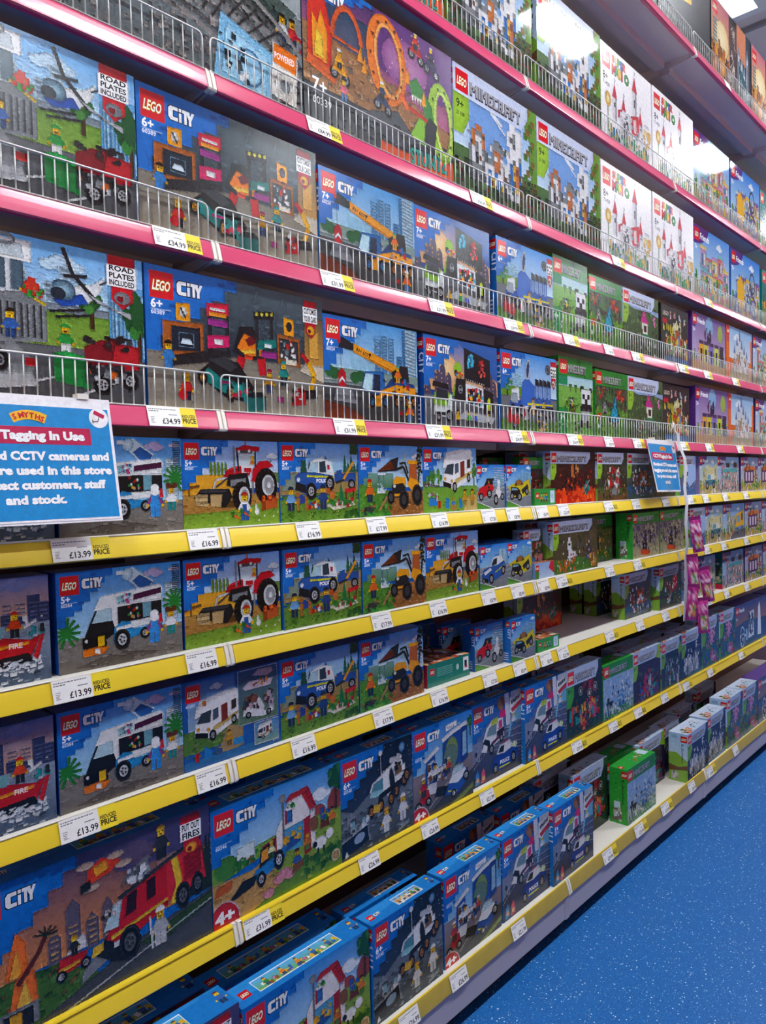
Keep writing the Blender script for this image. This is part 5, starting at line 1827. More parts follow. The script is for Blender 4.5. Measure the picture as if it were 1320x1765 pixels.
def friendly(sky, pal, bld, ground='a9b07a', purple='6a3a8a', brand='Friends', extra=None):
    def f(c):
        c.G(sky[0], sky[1], 0, 20)
        c.E(purple, 0, 100, c.A * .4, 26, 18)
        c.cloud(c.A * .7, 84, 26, 'e2ecf6')
        c.G(ground, 'b9a890', 0, 0, c.A, 24)
        for i in range(5):
            x = c.A * (.18 + .16 * i)
            h = c.rnd.uniform(34, 62)
            w = c.A * .15
            c.R(bld[i % len(bld)], x, 14, x + w, 14 + h)
            c.R(bld[(i + 1) % len(bld)], x - 1, 14 + h * .46, x + w + 1, 14 + h * .54)
            c.R(bld[(i + 2) % len(bld)], x - 1.5, 12 + h, x + w + 1.5, 17 + h)
            for k in range(2):
                c.R('6a8aa8', x + w * .2, 18 + h * .5 * k + 2, x + w * .45, 14 + h * .5 * k + h * .36)
                c.R('e8e4dc', x + w * .58, 18 + h * .5 * k + 2, x + w * .85, 14 + h * .5 * k + h * .36)
        c.confetti(c.A * .1, 4, c.A * .95, 30, pal, 90, 6, 1.6, 12)
        c.confetti(c.A * .15, 26, c.A * .95, 66, pal, 50, 4, 1.4, 10)
        for i in range(4):
            c.tree(c.A * (.06 + .29 * i), 10, 30, 12, '4f8a3c', '7aae50', 10)
        for i in range(4):
            c.fig(c.A * (.24 + .18 * i), 4, 16, c.rnd.choice(pal), c.rnd.choice(pal), '5a3420')
        if extra:
            extra(c)
        c.lego(3.5, 79, 17)
        c.T(brand, 23, 83, 9, 'ffffff', .02, shear=.2)
        c.T('7+', 4, 66, 7, 'ffffff', .02)
    return f

def ex_coaster(c):
    c.Ring('55606c', c.A * .72, 60, 14, 18, 3, 20)
    c.L('55606c', 3, c.A * .5, 20, c.A * .66, 60, c.A * .72, 40, c.A * .86, 30)
    c.R('e8b82c', c.A * .2, 20, c.A * .42, 50)
    c.P('e8b82c', c.A * .18, 50, c.A * .44, 50, c.A * .31, 64)
def ex_jeep(c):
    c.E('d8d0a0', c.A * .6, 50, c.A * .26, 22)
    c.P('e8e6da', c.A * .34, 30, c.A * .4, 52, c.A * .76, 54, c.A * .86, 32)
    c.P('6fb0c0', c.A * .4, 38, c.A * .44, 50, c.A * .6, 51, c.A * .6, 38)
    c.P('4a8a98', c.A * .32, 22, c.A * .32, 36, c.A * .86, 38, c.A * .86, 24)
    c.wheel(c.A * .4, 22, 10)
    c.wheel(c.A * .76, 24, 10)
def ex_bus(c):
    c.P('e8b42c', c.A * .56, 26, c.A * .6, 70, c.A * .96, 80, c.A * .96, 30)
    c.P('7ab0cc', c.A * .62, 46, c.A * .64, 64, c.A * .78, 66, c.A * .78, 48)
    c.P('4a5a68', c.A * .84, 50, c.A * .84, 70, c.A * .92, 72, c.A * .92, 52)
    c.P('6fa0c8', c.A * .56, 22, c.A * .58, 32, c.A * .96, 36, c.A * .96, 26)
    c.P('6a6c72', c.A * .3, 0, c.A * .5, 20, c.A, 28, c.A, 0)
    c.wheel(c.A * .66, 22, 8)
    c.wheel(c.A * .9, 26, 8)
def ex_ohouse(c):
    c.R('6a3a6c', c.A * .2, 24, c.A * .74, 66)
    c.P('e07a2c', c.A * .14, 60, c.A * .8, 64, c.A * .74, 74, c.A * .2, 72)
    for x in (.26, .42, .58):
        c.R('d8c8d8', c.A * x, 30, c.A * (x + .09), 56)
    c.confetti(c.A * .2, 60, c.A * .6, 84, ['6a3a2c', '8a4a34', '4a2c28'], 24, 6)
    c.confetti(c.A * .6, 4, c.A, 30, ['d8c83a', '3a8a3c', '7aae3c'], 50, 6)
def ex_cafe(c):
    c.R('c8a8a0', c.A * .3, 18, c.A * .9, 56)
    c.P('5fb0b0', c.A * .26, 56, c.A * .94, 58, c.A * .9, 68, c.A * .3, 66)
    c.R('4a3a3c', c.A * .4, 70, c.A * .56, 82)
    c.R('4a3a3c', c.A * .74, 70, c.A * .9, 84)
    c.confetti(c.A * .32, 20, c.A * .9, 56, ['7ac0c0', 'a86a5c', 'e8e4e0', '6a7a88'], 60, 6, 1.6, 0)
def ex_space(c):
    c.G('3a4a80', 'b8846a', 0, 34, c.A, 100)
    c.P('4a5a80', 0, 26, c.A, 30, c.A, 50, c.A * .6, 56, c.A * .3, 60, 0, 54)
    c.G('3f5a8a', '4a6a80', 0, 0, c.A, 34)
    c.P('e8eaee', c.A * .38, 16, c.A * .42, 76, c.A * .56, 78, c.A * .56, 18)
    c.confetti(c.A * .41, 26, c.A * .55, 72, ['3a4a6a', '8a94a8', '2c3a58'], 40, 6, 1.4, 0)
    c.P('f0f2f4', c.A * .68, 14, c.A * .7, 80, c.A * .74, 92, c.A * .77, 80, c.A * .8, 12)
    c.E('f4f4f6', c.A * .735, 50, c.A * .035, 34)
    c.Ring('e8eaee', c.A * .2, 26, c.A * .07, 24, 3, 20)
    c.confetti(c.A * .14, 10, c.A * .3, 44, ['8ab0d0', 'e8eaee', '3a5a8a'], 24, 6)
    c.R('9ac4e0', c.A * .3, 14, c.A * .36, 40)
def ex_club(c):
    c.G('7a5aa0', 'b8a4c8', c.A * .1, 40, c.A, 100)
    c.E('8fb4d8', c.A * .5, 80, c.A * .12, 20)
    c.confetti(c.A * .36, 50, c.A * .56, 78, ['4a2a5c', '2c1a3c', '7a3a6c'], 30, 7)
    c.E('a8b85a', c.A * .84, 76, 14, 16)
    for x, col in ((.2, 'e8b030'), (.34, 'd8c83a'), (.5, '8a7ac0'), (.66, 'c8d83a'), (.82, '3a3a40')):
        c.R(col, c.A * x, 16, c.A * (x + .12), 50)
        c.R('5a3a6a', c.A * x, 48, c.A * (x + .13), 54)
        c.R('3a2a44', c.A * (x + .03), 18, c.A * (x + .09), 40)
    c.G('c8a078', 'b88a64', 0, 0, c.A, 16)
def art_fairy(c):
    c.G('8fb8e0', 'd8e6ee', 0, 40)
    c.cloud(c.A * .4, 80, 40)
    for x, h in ((.3, 46), (.4, 66), (.5, 78), (.58, 60), (.68, 50), (.78, 40)):
        c.R('dcd8d4', c.A * x - 5, 14, c.A * x + 5, 14 + h * .8)
        c.P('7a8ab8', c.A * x - 6, 14 + h * .8, c.A * x + 6, 14 + h * .8, c.A * x, 22 + h)
        c.R('c8a868', c.A * x - 5, 14 + h * .5, c.A * x + 5, 17 + h * .5)
        c.R('6a7a98', c.A * x - 1.5, 20 + h * .3, c.A * x + 1.5, 30 + h * .3)
    c.confetti(c.A * .2, 12, c.A * .9, 44, ['e8e4e0', 'b8b4b8', 'c8a868', '8a94b0'], 60, 6, 1.6, 0)
    c.G('a9a07a', 'c8a890', 0, 0, c.A, 16)
    c.R('e8742c', 0, 0, c.A * .1, 80)
    c.R('e8742c', c.A * .94, 0, c.A, 84)
    c.R('d04a5c', 0, 70, c.A * .1, 100)
    c.lego(2, 82, 14)
def art_darktree(c):
    c.G('3a3434', '4c4644', 0, 0)
    c.confetti(0, 0, c.A, 100, ['443e3c', '332e2e', '554e4c'], 80, 8)
    c.R('c8283a', 6, 68, 26, 76)
    c.T('LEGO', 8, 82, 7, 'd8c8b8', .02)
    c.confetti(6, 56, 50, 66, ['e8d83a', 'd8c83a'], 14, 4, 2.4, 5)
    c.E('e8e0a0', 66, 66, 10, 8, cc='f4ecc0')
    c.confetti(50, 56, 90, 74, ['d8d4b0', 'c8c49a'], 24, 4, 2, 5)
    c.E('a85a34', 70, 38, 20, 24)
    c.E('7a9ac0', 76, 36, 8, 15)
    c.confetti(20, 14, 116, 52, ['c83a34', 'e0c030', '3a8a4a', 'd88a3c', 'e8e0d8', '6a9a3c', '7a5a3c'], 130, 6, 1.3, 20)
    for x, y in ((40, 84), (58, 88), (82, 82), (104, 78)):
        c.confetti(x - 4, y - 6, x + 4, y + 6, ['b8c4cc', 'd86a6a', 'e8e4e0'], 10, 4)
    c.R('3f6a9a', 10, 0, c.A - 6, 12)
def art_teal(c):
    c.G('14807a', '0f6a68', 0, 0)
    c.P('5a8a4a', 0, 0, c.A, 0, c.A, 40, 20, 50, 0, 40)
    c.confetti(0, 0, c.A, 46, ['7aa05a', 'b8a078', '4a7a5a', 'e0a040'], 60, 8)
    c.lego(4, 78, 18)
def art_black(c):
    c.G('2c2e32', '3a3d42', 0, 0)
    c.confetti(0, 0, c.A, 70, ['35383d', '26282c', '44484e'], 50, 10)
    c.P('e0b43a', c.A * .04, 34, c.A * .62, 52, c.A * .62, 100, c.A * .04, 100)
    c.P('c8d0d0', c.A * .04, 34, c.A * .3, 42, c.A * .3, 74, c.A * .04, 100)
    c.E('8a6a20', c.A * .5, 60, 4)
def art_panorama(c):
    A = c.A
    c.R('2c2e34', 0, 0, A, 100)
    c.G('c87a86', 'ecc486', 0, 22, A * .42, 100)
    c.E('f0d8a0', A * .24, 56, 26, 22, cc='f8ecc8')
    c.P('8a5a3c', 0, 0, A * .42, 0, A * .42, 40, A * .3, 30, A * .14, 44, 0, 34)
    c.confetti(2, 2, A * .41, 46, ['c87a2c', 'e0a03c', '6a4a30', '9a6a3c'], 70, 8, 1.6, 10)
    c.lego(4, 80, 15, 18)
    for i in range(6):
        c.R('7aa0a4', 6, 46 + i * 5, 20, 49 + i * 5)
    c.G('6a5652', '54423e', A * .42, 0, A * .62, 92)
    for i in range(24):
        x, y = c.rnd.uniform(A * .44, A * .57), c.rnd.uniform(6, 84)
        c.L('d8ccc4', 1.3, x, y, x + c.rnd.uniform(2, 7), y + c.rnd.uniform(2, 10), x + c.rnd.uniform(2, 8), y - c.rnd.uniform(0, 6))
    c.R('e0d8d0', A * .42, 0, A * .43, 60)
    c.G('3f5560', '2c3c46', A * .62, 0, A * .96, 100)
    c.P('d8906a', A * .62, 62, A * .86, 56, A * .86, 100, A * .62, 100)
    for x, h in ((.67, 62), (.75, 54), (.82, 44), (.90, 70)):
        c.R('c8d0d8', A * x - 4, 6, A * x + 4, h)
        c.P('8a9aa8', A * x - 5, h, A * x + 5, h, A * x, h + 14)
        c.R('3a4650', A * x - 1.6, 12, A * x + 1.6, h - 8)
    c.P('2f6a74', A * .66, 40, A * .88, 22, A * .88, 34, A * .66, 52)

# ------------------------------------------------------------------ the setting
BAY = 1.25
BAYS = [-1, 0, 1, 2, 3]                      # bay k runs from X = 1.25 k to 1.25 (k + 1)
BACK_Y = 0.44
LIP_H, LIP_D = 0.0413, 0.0122                # price rail: height, and how far its top leans back
# lip bottom height, lip bottom Y, colour
LEVELS = {'S0': (-0.2361, -0.112, 'yellow'), 'S1': (0.1424, 0, 'yellow'), 'S2': (0.5057, 0, 'yellow'), 'S3': (0.7628, 0, 'yellow'),
          'S4': (1.0180, 0, 'yellow'), 'P1': (1.2718, 0, 'pink'), 'P2': (1.6318, 0, 'pink'), 'P3': (1.9904, 0, 'pink'),
          'P4': (2.4518, 0, 'pink'), 'P5': (3.0150, -0.096, 'pink')}
DECK = {k: v[0] + LIP_H + 0.001 for k, v in LEVELS.items()}
DECK['S0'] = -0.226
LEVEL_TEXT = {'S0': 'yellow base shelf just above the floor', 'S1': 'second yellow shelf from the floor', 'S2': 'third yellow shelf from the floor',
              'S3': 'fourth yellow shelf from the floor', 'S4': 'topmost yellow shelf', 'P1': 'lowest pink shelf', 'P2': 'second pink shelf up',
              'P3': 'third pink shelf up', 'P4': 'fourth pink shelf up', 'P5': 'highest pink shelf under the ceiling'}
LEVEL_SHORT = {'S0': 'yellow base shelf', 'S1': 'second yellow shelf', 'S2': 'third yellow shelf', 'S3': 'fourth yellow shelf', 'S4': 'topmost yellow shelf',
               'P1': 'lowest pink shelf', 'P2': 'second pink shelf', 'P3': 'third pink shelf', 'P4': 'fourth pink shelf', 'P5': 'highest pink shelf'}
ORD = ['first', 'second', 'third', 'fourth', 'fifth', 'sixth', 'seventh', 'eighth', 'ninth', 'tenth', 'eleventh', 'twelfth', 'thirteenth', 'fourteenth', 'fifteenth', 'sixteenth']

M_white = mat('shelf_enamel', 'e9e4da', 0.38, noise=0.03, nscale=9)
M_under = mat('shelf_underside', 'eadbd8', 0.5, noise=0.04, nscale=7)  # shelf enamel tinted pinkish: warm bounced light is put into the colour
M_base = mat('dull_rail_plastic', 'b59e3e', 0.38, spec=0.5, noise=0.16, nscale=22)  # duller, mottled yellow for the base shelf rail
M_pink = mat('pink_rail_plastic', 'd6406c', 0.24, spec=0.7, noise=0.10, nscale=14)
M_yellow = mat('yellow_rail_plastic', 'f7d634', 0.30, spec=0.6, noise=0.05, nscale=12)
M_cap = mat('rail_cap_plastic', 'efe9dc', 0.4)
M_wire = mat('wire_zinc', 'cfcfcc', 0.35, metal=0.35)
M_kick = mat('kick_panel_enamel', 'b8b2bd', 0.42, noise=0.04, nscale=12)
M_dark = mat('plinth_shadow_gap', '16151a', 0.8)
M_back = mat('back_panel', '73544c', 0.6, noise=0.06, nscale=6)  # cream panel coloured brown: weak reddish bounced light is put into the colour
M_ceil = mat('ceiling_board', 'e2dcdc', 0.8, noise=0.03, nscale=3)
M_bar = mat('ceiling_bar', '8f8d93', 0.6)
M_alu = mat('lamp_trim', 'dfe9ee', 0.35)
M_lamp = mat('lamp_diffuser', 'ffffff', 0.5, emit='f6fbff', estr=LAMP_STRENGTH)
M_lamp_wide = mat('wide_lamp_diffuser', 'ffffff', 0.5, emit='f6fbff', estr=LAMP_STRENGTH * 0.08)

def floor_mat():
    m = bpy.data.materials.new('sparkle_vinyl')
    m.use_nodes = True
    nt = m.node_tree
    b = nt.nodes['Principled BSDF']
    tc = nt.nodes.new('ShaderNodeTexCoord')
    def noise(scale, detail):
        n = nt.nodes.new('ShaderNodeTexNoise')
        n.inputs['Scale'].default_value = scale
        n.inputs['Detail'].default_value = detail
        nt.links.new(tc.outputs['Object'], n.inputs['Vector'])
        return n
    n1 = noise(260, 3)
    r1 = nt.nodes.new('ShaderNodeValToRGB')
    r1.color_ramp.elements[0].position, r1.color_ramp.elements[0].color = 0.33, (*lin('0c4e98'), 1)
    r1.color_ramp.elements[1].position, r1.color_ramp.elements[1].color = 0.70, (*lin('2a7cc4'), 1)
    nt.links.new(n1.outputs[0], r1.inputs[0])
    last = r1.outputs[0]
    for scale, rad, keep, col in ((75, 0.16, 0.60, 'dfe9f0'), (150, 0.20, 0.62, 'a9cbe8'), (48, 0.09, 0.55, 'ffffff')):
        v = nt.nodes.new('ShaderNodeTexVoronoi')
        v.inputs['Scale'].default_value = scale
        nt.links.new(tc.outputs['Object'], v.inputs['Vector'])
        lt = nt.nodes.new('ShaderNodeMath')
        lt.operation = 'LESS_THAN'
        lt.inputs[1].default_value = rad
        nt.links.new(v.outputs['Distance'], lt.inputs[0])
        sp = nt.nodes.new('ShaderNodeSeparateColor')
        nt.links.new(v.outputs['Color'], sp.inputs[0])
        gt = nt.nodes.new('ShaderNodeMath')
        gt.operation = 'GREATER_THAN'
        gt.inputs[1].default_value = keep
        nt.links.new(sp.outputs[0], gt.inputs[0])
        mu = nt.nodes.new('ShaderNodeMath')
        mu.operation = 'MULTIPLY'
        nt.links.new(lt.outputs[0], mu.inputs[0])
        nt.links.new(gt.outputs[0], mu.inputs[1])
        mx = nt.nodes.new('ShaderNodeMix')
        mx.data_type = 'RGBA'
        nt.links.new(mu.outputs[0], mx.inputs[0])
        nt.links.new(last, mx.inputs[6])
        mx.inputs[7].default_value = (*lin(col), 1)
        last = mx.outputs[2]
    nt.links.new(last, b.inputs['Base Color'])
    b.inputs['Roughness'].default_value = 0.45
    b.inputs['Specular IOR Level'].default_value = 0.35
    n2 = noise(400, 2)
    bp = nt.nodes.new('ShaderNodeBump')
    bp.inputs['Strength'].default_value = 0.2
    bp.inputs['Distance'].default_value = 0.001
    nt.links.new(n2.outputs[0], bp.inputs['Height'])
    nt.links.new(bp.outputs[0], b.inputs['Normal'])
    return m

tag(mesh_obj('floor', MB().box(-7, -7, FLOOR_Z - 0.1, 15, 3, FLOOR_Z).mesh('floor', floor_mat())), kind='structure')
ceil = tag(mesh_obj('ceiling', MB().box(-7, -6.5, CEIL_Z + 0.06, 15, 3.2, CEIL_Z + 0.12).mesh('ceiling', M_ceil)), kind='structure')
for k in range(13):                           # bars between the ceiling boards run across the aisle
    x = -5.6 + 1.55 * k + 0.03
    mesh_obj('ceiling_bar', MB().box(x - 0.02, -6.5, CEIL_Z + 0.03, x + 0.02, 3.2, CEIL_Z + 0.062).mesh('ceiling_bar', M_bar), ceil)
wall = tag(mesh_obj('wall_back', MB().box(-1.3, BACK_Y, FLOOR_Z, 6.3, BACK_Y + 0.03, 3.22).mesh('wall_back', M_back)), kind='structure')

# the run of shelving across the aisle, behind the photographer; unseen, added to shade and tint the light
M_opp = mat('opposite_boxes', '8f6a6c', 0.5, noise=0.35, nscale=5)
opp = tag(mesh_obj('wall_opposite_unseen', MB().box(-6, -3.4, FLOOR_Z, 14, -2.95, 3.3).mesh('wall_opposite_unseen', M_opp)), kind='structure')
for i in range(8):
    mesh_obj('shelf_front', MB().box(-6, -2.95, .14 + .36 * i, 14, -2.90, .185 + .36 * i).mesh('shelf_front', M_pink if i > 3 else M_yellow), opp)

# ceiling lamps: a glowing panel in a pale frame
def lamp_meshes(w, d, lm):
    f = MB()
    for a in ((-w / 2 - .07, -d / 2 - .07, w / 2 + .07, -d / 2), (-w / 2 - .07, d / 2, w / 2 + .07, d / 2 + .07), (-w / 2 - .07, -d / 2, -w / 2, d / 2), (w / 2, -d / 2, w / 2 + .07, d / 2)):
        f.box(a[0], a[1], -0.03, a[2], a[3], 0.06)
    return f.mesh('lamp_frame', M_alu), MB().box(-w / 2, -d / 2, -0.012, w / 2, d / 2, 0.03).mesh('lamp_diffuser', lm)
_la, _lb = lamp_meshes(0.78, 0.20, M_lamp), lamp_meshes(1.2, 0.9, M_lamp_wide)
for i, (x, y) in enumerate(LAMPS):
    fr, di = _la if y < 0 else _lb
    e = empty('ceiling_lamp', (x, y, CEIL_Z))
    n = sum(1 for q in LAMPS[:i] if q[1] == y)
    where = {-1.46: 'slim white ceiling light over the near aisle', -4.45: 'slim white ceiling light over the next aisle'}.get(y, 'wide white ceiling light above the shelving')
    tag(e, '%s, %s from the left end' % (where, ORD[n]),
        'light', 'ceiling light panels')
    mesh_obj('frame', fr, e)
    mesh_obj('diffuser', di, e)

# ------------------------------------------------------------------ shelves
def rail_profile(z, y):
    p = [(LIP_D, LIP_H), (.0092, .034), (.0060, .024), (.0031, .0135), (.0007, .004), (0, 0), (.004, -.002), (.016, -.002), (.0175, .030), (.0175, LIP_H)]
    return [(y + a, z + b) for a, b in p]

for lv, (z, y, colr) in LEVELS.items():
    for k in BAYS:
        if lv == 'P5' and k < 1:
            continue
        x0, x1 = BAY * k, BAY * (k + 1)
        e = empty('display_shelf', (x0, y, z))
        pos = ('bay cut by the left edge of the picture', 'second bay from the left', 'third bay from the left', 'fourth bay from the left', 'far right bay')[BAYS.index(k)]
        tag(e, '%s, %s' % (LEVEL_TEXT[lv], pos), 'shelf', 'shelves of the long display')
        dz = DECK[lv] - z
        d = MB().box(0.002, LIP_D + .0055, dz - 0.004, BAY - 0.002, BACK_Y - y - 0.003, dz)
        d.box(0.002, LIP_D + .0055, dz - 0.028, BAY - 0.002, BACK_Y - y - 0.003, dz - 0.004, 1)
        if lv != 'S0':
            d.extrude_x([(LIP_D - .003, dz - .0012), (LIP_D - .002, dz), (LIP_D + .0055, dz), (LIP_D + .0055, dz - .004), (LIP_D - .002, dz - .0028)], 0.002, BAY - 0.002)
        if lv == 'S1':
            mesh_obj('rail_edge', MB().extrude_x([(LIP_D - .006, dz - .004), (LIP_D - .004, dz + .0005), (LIP_D + .0065, dz + .0005), (LIP_D + .0065, dz), (LIP_D - .002, dz), (LIP_D - .004, dz - .004)], 0.013, BAY - .012).mesh('rail_edge', M_yellow), e)
        mesh_obj('deck', d.mesh('deck', [M_white, M_under]), e)
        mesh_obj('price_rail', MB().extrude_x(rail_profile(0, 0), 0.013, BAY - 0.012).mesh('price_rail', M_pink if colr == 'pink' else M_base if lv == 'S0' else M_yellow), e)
        if lv == 'S0':
            mesh_obj('rail_edge', MB().extrude_x([(LIP_D - .0008, LIP_H - .004), (LIP_D + .0035, LIP_H - .004), (LIP_D + .0035, LIP_H + .0015), (LIP_D + .001, LIP_H + .0015)], 0.013, BAY - .012).mesh('rail_edge', M_yellow), e)
        cp = [(a - .0022, b) for a, b in rail_profile(0, 0)[:6]] + [(.0, -.004), (.019, -.004), (.019, LIP_H + .002), (LIP_D - .002, LIP_H + .002)]
        for cx in (0.0015, BAY - 0.0105):
            mesh_obj('rail_cap', MB().extrude_x(cp, cx, cx + 0.0045).extrude_x([(a + .0012, b) for a, b in cp], cx + .0045, cx + .009).mesh('rail_cap', M_cap), e)
        if lv != 'S0':
            for bx in (0.004, BAY - 0.008):
                D = BACK_Y - y - .004
                mesh_obj('bracket', MB().extrude_x([(.03, dz - .028), (D, dz - .028), (D, dz - .115), (D * .55, dz - .075), (.03, dz - .040)], bx, bx + 0.004).mesh('bracket', M_under), e)
            for sy in (0.13, 0.30):
                mesh_obj('stiffener', MB().extrude_x([(sy, dz - .028), (sy + .004, dz - .058), (sy + .05, dz - .058), (sy + .054, dz - .028)], 0.03, BAY - 0.03).mesh('stiffener', M_under), e)
        else:
            mesh_obj('kick_panel', MB().box(0.002, 0.006, -0.078, BAY - 0.002, 0.016, -0.003).box(BAY - .030, 0.003, -0.079, BAY - .003, 0.007, -0.006)
                     .box(BAY - .022, 0.0015, -0.045, BAY - .020, 0.0035, -0.02).box(BAY - .014, 0.0015, -0.045, BAY - .012, 0.0035, -0.02).mesh('kick_panel', M_kick), e)
            mesh_obj('plinth', MB().box(0.002, 0.05, FLOOR_Z - z, BAY - 0.002, 0.07, -0.03).mesh('plinth', M_dark), e)

# wire guards along the pink shelves: rounded frame, one upright every 23 mm
G_H = 0.078
def guard_frame():
    m = MB()
    r, x0, x1, c = 0.0022, 0.010, BAY - 0.010, 0.012
    pts = [(x0, 0, 0.0005), (x0, 0, G_H - c)] + [(x0 + c - c * math.cos(a), 0, G_H - c + c * math.sin(a)) for a in (.52, 1.05)]
    pts += [(x0 + c, 0, G_H), (x1 - c, 0, G_H)] + [(x1 - c + c * math.cos(a), 0, G_H - c + c * math.sin(a)) for a in (1.05, .52)] + [(x1, 0, G_H - c), (x1, 0, 0.0005)]
    return m.tube(pts, r, 6).mesh('guard_frame', M_wire, smooth=True)
_gf = guard_frame()
_gw = MB().tube([(0, 0, 0.0005), (0, 0, G_H)], 0.00145, 5).mesh('guard_wire', M_wire, smooth=True)
for lv in ('P1', 'P2', 'P3', 'P4', 'P5'):
    z, y, _c = LEVELS[lv]
    for k in BAYS:
        if lv == 'P5' and k < 1:
            continue
        e = empty('wire_guard', (BAY * k, y + LIP_D + 0.0025 + .004, DECK[lv]))
        tag(e, 'grey wire guard on the %s, %s bay from the left' % (LEVEL_SHORT[lv], ORD[BAYS.index(k)]), 'guard', 'wire guards on the pink shelves')
        mesh_obj('guard_frame', _gf, e)
        n = 53
        for i in range(1, n):
            mesh_obj('wire', _gw, e, (0.010 + (BAY - 0.020) * i / n, 0.0006, 0))

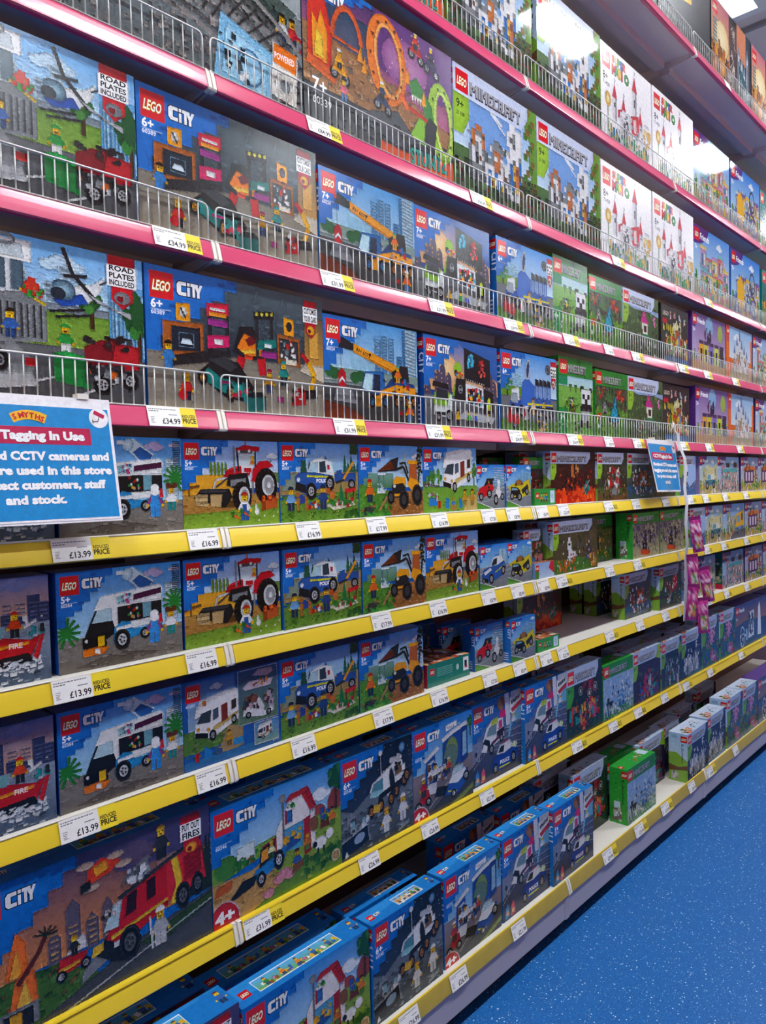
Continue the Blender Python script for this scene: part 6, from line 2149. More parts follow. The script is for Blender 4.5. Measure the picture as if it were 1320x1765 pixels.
# ------------------------------------------------------------------ toy boxes
# design: (art, width, height, depth, card colour, what the front shows, print seed)
NONE = []
D = {
    'road': (art_road, .480, .287, .08, '2a6cb8', 'large blue toy box with a police helicopter, lorry and green skip', 3),
    'garage': (art_garage, .480, .287, .08, '1f66b4', 'large blue toy box picturing a car workshop', 4),
    'crane': (art_crane, .360, .261, .075, '1f66b4', 'blue toy box with an orange mobile crane', 5),
    'gaming': (art_gaming, .370, .261, .075, '1f4f9c', 'blue toy box with a gaming truck and dark screens', 6),
    'ptruck': (art_ptruck, .352, .263, .075, '1f66b4', 'blue toy box with a police lorry and trailer', 7),
    'train': (art_train, .580, .378, .10, '55606a', 'very large grey toy box with railway tracks and platform', 8),
    'stunt': (art_stunt, .588, .378, .10, '3a3f48', 'large purple toy box with stunt loops and flames', 9),
    'penguin': (art_penguin, .260, .191, .07, '1a4f9c', 'blue toy box with a white and black drinks van', 10),
    'tractor': (art_tractor, .258, .191, .07, '1a4f9c', 'toy box with a red tractor in a wheat field', 11),
    'pdog': (art_pdog, .260, .191, .07, '1f66b4', 'toy box with a police car, trailer and dog', 12),
    'digger': (art_digger, .258, .191, .07, '1f66b4', 'toy box with a yellow digger raising its bucket', 13),
    'camper': (art_camper, .262, .191, .07, '1f66b4', 'toy box with a white camper van', 14),
    'camperback': (art_camper_back, .258, .191, .07, '1a4f9c', 'camper van toy box turned to show its back', 15),
    'redcar': (art_redcar, .157, .141, .048, '1f5fb0', 'small toy box with a red car and motorbike', 16),
    'ycar': (art_yellowcar, .152, .141, .048, '1f6fc0', 'small toy box with a black and yellow car', 17),
    'pcar': (art_policecar, .157, .141, .048, '1f5fb0', 'small toy box with a blue police car', 18),
    'boat': (art_boat, .260, .191, .07, '1a4f9c', 'toy box with a red fire boat on grey water', 19),
    'ftruck': (art_ftruck, .480, .283, .08, '1f7ac8', 'large toy box with a red fire engine at dusk', 20),
    'farm': (art_farm, .385, .262, .075, '1f7ac8', 'toy box with a barn, blue tractor and farm animals', 21),
    'rover': (art_rover, .278, .262, .06, '1f7ac8', 'toy box with a white moon rover and astronauts', 22),
    'pstation': (art_pstation, .282, .262, .06, '1f7ac8', 'toy box with a police station chase', 23),
    'ice': (art_icecream, .281, .262, .06, '1f7ac8', 'toy box with an ice cream van chase', 24),
    'village': (art_village, .468, .372, .09, '6a7078', 'large block-world toy box with a grey and white village', 25),
    'panda': (art_panda, .258, .282, .07, '2f8f35', 'green block-world toy box with a panda house', 26),
    'sword': (art_sword, .282, .262, .07, '2f8f35', 'green block-world toy box with a turquoise sword', 27),
    'pighouse': (art_pighouse, .354, .262, .07, '55663f', 'block-world toy box with a pink-roofed house', 28),
    'smallgreen': (pixelbox(('4a3a34', '5a4a40', '3a2c2a'), ['3a8a3c', '4a9a48', '2f7a34'], ['c8302c', 'd8d8d8', '7a5a3c', '3a9a9a'], fx_small, green=True, cell=4, n=40), .128, .170, .045, '2f8f35', 'small green block-world toy box', 29),
    'swamp': (pixelbox(('4a6a3a', '55503c', '3f5a34'), ['4a7a34', '3a6a2c', '6a9a44'], ['8a5a3c', 'd8b48a', '3a6a4a', '5a8ac0'], fx_swamp, cell=4, n=40), .126, .170, .045, '55608a', 'small lavender-topped block-world toy box', 30),
    'lava': (pixelbox(('3a1c20', '5a2420', '2c1a1e'), ['c83a1c', 'a82a18', 'e0601c'], ['7a1f20', 'a8382a', '2c1a1e', 'c8602c'], fx_lava, n=90), .335, .192, .06, '4a3034', 'block-world toy box with orange lava and a dark fortress', 31),
    'crossbow': (pixelbox(('3f4a34', '55483a', '34402c'), ['5a6a3a', '7a4a30', '3a4a2c'], ['7a2a28', '8a8d90', '4a5a3a', 'c8a07a'], fx_cross, n=90), .262, .192, .06, '4a4a44', 'dark block-world toy box with red and grey ruins', 32),
    'fox': (pixelbox(('5a6a78', '6a5a48', '4a5a68'), ['3f6a9a', '4a5a44', '34507a'], ['e0702c', 'e8eaee', '4a6a4a', '8a4a2c'], fx_fox, n=70), .262, .192, .06, '7aa8d0', 'block-world toy box with an orange fox house', 33),
    'llama': (pixelbox(('55503a', '6a5c40', '464a30'), ['5a8a34', '4a7a2c', '6a9a3c'], ['8a6a44', 'e0ddda', '4a6a34', '6a6478'], fx_llama, n=70), .335, .192, .06, '6a6478', 'block-world toy box with a white llama house', 34),
    'bee': (pixelbox(('55603a', '6a5430', '3f4a2c'), ['4a7a34', '3a6a2c', '5a8a3c'], ['e0a030', '3a2c24', 'd8742c', 'c8c0a8'], lambda c: c.confetti(20, 20, 80, 60, ['e09a2c', '2c2420', 'd8b84a'], 40, 8, 1, 0), green=True, n=40), .262, .192, .06, '2f8a34', 'green block-world toy box with a striped bee house', 35),
    'portal': (pixelbox(('5a4a6a', 'b0a888', '6a5a78'), ['a8a080', 'c0b690', '8a8468'], ['2c2630', 'a89aa8', '55485c', 'd8cfc0'], fx_portal, green=True, n=40), .270, .194, .075, '2f9a34', 'green block-world toy box with a black portal tower', 36),
    'mooshroom': (pixelbox(('3f5a34', '4a4434', '2f4a2c'), ['4a6a34', '5a4a34', '3a5a2c'], ['c8302c', '3a7a34', 'e0dcd8', '6a3a2c'], fx_moosh, n=60), .252, .194, .07, '7ab0d8', 'block-world toy box with a spotted red mushroom', 37),
    'fungus': (pixelbox(('2a3038', '1f3a34', '3a2434'), ['1f4a38', '2a3a34', '2f5a3c'], ['6a2440', '2f6a54', 'a84a34', '3a4a54'], fx_fungus, hdr='b8c6e0', tabc='4aa83c', n=80), .280, .262, .06, '3f5a3c', 'dark block-world toy box with glowing fungus', 38),
    'icecastle': (pixelbox(('a9c4e4', '8fb4dc', 'c3d6ea'), ['c8d6e4', '3a9a4c', 'a9bccc'], ['e2e8f0', '5a8ac0', '34506c', '8ab0d8'], fx_icecastle, green=True, n=60), .268, .222, .075, '2aa034', 'green block-world toy box with an ice castle', 39),
    'nether': (pixelbox(('3a2448', '4a2a5c', '2a1c3c'), ['2a3a5c', '5a1f3c', '24304c'], ['8a1f4c', '6a7484', '2f8a8a', 'c84a3c'], fx_nether, hdr='b8c6e0', tabc='8ac03c', n=80), .280, .222, .06, '55444c', 'dark purple block-world toy box with crimson trees', 40),
    'deepdark': (pixelbox(('26324c', '2c3a54', '1c2640'), ['24405c', '1f4a54', '2c3450'], ['1f6a64', 'a8a4b4', '55607a', '7a5a6a'], fx_deep, hdr='b8c6e0', tabc='7aae3c', n=90), .235, .217, .06, '3a4a5c', 'dark teal block-world toy box with grey ruins', 41),
    'skeletons': (pixelbox(('1f2f64', '28407a', '1a2450'), ['24486c', '2a5a7a', '1f3a5c'], ['d8dce4', '8a94a8', '55648a', 'b4bccc'], fx_skel, hdr='b8c6e0', tabc='7aae3c', n=80), .253, .220, .085, 'a9c0dc', 'dark blue block-world toy box with white bony figures', 42),
    'axolotl': (pixelbox(('3a5a78', '3a7a70', '4a6a8a'), ['2f7a6a', '2a5a7a', '3a8a6a'], ['c88ab8', '3a8a7a', '4a7ab0', 'd8a8cc'], fx_axo, hdr='b8c6e0', tabc='7aae3c', n=60), .238, .248, .085, '9ab8cc', 'block-world toy box with a pink axolotl house', 43),
    'rabbit': (pixelbox(('7a86a8', '6a5a48', '8a94b0'), ['5f8ac0', '4a6a9a', '6a94c8'], ['e8eaee', '7a3a2c', '5a6a88', 'c8a87a'], fx_rabbit, n=40), .200, .190, .06, '5f7a4a', 'block-world toy box with a white rabbit house', 44),
    'castle': (art_castlewhite, .470, .370, .10, 'e4e2e6', 'large white toy box with a red-roofed castle', 45),
    'street': (friendly(('5a9ade', 'cfe6f2'), ['e07a9a', '7ac0c0', 'e8c84a', 'd8d8d8'], ['c8a0c8', '8ac4cc', 'e8d088', 'd88a8a']), .505, .352, .09, '7a5aa0', 'large toy box with a pastel town street', 46),
    'coaster': (friendly(('3f8ad8', 'bfe0f2'), ['e8b82c', '8a5aa8', 'd8d8d8', '5a8ac0'], ['8a7ab0', 'e8c04a', 'c8d0d8'], ground='b8b0a0', extra=ex_coaster), .490, .345, .09, '3a6ab0', 'large blue toy box with a roller coaster', 47),
    'teal': (art_teal, .30, .33, .09, '14807a', 'plain teal toy box at the far end', 48),
    'darktree': (art_darktree, .32, .262, .08, '2c2828', 'dark grey toy box with lanterns and a round doorway', 49),
    'club': (friendly(('7a6ab0', 'c8b8d8'), ['e8b030', '8a5aa8', 'd87aa8', '5a8ac0'], ['e8c04a', '8a7ac0', 'c8d83a'], extra=ex_club), .460, .282, .09, '55307a', 'purple toy box with yellow club arches', 50),
    'fairy': (art_fairy, .42, .282, .09, 'e0742c', 'orange-edged toy box with a pale castle', 51),
    'town': (friendly(('8fb0d8', 'd8e0e8'), ['d86a7a', '3a9a9a', 'e8d0a0', '5a7a4a'], ['d88a7a', '8ac0b0', 'e8d8b0']), .42, .282, .09, '4a3a6a', 'toy box with a pale seaside street', 52),
    'jeep': (friendly(('8fb4d4', 'd8dcc8'), ['d8c83a', 'a8b07a', 'e8e4d8', 'd8b4a0'], ['c8c89a', 'd8d4b8'], extra=ex_jeep), .255, .192, .07, '8a7ab0', 'toy box with a cream and teal jeep', 53),
    'cafe': (friendly(('8fb4dc', 'c8d0e0'), ['5fb0b0', 'd89ab0', 'e8e4e0', '6a5a7a'], ['c8a0a8', '8ac0c0'], ground='a898a8', extra=ex_cafe), .340, .192, .08, '12686a', 'toy box with a turquoise-roofed cafe', 54),
    'ohouse': (friendly(('8a9ac8', 'c8d0c8'), ['d8c83a', '7aae3c', 'c8a0a0', 'e8e0d8'], ['8a5a8a', 'e0a060'], ground='8aa04a', extra=ex_ohouse), .305, .192, .07, '3a2a6a', 'toy box with a purple house and orange roof', 55),
    'bus': (friendly(('6aa0d8', 'c8dce8'), ['e8b42c', '7a9a5a', 'e8e0d0', 'c88a6a'], ['a8b08a', 'c8c0a0'], ground='8aa05a', extra=ex_bus), .345, .192, .07, '4a7ab8', 'toy box with a yellow school bus', 56),
    'space': (friendly(('3a4a80', 'b8846a'), ['8ab0d0', 'e8eaee', '5a6a9a'], ['5a6a9a'], ground='4a5a7a', extra=ex_space), .560, .248, .09, '5a3a8a', 'wide dark blue toy box with a white space rocket', 57),
    'black': (art_black, .60, .40, .14, '25272b', 'huge black toy box with a yellow panel', 58),
    'panorama': (art_panorama, .580, .385, .12, '2c2e34', 'wide toy box with sunset, map and castle panels', 59),
}

def top_art(name, W, Dp, base, boxart):
    """lid print: card colour, picture strip, small logo; for the boxes one looks down on"""
    c = Art(W, Dp, 7)
    c.R(base, 0, 0, c.A, 100)
    if name in ('farm', 'rover', 'pstation', 'ice', 'ftruck'):
        c.stairs('2f8ed8', c.A, 30, 9, '1a5fae')
        x0, x1 = (c.A * .16, c.A * .80) if name == 'farm' else (c.A * .42, c.A * .78)
        c.R('f2f4f4', x0, 22, x1, 80)
        c.G('5ab0ea', '6fae44' if name != 'rover' else 'c8b8a0', x0 + 2, 26, x1 - 2, 76)
        c.confetti(x0 + 6, 30, x1 - 6, 50, ['6a9a3a', '8a5a34', 'd87aa0', 'f0f0ee', 'e8b030', '3a6ab0'] if name != 'rover' else ['d8d4cc', 'e0a040', '3a3c40', 'f0f0f0'], 50, 12, 1.2, 20)
        for i in range(5):
            c.fig(x0 + (x1 - x0) * (.12 + .19 * i), 28, 40, c.rnd.choice(['3a8a3c', '3a6ab0', 'd8d8d8', 'e0842c']), '3a4a66', '5a3420')
        c.lego(c.A * .05, 30, 34)
        if name != 'farm':
            c.citymark(c.A * .05 + 40, 40, 34, 18)
        c.fig(c.A - 24, 26, 56, '3a6ab0', '2a3a5c', '6a3a1c')
    elif boxart == 'mine':
        c.G('cfdcee', 'b8cae4')
        c.confetti(c.A * .05, 8, c.A * .4, 60, ['8a5a34', '6fae3c', 'd8742c', '5a3a24'], 24, 18, .8, 20)
        c.confetti(c.A * .45, 20, c.A * .85, 80, ['3a3c40', '6a6c70', 'd8a0a0', '3a7a5a'], 26, 9, .8, 20)
    elif boxart == 'green':
        c.confetti(4, 6, c.A - 4, 94, ['27882c', '3cb044'], 16, 8, 1, 0)
        c.confetti(c.A * .4, 30, c.A * .8, 75, ['8a5a34', 'd8c0a0', '3a3c40', 'c83a34'], 24, 9, 1.4, 10)
        c.R('c9dcea', c.A * .78, 30, c.A * .95, 90)
        c.lego(6, 30, 30)
    return c.meshes('top', PRINT)

def side_art(kind, Dp, H, base):
    c = Art(Dp, H, 5)
    c.R(base, 0, 0, c.A, 100)
    if kind == 'mine':
        c.G('a9c8e8', 'c3d8ea', 0, 40)
        c.E('8fb0d0', c.A * .3, 92, 7, 4)
        c.P('7fae3c', 0, 0, c.A, 0, c.A, 44, c.A * .7, 52, c.A * .4, 60, 0, 58)
        c.P('6a4a30', 0, 20, c.A, 26, c.A, 36, c.A * .5, 30, 0, 34)
        c.R('b9b4b0', c.A * .14, 4, c.A * .5, 20)
        c.confetti(c.A * .14, 4, c.A * .5, 20, ['8a8480', 'd0ccc8', '5a5450'], 14, 4, 1, 0)
        c.lego(c.A * .64, 82, 13)
        for i, ch in enumerate('MINECRAFT'):
            c.T(ch, c.A * .68, 75 - i * 4.6, 4, '2c2c30', .03)
    elif kind == 'green':
        c.confetti(0, 20, c.A, 96, ['27882c', '3cb044', '227826'], 14, 4, 1, 0)
        c.R('c9dcea', c.A * .25, 8, c.A * .6, 40)
        c.confetti(c.A * .2, 4, c.A * .7, 26, ['e8e4de', 'b9b2a8', '6a5a50', '2a8a3c'], 26, 5, 1, 0)
        c.lego(c.A * .66, 84, 12)
        for i, ch in enumerate('MINECRAFT'):
            c.T(ch, c.A * .7, 77 - i * 5, 4.4, '1c2c1e', .03)
    elif kind == 'city':
        c.lego(c.A * .6, 84, 12)
        c.T('CITY', c.A * .78, 80, 8, 'e8f0fa', .03, rot=-90)
        for i in range(4):
            c.R('d8e4f0', c.A * .2, 6 + i * 5, c.A * .8, 8 + i * 5)
    elif kind == 'teal':
        c.G('0f6a68', '2f5a4a', 0, 0)
        c.confetti(0, 18, c.A, 60, ['5a6a44', '8a9a70', '3a4a34', 'c8b89a'], 30, 9)
        c.R('c8243c', 0, 0, c.A, 14)
        c.E('d86a6a', c.A * .5, 82, 6, 5)
        c.T('Friends', c.A * .2, 68, 7, 'e8f0f0', .02, w=c.A * .6)
    return c.meshes('side', PRINT)

MINE = {'village', 'pighouse', 'swamp', 'lava', 'crossbow', 'fox', 'llama', 'mooshroom', 'fungus', 'nether', 'deepdark', 'skeletons', 'axolotl', 'rabbit'}
GREEN = {'panda', 'sword', 'smallgreen', 'bee', 'portal', 'icecastle'}
SHINY = {'village', 'street', 'coaster', 'train'}
_proto = {}
def vcol_box(name, W, Dp, H, col):
    m = MB().box(0, 0, 0, W, Dp, H).mesh(name, PRINT, bevel=0.0011)
    at = m.color_attributes.new('ink', 'FLOAT_COLOR', 'POINT')
    at.data.foreach_set('color', list((*lin(col), 1)) * len(m.vertices))
    return m

def proto(k):
    if k in _proto:
        return _proto[k]
    fn, W, H, Dp, col, desc, seed = D[k]
    c = Art(W - .0006, H - .0006, seed, 187.0 if k == 'ftruck' else None)
    c.dense = 1.0 if k in ('castle', 'village') else 1.16
    c.R(col, 0, 0, c.A, 100)
    fn(c)
    if k != 'black':
        c.enrich()
    bo = 'mine' if k in MINE else 'green' if k in GREEN else 'city'
    so = 'teal' if k == 'cafe' else 'mine' if k in MINE else 'green' if k in GREEN else 'city' if k in ('redcar', 'ycar', 'pcar', 'gaming', 'crane', 'ptruck', 'farm', 'rover', 'pstation', 'ice', 'ftruck') else None
    _proto[k] = dict(body=vcol_box('toy_box', W, Dp, H, col), front=c.meshes(k + '_front', FILM if k in SHINY else PRINT),
                     top=top_art(k, W, Dp, col, bo), side=side_art(so, Dp, H, col) if so else {}, W=W, H=H, D=Dp, desc=desc)
    return _proto[k]

BOXES = []
def put(k, x, y, z, lv, rz=0.0, full=True, note=''):
    """stand one toy box: (x, y, z) is its front lower left corner"""
    p = proto(k)
    o = mesh_obj('toy_box', p['body'], None, (x, y, z), (0, 0, math.radians(rz)))
    def part(nm, meshes, loc, rot):
        if not meshes:
            return
        a = mesh_obj(nm, meshes['print'], o, loc, rot)
        if 'logo' in meshes:
            mesh_obj('logo_print', meshes['logo'], a)
    if full != 'top':
        part('front_print', p['front'], (.0003, -.0001, .0003), (0, 0, 0))
    part('top_print', p['top'], (0, 0, p['H'] + .0001), (-math.pi / 2, 0, 0))
    part('side_print', p['side'], (-.0001, p['D'], 0), (0, 0, -math.pi / 2))
    tag(o, None, 'toy box', 'toy boxes on the shelves')
    BOXES.append((o, k, lv, x, y, note))
    return o

FY = 0.028
def row(lv, items, y=FY, back=0):
    rr = random.Random(lv)
    end = -9
    for it in items:
        k, x = it[0], it[1]
        yy = it[2] if len(it) > 2 else y + rr.uniform(-.003, .004)
        if lv in ('S1', 'S2') and len(it) == 2:      # these stand hard against the rail
            yn = .0195 if lv == 'S1' else .023
            x, yy = CAM.x + (x - CAM.x) * (yn - CAM.y) / (yy - CAM.y), yn
        x = max(x, end + .0008)
        end = x + D[k][1]
        put(k, x, yy, DECK[lv], lv)

# front rows, left to right: (design, X of the left edge[, Y of the front])
row('P5', [('black', 1.55, -.06), ('black', 2.172, -.06), ('panorama', 2.790, -.06), ('panorama', 3.385, -.06), ('panorama', 3.98, -.06)])
row('P4', [('stunt', .255), ('village', .851), ('village', 1.353), ('castle', 1.834), ('castle', 2.312), ('street', 2.796), ('coaster', 3.318), ('teal', 3.82), ('coaster', 4.15)])
row('P3', [('train', -.302), ('stunt', .284), ('village', .876), ('village', 1.349), ('castle', 1.826), ('castle', 2.304), ('street', 2.786), ('coaster', 3.310), ('teal', 3.84), ('coaster', 4.16)])
row('P2', [('road', -.648), ('garage', -.163), ('crane', .319), ('gaming', .684), ('ptruck', 1.084), ('panda', 1.446), ('sword', 1.712), ('pighouse', 2.001), ('darktree', 2.396, .034), ('club', 2.756), ('fairy', 3.235), ('town', 3.668), ('club', 4.10)])
row('P1', [('road', -.645), ('garage', -.160), ('crane', .323), ('gaming', .711), ('ptruck', 1.096), ('panda', 1.466), ('sword', 1.745), ('pighouse', 2.032), ('darktree', 2.405, .036), ('club', 2.790), ('fairy', 3.264), ('town', 3.72), ('club', 4.15)])
row('S4', [('boat', -.618), ('penguin', -.350), ('tractor', -.087), ('pdog', .172), ('digger', .4335), ('camper', .693), ('redcar', .957), ('ycar', 1.117), ('smallgreen', 1.279, .062), ('lava', 1.410), ('crossbow', 1.752), ('fox', 2.018), ('mooshroom', 2.288, .034), ('rabbit', 2.585, .03), ('jeep', 2.824), ('cafe', 3.088), ('ohouse', 3.440), ('ohouse', 3.756), ('cafe', 4.07)])
row('S3', [('boat', -.632), ('penguin', -.359), ('tractor', -.092), ('pdog', .173), ('digger', .4375), ('tractor', .699), ('pcar', .960), ('ycar', 1.118), ('swamp', 1.2725, .062), ('llama', 1.411), ('bee', 1.76, .10), ('portal', 2.060, .026), ('portal', 2.337, .024), ('rabbit', 2.690, .024), ('jeep', 2.896), ('bus', 3.155), ('ohouse', 3.512), ('cafe', 3.83), ('bus', 4.19)])
row('S2', [('boat', -.634), ('penguin', -.369), ('camperback', -.106), ('pdog', .154), ('digger', .4215), ('redcar', .945, .040), ('ycar', 1.112, .016), ('fox', 2.040, .055), ('mooshroom', 2.338, .030), ('rabbit', 2.612, .05), ('jeep', 2.83, .045), ('cafe', 3.150, .030), ('ohouse', 3.515), ('jeep', 3.84), ('bus', 4.12)])
row('S1', [('ftruck', -.533), ('farm', -.047), ('rover', .3425), ('pstation', .6235), ('ice', .912, .034), ('ice', 1.203), ('fungus', 1.491), ('icecastle', 1.777), ('nether', 2.052), ('deepdark', 2.340), ('skeletons', 2.582), ('axolotl', 2.855), ('axolotl', 3.100), ('space', 3.345), ('space', 3.93)])
row('S0', [('ftruck', -.522, -.050), ('farm', -.036, -.052), ('rover', .360, -.054), ('pstation', .6525, -.050), ('ice', .944, -.048), ('ice', 1.230, -.060), ('fungus', 1.530, .03), ('icecastle', 1.812, -.052), ('skeletons', 2.375, -.074), ('skeletons', 2.655, -.060), ('axolotl', 2.925, -.062), ('axolotl', 3.172, -.062), ('space', 3.42, -.062)])

# second rows and odd boxes further back on the shelves
def behind(lv, items):
    for k, x, y in items:
        put(k, x, y, DECK[lv], lv, note='back')
behind('S0', [('ftruck', -.545, .045), ('farm', -.060, .040), ('rover', .345, .020), ('ice', .80, .075), ('ice', 1.09, .06), ('fungus', 1.40, .12),
              ('icecastle', 1.818, .048), ('nether', 2.092, .030), ('deepdark', 2.385, .05), ('deepdark', 2.64, .085), ('fungus', 2.93, .09)])
behind('S1', [('farm', -.055, .125), ('rover', .345, .11), ('pstation', .63, .11), ('ice', .92, .115), ('ice', 1.21, .115), ('fungus', 1.495, .11), ('nether', 2.05, .11), ('deepdark', 2.34, .11), ('skeletons', 2.585, .125)])
behind('S2', [('redcar', .90, .135), ('redcar', .83, .235), ('lava', 1.475, .225), ('fox', 2.05, .19), ('fox', 2.06, .265), ('pdog', .154, .12), ('digger', .425, .12)])
behind('S3', [('ycar', 1.12, .12), ('bee', 1.77, .19), ('llama', 1.412, .12), ('pdog', .175, .12)])
behind('S4', [('smallgreen', 1.16, .15), ('lava', 1.36, .13), ('redcar', .96, .12)])

# little flat boxes lying at the shelf edge
def flat_box(k, x, y, z, lv, W, Dp, H, col, ftype):
    me = vcol_box('flat_box', W, Dp, H, col)
    o = mesh_obj('toy_box', me, None, (x, y, z))
    c = Art(W - .0006, H - .0006, 3)
    c.R(col, 0, 0, c.A, 100)
    if ftype == 'green':
        c.lego(c.A * .06, 42, 34)
        for i, cl in enumerate(('c8783a', '3a9a8a', '2a6ab0')):
            c.fig(c.A * (.32 + .12 * i), 18, 56, cl, '55402c', '5a3420')
        c.R('c3dcec', c.A * .74, 12, c.A * .95, 88)
        c.Ring('3a4a58', c.A * .845, 50, 10, 14, 3, 12)
    elif ftype == 'swamp':
        c.G('8fb0dc', 'b8cce4')
        c.P('c8283a', c.A * .7, 60, c.A * .8, 100, c.A, 100, c.A, 20)
        c.R('4a7a34', 0, 0, c.A * .2, 60)
        c.lego(c.A * .04, 50, 36)
    else:
        c.lego(c.A * .06, 50, 30)
        for i in range(5):
            c.R('7ab8a8', c.A * .22, 40 + i * 8, c.A * .58, 42.5 + i * 8)
        c.E('b8d4cc', c.A * .7, 55, 10, 14)
        c.R('f0f4f2', c.A * .84, 28, c.A * .97, 90)
        c.R('22242a', c.A * .87, 45, c.A * .93, 75)
        c.R('c8303a', c.A * .88, 40, c.A * .94, 48)
    m = c.meshes('flat_front', PRINT)
    a = mesh_obj('front_print', m['print'], o, (.0003, -.0001, .0003))
    mesh_obj('logo_print', m['logo'], a)
    t = Art(W, Dp, 9)
    t.G('8a4a3a', 'c8703a')
    t.confetti(0, 0, t.A, 100, ['3a2c2c', 'c83a2c', 'e8b070', 'e8e4e0', '5a3a34', '7a8a5a'], 60, 14, 1, 30)
    mesh_obj('top_print', t.meshes('flat_top', PRINT)['print'], o, (0, 0, H + .0001), (-math.pi / 2, 0, 0))
    if ftype == 'teal':
        s_ = Art(Dp, H, 2)
        s_.R('c8283c', 0, 0, s_.A, 100)
        s_.R('e8dcd8', s_.A * .1, 10, s_.A * .9, 40)
        mesh_obj('side_print', s_.meshes('flat_side', PRINT)['print'], o, (-.0001, Dp, 0), (0, 0, -math.pi / 2))
    tag(o, k, 'toy box', 'toy boxes on the shelves')
flat_box('small flat green toy box lying beside the lava box, topmost yellow shelf', 1.281, .020, DECK['S4'], 'S4', .140, .040, .058, '2f8f3c', 'green')
flat_box('small flat pale blue toy box lying beside the llama box on the fourth yellow shelf', 1.276, .020, DECK['S3'], 'S3', .128, .040, .056, '7aa0d0', 'swamp')
flat_box('small flat green toy box lying alone at the empty stretch, third yellow shelf', 1.287, .022, DECK['S2'], 'S2', .146, .115, .046, '2f8f3c', 'green')
flat_box('flat teal and red toy box lying on its side beside the yellow digger box', .706, .036, DECK['S2'], 'S2', .206, .15, .068, '1f7a68', 'teal')

# labels: what it shows, on which shelf, and which one of several
_by = {}
for b in BOXES:
    _by.setdefault((b[1], b[2], b[5]), []).append(b)
SHORT = {'road': 'police helicopter box', 'garage': 'workshop box', 'crane': 'crane box', 'gaming': 'gaming truck box', 'ptruck': 'police lorry box', 'train': 'railway box',
         'stunt': 'stunt box', 'penguin': 'drinks van box', 'tractor': 'tractor box', 'pdog': 'police dog box', 'digger': 'digger box', 'camper': 'camper box',
         'camperback': 'turned camper box', 'redcar': 'red car box', 'ycar': 'yellow car box', 'pcar': 'police car box', 'boat': 'fire boat box', 'ftruck': 'fire engine box',
         'farm': 'barn box', 'rover': 'moon rover box', 'pstation': 'police station box', 'ice': 'ice cream van box', 'village': 'village box', 'panda': 'panda box',
         'sword': 'sword box', 'pighouse': 'pink-roofed house box', 'smallgreen': 'small green box', 'swamp': 'small lavender box', 'lava': 'lava box',
         'crossbow': 'ruins box', 'fox': 'fox box', 'llama': 'llama box', 'bee': 'bee box', 'portal': 'portal box', 'mooshroom': 'mushroom box', 'fungus': 'fungus box',
         'icecastle': 'ice castle box', 'nether': 'crimson trees box', 'deepdark': 'teal ruins box', 'skeletons': 'bony figures box', 'axolotl': 'axolotl box',
         'rabbit': 'rabbit box', 'castle': 'white castle box', 'street': 'pastel street box', 'coaster': 'roller coaster box', 'teal': 'teal box', 'darktree': 'lantern box',
         'club': 'purple club box', 'fairy': 'orange-edged box', 'town': 'seaside street box', 'jeep': 'jeep box', 'cafe': 'cafe box', 'ohouse': 'orange-roofed house box',
         'bus': 'school bus box', 'space': 'rocket box', 'black': 'black box', 'panorama': 'three-panel box'}
for (k, lv, note), v in _by.items():
    v.sort(key=lambda b: (b[4] > .2, b[3]) if note else b[3])
    for i, b in enumerate(v):
        t = D[k][5] + (', rear row, ' if note else ', ') + LEVEL_SHORT[lv]
        if len(v) > 1:
            t += ', ' + (ORD[i] + ' from left' if len(v) > 2 else ('nearer one', 'farther one')[i] if note and abs(v[0][4] - v[1][4]) > .05 else ('left one', 'right one')[i])
        b[0]['label'] = t

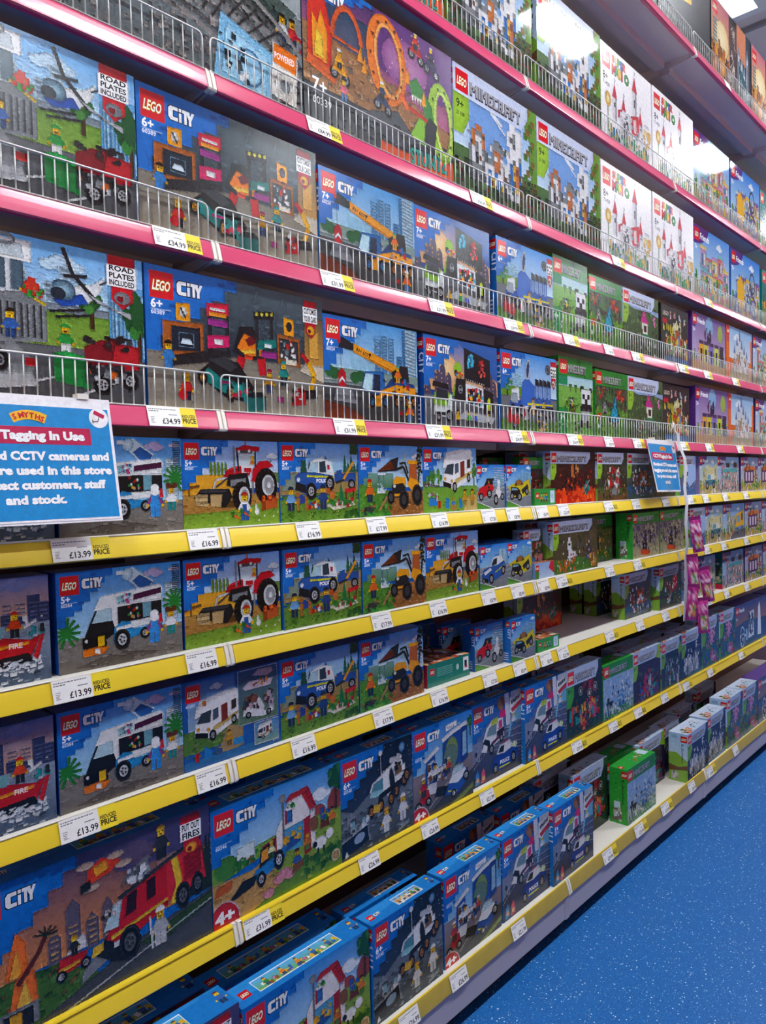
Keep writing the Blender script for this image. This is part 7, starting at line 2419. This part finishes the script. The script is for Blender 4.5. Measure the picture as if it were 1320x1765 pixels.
# ------------------------------------------------------------------ price labels
LABELS = {
    'P5': [(2.870, 0, '0')],
    'P3': [(0.268, 1, '84.99'), (0.921, 1, '96.99'), (1.857, 1, '89.99'), (2.849, 1, '84.99')],
    'P2': [(-0.150, 1, '34.99'), (0.299, 1, '31.99'), (0.711, 1, '31.99'), (1.090, 1, '34.99'), (1.466, 1, '36.99'), (1.778, 0, '39.99'), (2.023, 1, '37.99'), (2.515, 1, '54.99'), (2.832, 1, '69.99'), (3.244, 1, '84.99')],
    'P1': [(-0.176, 1, '34.99'), (0.330, 1, '31.99'), (0.688, 1, '31.99'), (1.107, 1, '34.99'), (1.484, 1, '36.99'), (1.770, 0, '39.99'), (2.025, 1, '37.99'), (2.517, 1, '54.99'), (2.847, 1, '69.99'), (3.310, 1, '84.99')],
    'S4': [(-0.375, 1, '13.99'), (-0.094, 0, '16.99'), (0.199, 0, '16.99'), (0.437, 0, '17.99'), (0.700, 0, '16.99'), (0.946, 0, '7.00'), (1.083, 0, '8.99'), (1.264, 0, '8.99'), (1.410, 0, '23.99'), (1.760, 1, '14.99'), (2.007, 0, '17.99'), (2.313, 0, '16.99'), (2.601, 1, '15.99'), (2.802, 1, '17.99'), (3.080, 1, '17.99'), (3.409, 1, '23.99')],
    'S3': [(-0.384, 1, '13.99'), (-0.108, 0, '16.99'), (0.447, 0, '17.99'), (0.686, 0, '16.99'), (0.937, 0, '8.99'), (1.102, 0, '8.99'), (1.264, 0, '8.99'), (1.389, 1, '24.99'), (1.761, 0, '17.99'), (2.015, 1, '15.99'), (2.809, 1, '17.99'), (3.054, 1, '20.99'), (3.414, 1, '23.99')],
    'S2': [(-0.381, 1, '13.99'), (-0.094, 0, '16.99'), (0.165, 0, '16.99'), (0.444, 0, '17.99'), (0.682, 0, '16.99'), (0.935, 0, '7.00'), (1.106, 0, '8.99'), (1.273, 0, '8.99'), (1.390, 0, '23.99'), (1.754, 1, '14.99'), (2.032, 0, '17.99'), (2.299, 0, '19.99'), (2.836, 1, '17.99'), (3.094, 1, '20.99'), (3.418, 1, '23.99')],
    'S1': [(0.014, 1, '31.99'), (0.377, 0, '26.99'), (0.626, 0, '26.99'), (0.907, 0, '21.99'), (1.479, 1, '29.99'), (1.773, 1, '23.99'), (2.003, 1, '19.99'), (2.277, 0, '24.99'), (2.529, 1, '19.99'), (2.843, 1, '26.99'), (3.311, 1, '39.99')],
    'S0': [(0.394, 0, '26.99'), (0.602, 0, '26.99'), (0.902, 0, '21.99'), (1.489, 1, '29.99'), (1.752, 1, '23.99'), (2.001, 1, '19.99'), (2.290, 0, '24.99'), (2.512, 1, '19.99'), (2.864, 0, '26.99')],
}
LW, LH, TW = 0.074, 0.0415, 0.037
_lm = {}
def label_mesh(price):
    if price in _lm:
        return _lm[price]
    c = Art(LW, LH, 4)
    c.R('f4f3f0', 0, 0, c.A, 100)
    for y, x0, x1 in ((84, 8, 158), (74, 8, 60)):
        x = x0
        while x < x1:
            w = c.rnd.uniform(5, 14)
            c.R('6a6a6e', x, y, min(x + w, x1), y + 4.5)
            x += w + 3
    c.R('77777a', 112, 58, 158, 62) if float(price) > 9 else None
    c.R('88888c', 12, 44, 34, 47)
    for j in range(4):
        c.R('77787c', 12, 16 + j * 6.5, c.rnd.uniform(24, 36), 19 + j * 6.5)
    if price == '0':
        _lm[price] = c.meshes('price_label', PAPER)['print']
        return _lm[price]
    t = '\u00a3' + price
    c.T(t, 171 - (100 if len(price) > 4 else 78), 13, 29, '1c1c20', .022, w=100 if len(price) > 4 else 78)
    _lm[price] = c.meshes('price_label', PAPER)['print']
    return _lm[price]
def reduced_mesh():
    c = Art(TW, LH, 4)
    c.R('f6dc34', 0, 0, c.A, 100)
    c.T('REDUCED', 7, 48, 16, '1c1a10', .03, w=76)
    c.T('PRICE', 7, 20, 25, '1c1a10', .035, w=76)
    return c.meshes('reduced_tag', PAPER)['print']
_rm = reduced_mesh()
TILT = math.atan2(LIP_D, LIP_H)
_backing = {}
def backing(w):
    if w not in _backing:
        m = MB().box(0, 0, 0, w, 0.0006, LH).mesh('label_card', PAPER)
        at = m.color_attributes.new('ink', 'FLOAT_COLOR', 'POINT')
        at.data.foreach_set('color', list((.85, .85, .83, 1)) * len(m.vertices))
        _backing[w] = m
    return _backing[w]
used = set()
for lv, ls in LABELS.items():
    z, y, colr = LEVELS[lv]
    for x, red, price in ls:
        o = mesh_obj('price_label', backing(LW), None, (x, y - 0.0038, z + 0.0008), (-TILT, 0, 0))
        cx = x + LW / 2
        fr = [q for q in BOXES if q[2] == lv and not q[5]]
        bx = min(fr, key=lambda q: max(q[3] - cx, cx - q[3] - D[q[1]][1], 0) + .001 * abs(q[3] + D[q[1]][1] / 2 - cx))
        same = sorted(q[3] for q in fr if q[1] == bx[1])
        side = '' if len(same) == 1 else (('left ', 'right ') if len(same) == 2 else ('first ', 'second ', 'third '))[same.index(bx[3])]
        t = '%s price label under the %s%s, %s rail' % ('yellow-tagged reduced' if red else 'plain white', side, SHORT[bx[1]], LEVEL_SHORT[lv])
        if t in used:
            t = t.replace('under', 'right of centre under')
        if t in used:
            t = t.replace('right of centre', 'far right')
        used.add(t)
        tag(o, t, 'price label', 'price labels on the rails')
        mesh_obj('label_print', label_mesh(price), o, (0, -.0001, 0))
        if red:
            rt = mesh_obj('reduced_tag', backing(TW), o, (LW - .0005, 0.0002, 0))
            mesh_obj('tag_print', _rm, rt, (0, -.0001, 0))

# ------------------------------------------------------------------ notices hanging from the lowest pink rail
def notice_art():
    c = Art(.297, .216, 6)
    A = c.A
    c.R('eceaee', 0, 0, A, 100)
    c.R('1c86c6', 1.6, 1.8, A - 1.8, 93)
    # fan-shaped yellow name plate
    for i, ch in enumerate('SMYTHS'):
        a = (2.5 - i) * 9
        x, y = A / 2 + (i - 2.5) * 4.3, 84 - abs(i - 2.5) ** 2 * .35
        c.Q('f0b828', x, y + 1.4, 5.2, 7.6, a)
    for i, ch in enumerate('SMYTHS'):
        a = (2.5 - i) * 9
        x, y = A / 2 + (i - 2.5) * 4.3, 84 - abs(i - 2.5) ** 2 * .35
        c.T(ch, x - 1.5 + .04 * a, y - .8, 4.4, 'c8242c', .04, rot=a)
    c.E('f2f0f2', A - 10.5, 85.5, 8.4, 8.4, 26)
    c.Q('b8204c', A - 10, 88.5, 9.6, 3.6, -25)
    c.L('3a3a40', .6, A - 10, 86.5, A - 11.5, 82.5, A - 16, 82.2)
    c.L('3a3a40', .8, A - 16, 80.8, A - 16, 84)
    c.R('b8244e', A * .06, 62, A * .86, 76)
    for col, off, dy in (('7a1838', .0, -.5), ('f4f2f4', 0, 0)):
        c.T('CCTV/Tagging In Use', A * .10, 66 + dy, 6.8, col, .055, w=A * .72)
    for i, (t, w) in enumerate((('Monitored CCTV cameras and', .92), ('tagging are used in this store', .94), ('to protect customers, staff', .84), ('and stock.', .34))):
        for col, dx in (('12527e', .3), ('f4f4f6', 0)):
            c.T(t, A * (1 - w) / 2 + dx, 49.5 - i * 11.6 - dx, 6.6, col, .055, w=A * w)
    return c.meshes('notice', PRINT)['print']
_na = notice_art()
def notice(x, ytop, ztop, wave, label, rot):
    """laminated sheet: the print and a clear sleeve behind it, gently bent"""
    o = mesh_obj('store_notice', bpy.data.meshes.new('notice_sheet'), None, (x, ytop, ztop))
    W, H = .301, .224
    def bend(px, pz):                         # px along the sheet, pz down from the top edge
        return -0.012 - wave * math.sin(px / W * math.pi * 1.6 + .6) * pz / H - 0.17 * pz
    vs, fs, nx, nz = [], [], 14, 10
    for s in (0, .0005):
        for j in range(nz + 1):
            for i in range(nx + 1):
                px, pz = W * i / nx, H * j / nz
                vs.append((px, bend(px, pz) + s, -pz))
    n1 = (nx + 1) * (nz + 1)
    for j in range(nz):
        for i in range(nx):
            a = j * (nx + 1) + i
            fs.append((a, a + nx + 1, a + nx + 2, a + 1))
            fs.append((n1 + a, n1 + a + 1, n1 + a + nx + 2, n1 + a + nx + 1))
    me = o.data
    me.from_pydata(vs, [], fs)
    me.materials.append(M_sheet)
    me.polygons.foreach_set('use_smooth', [True] * len(me.polygons))
    pm = _na.copy()
    bm = bmesh.new()
    bm.from_mesh(pm)
    for _ in range(5):
        es = [q for q in bm.edges if q.calc_length() > .012]
        if not es:
            break
        bmesh.ops.subdivide_edges(bm, edges=es, cuts=1, use_grid_fill=False)
        bmesh.ops.triangulate(bm, faces=[q for q in bm.faces if len(q.verts) > 3])
    bm.to_mesh(pm)
    bm.free()
    n = len(pm.vertices)
    co = np.empty(n * 3, np.float32)
    pm.vertices.foreach_get('co', co)
    co = co.reshape(-1, 3)
    px, pz = co[:, 0] + .002, H - .004 - co[:, 2]
    co[:, 1] = co[:, 1] * 8 - .0007 + (-0.012 - wave * np.sin(px / W * math.pi * 1.6 + .6) * pz / H - 0.17 * pz)
    co[:, 0], co[:, 2] = px, -pz
    pm.vertices.foreach_set('co', co.ravel())
    pm.update()
    mesh_obj('notice_print', pm, o)
    for cx in (.06, .24):
        mesh_obj('clip', MB().box(cx, -.016, -.002, cx + .02, .004, .008).mesh('clip', M_cap), o)
    tag(o, label, 'notice', 'blue store notices')
    o.rotation_euler = rot
    return o
M_sheet = mat('laminate_sheet', 'e9e8ec', 0.25)
notice(-.568, -.006, 1.3145, .000, 'large blue security notice hanging from the lowest pink rail at the left', (0, 0, 0))
notice(2.098, -.008, 1.3125, .016, 'smaller-looking wavy blue security notice hanging beside the white clip strip', (0, math.radians(1.0), 0))

# ------------------------------------------------------------------ clip strip with hanging sweet bags
M_strip = mat('strip_plastic', 'dfe0e2', 0.25)
path = [(2.395, -.040, 1.30), (2.435, -.052, 1.23), (2.445, -.052, 1.19), (2.430, -.052, 1.10), (2.448, -.054, 1.02), (2.436, -.054, .94), (2.45, -.054, .84), (2.435, -.052, .79), (2.437, -.052, .68), (2.42, -.050, .50)]
m = MB()
vs, fs = [], []
for i, (px, py, pz) in enumerate(path):
    w = .016
    vs += [(px - w, py, pz), (px + w, py, pz), (px + w, py + .0012, pz), (px - w, py + .0012, pz)]
for i in range(len(path) - 1):
    a = i * 4
    for q in range(4):
        fs.append((a + q, a + (q + 1) % 4, a + 4 + (q + 1) % 4, a + 4 + q))
m.add(vs, fs)
m.add([(2.372, -.041, 1.345), (2.404, -.042, 1.345), (2.412, -.040, 1.30), (2.380, -.040, 1.30), (2.372, -.0398, 1.345), (2.404, -.0408, 1.345), (2.412, -.0388, 1.30), (2.380, -.0388, 1.30)],
      [(0, 1, 2, 3), (7, 6, 5, 4), (0, 4, 5, 1), (1, 5, 6, 2), (2, 6, 7, 3), (3, 7, 4, 0)])
strip = mesh_obj('clip_strip', m.mesh('clip_strip', M_strip))
tag(strip, 'long white plastic clip strip hanging down the shelf fronts', 'strip')
hook = MB().tube([(2.388, -.041, 1.335)] + [(2.368 + .022 * math.cos(a), -.030 + .006 * math.cos(a), 1.365 + .022 * math.sin(a)) for a in (-.3, .3, .9, 1.57, 2.2, 2.9)] + [(2.346, -.020, 1.350)], .003, 6)
mesh_obj('hook', hook.mesh('hook', M_cap, smooth=True), strip)

M_bagtop = mat('bag_seal', '8a1f6a', .3)
def bag_mesh(seed):
    """pillow-shaped foil bag with a crimped top and printed front"""
    r = random.Random(seed)
    nx, nz, W, H = 8, 12, .058, .150
    vs, cs, fs = [], [], []
    for s in (-1, 1):
        for j in range(nz + 1):
            for i in range(nx + 1):
                u, v = i / nx, j / nz
                th = .011 * (math.sin(math.pi * u) ** .6) * (math.sin(math.pi * v) ** .5) + .0006
                vs.append(((u - .5) * W * (1 - .06 * math.sin(math.pi * v)), s * th + .002 * r.uniform(-1, 1) * (0 < v < 1), -v * H))
                k = ('8a1f6a', 'b8308a', 'd84aa0', 'a82a78')[r.randrange(4)]
                if .12 < v < .4 and .1 < u < .9:
                    k = ('f0d8e8', 'e87ab0', '9a2a7a')[r.randrange(3)]
                if .45 < v < .85 and .15 < u < .85:
                    k = ('e8a040', 'd8e0e4', 'c83a6a', '6aa84a', 'f0c8d8')[r.randrange(5)]
                cs += [*lin(k), 1]
    n1 = (nx + 1) * (nz + 1)
    for j in range(nz):
        for i in range(nx):
            a = j * (nx + 1) + i
            fs.append((a, a + nx + 1, a + nx + 2, a + 1))
            fs.append((n1 + a, n1 + a + 1, n1 + a + nx + 2, n1 + a + nx + 1))
    me = bpy.data.meshes.new('sweet_bag')
    me.from_pydata(vs, [], fs)
    at = me.color_attributes.new('ink', 'FLOAT_COLOR', 'POINT')
    at.data.foreach_set('color', cs)
    me.materials.append(FILM)
    me.polygons.foreach_set('use_smooth', [True] * len(me.polygons))
    return me
for i, (x, y, z, a, t) in enumerate(((2.475, -.078, .955, 8, 'uppermost bag, apart from the others'), (2.462, -.070, .785, 4, 'second bag down'), (2.512, -.104, .725, 10, 'third bag down, in front of the second'),
                                    (2.425, -.088, .655, -6, 'lower left bag of the bunch'), (2.475, -.108, .590, 3, 'lowest bag in front'))):
    o = mesh_obj('sweet_bag', bag_mesh(i), None, (x, y, z), (0, math.radians(-a), math.radians(-35)))
    tag(o, 'shiny magenta sweet bag on the clip strip, ' + t, 'bag', 'sweet bags on the clip strip')
    mesh_obj('header_seal', MB().box(-.029, -.0012, -.004, .029, .0012, .014).mesh('header_seal', M_bagtop), o)
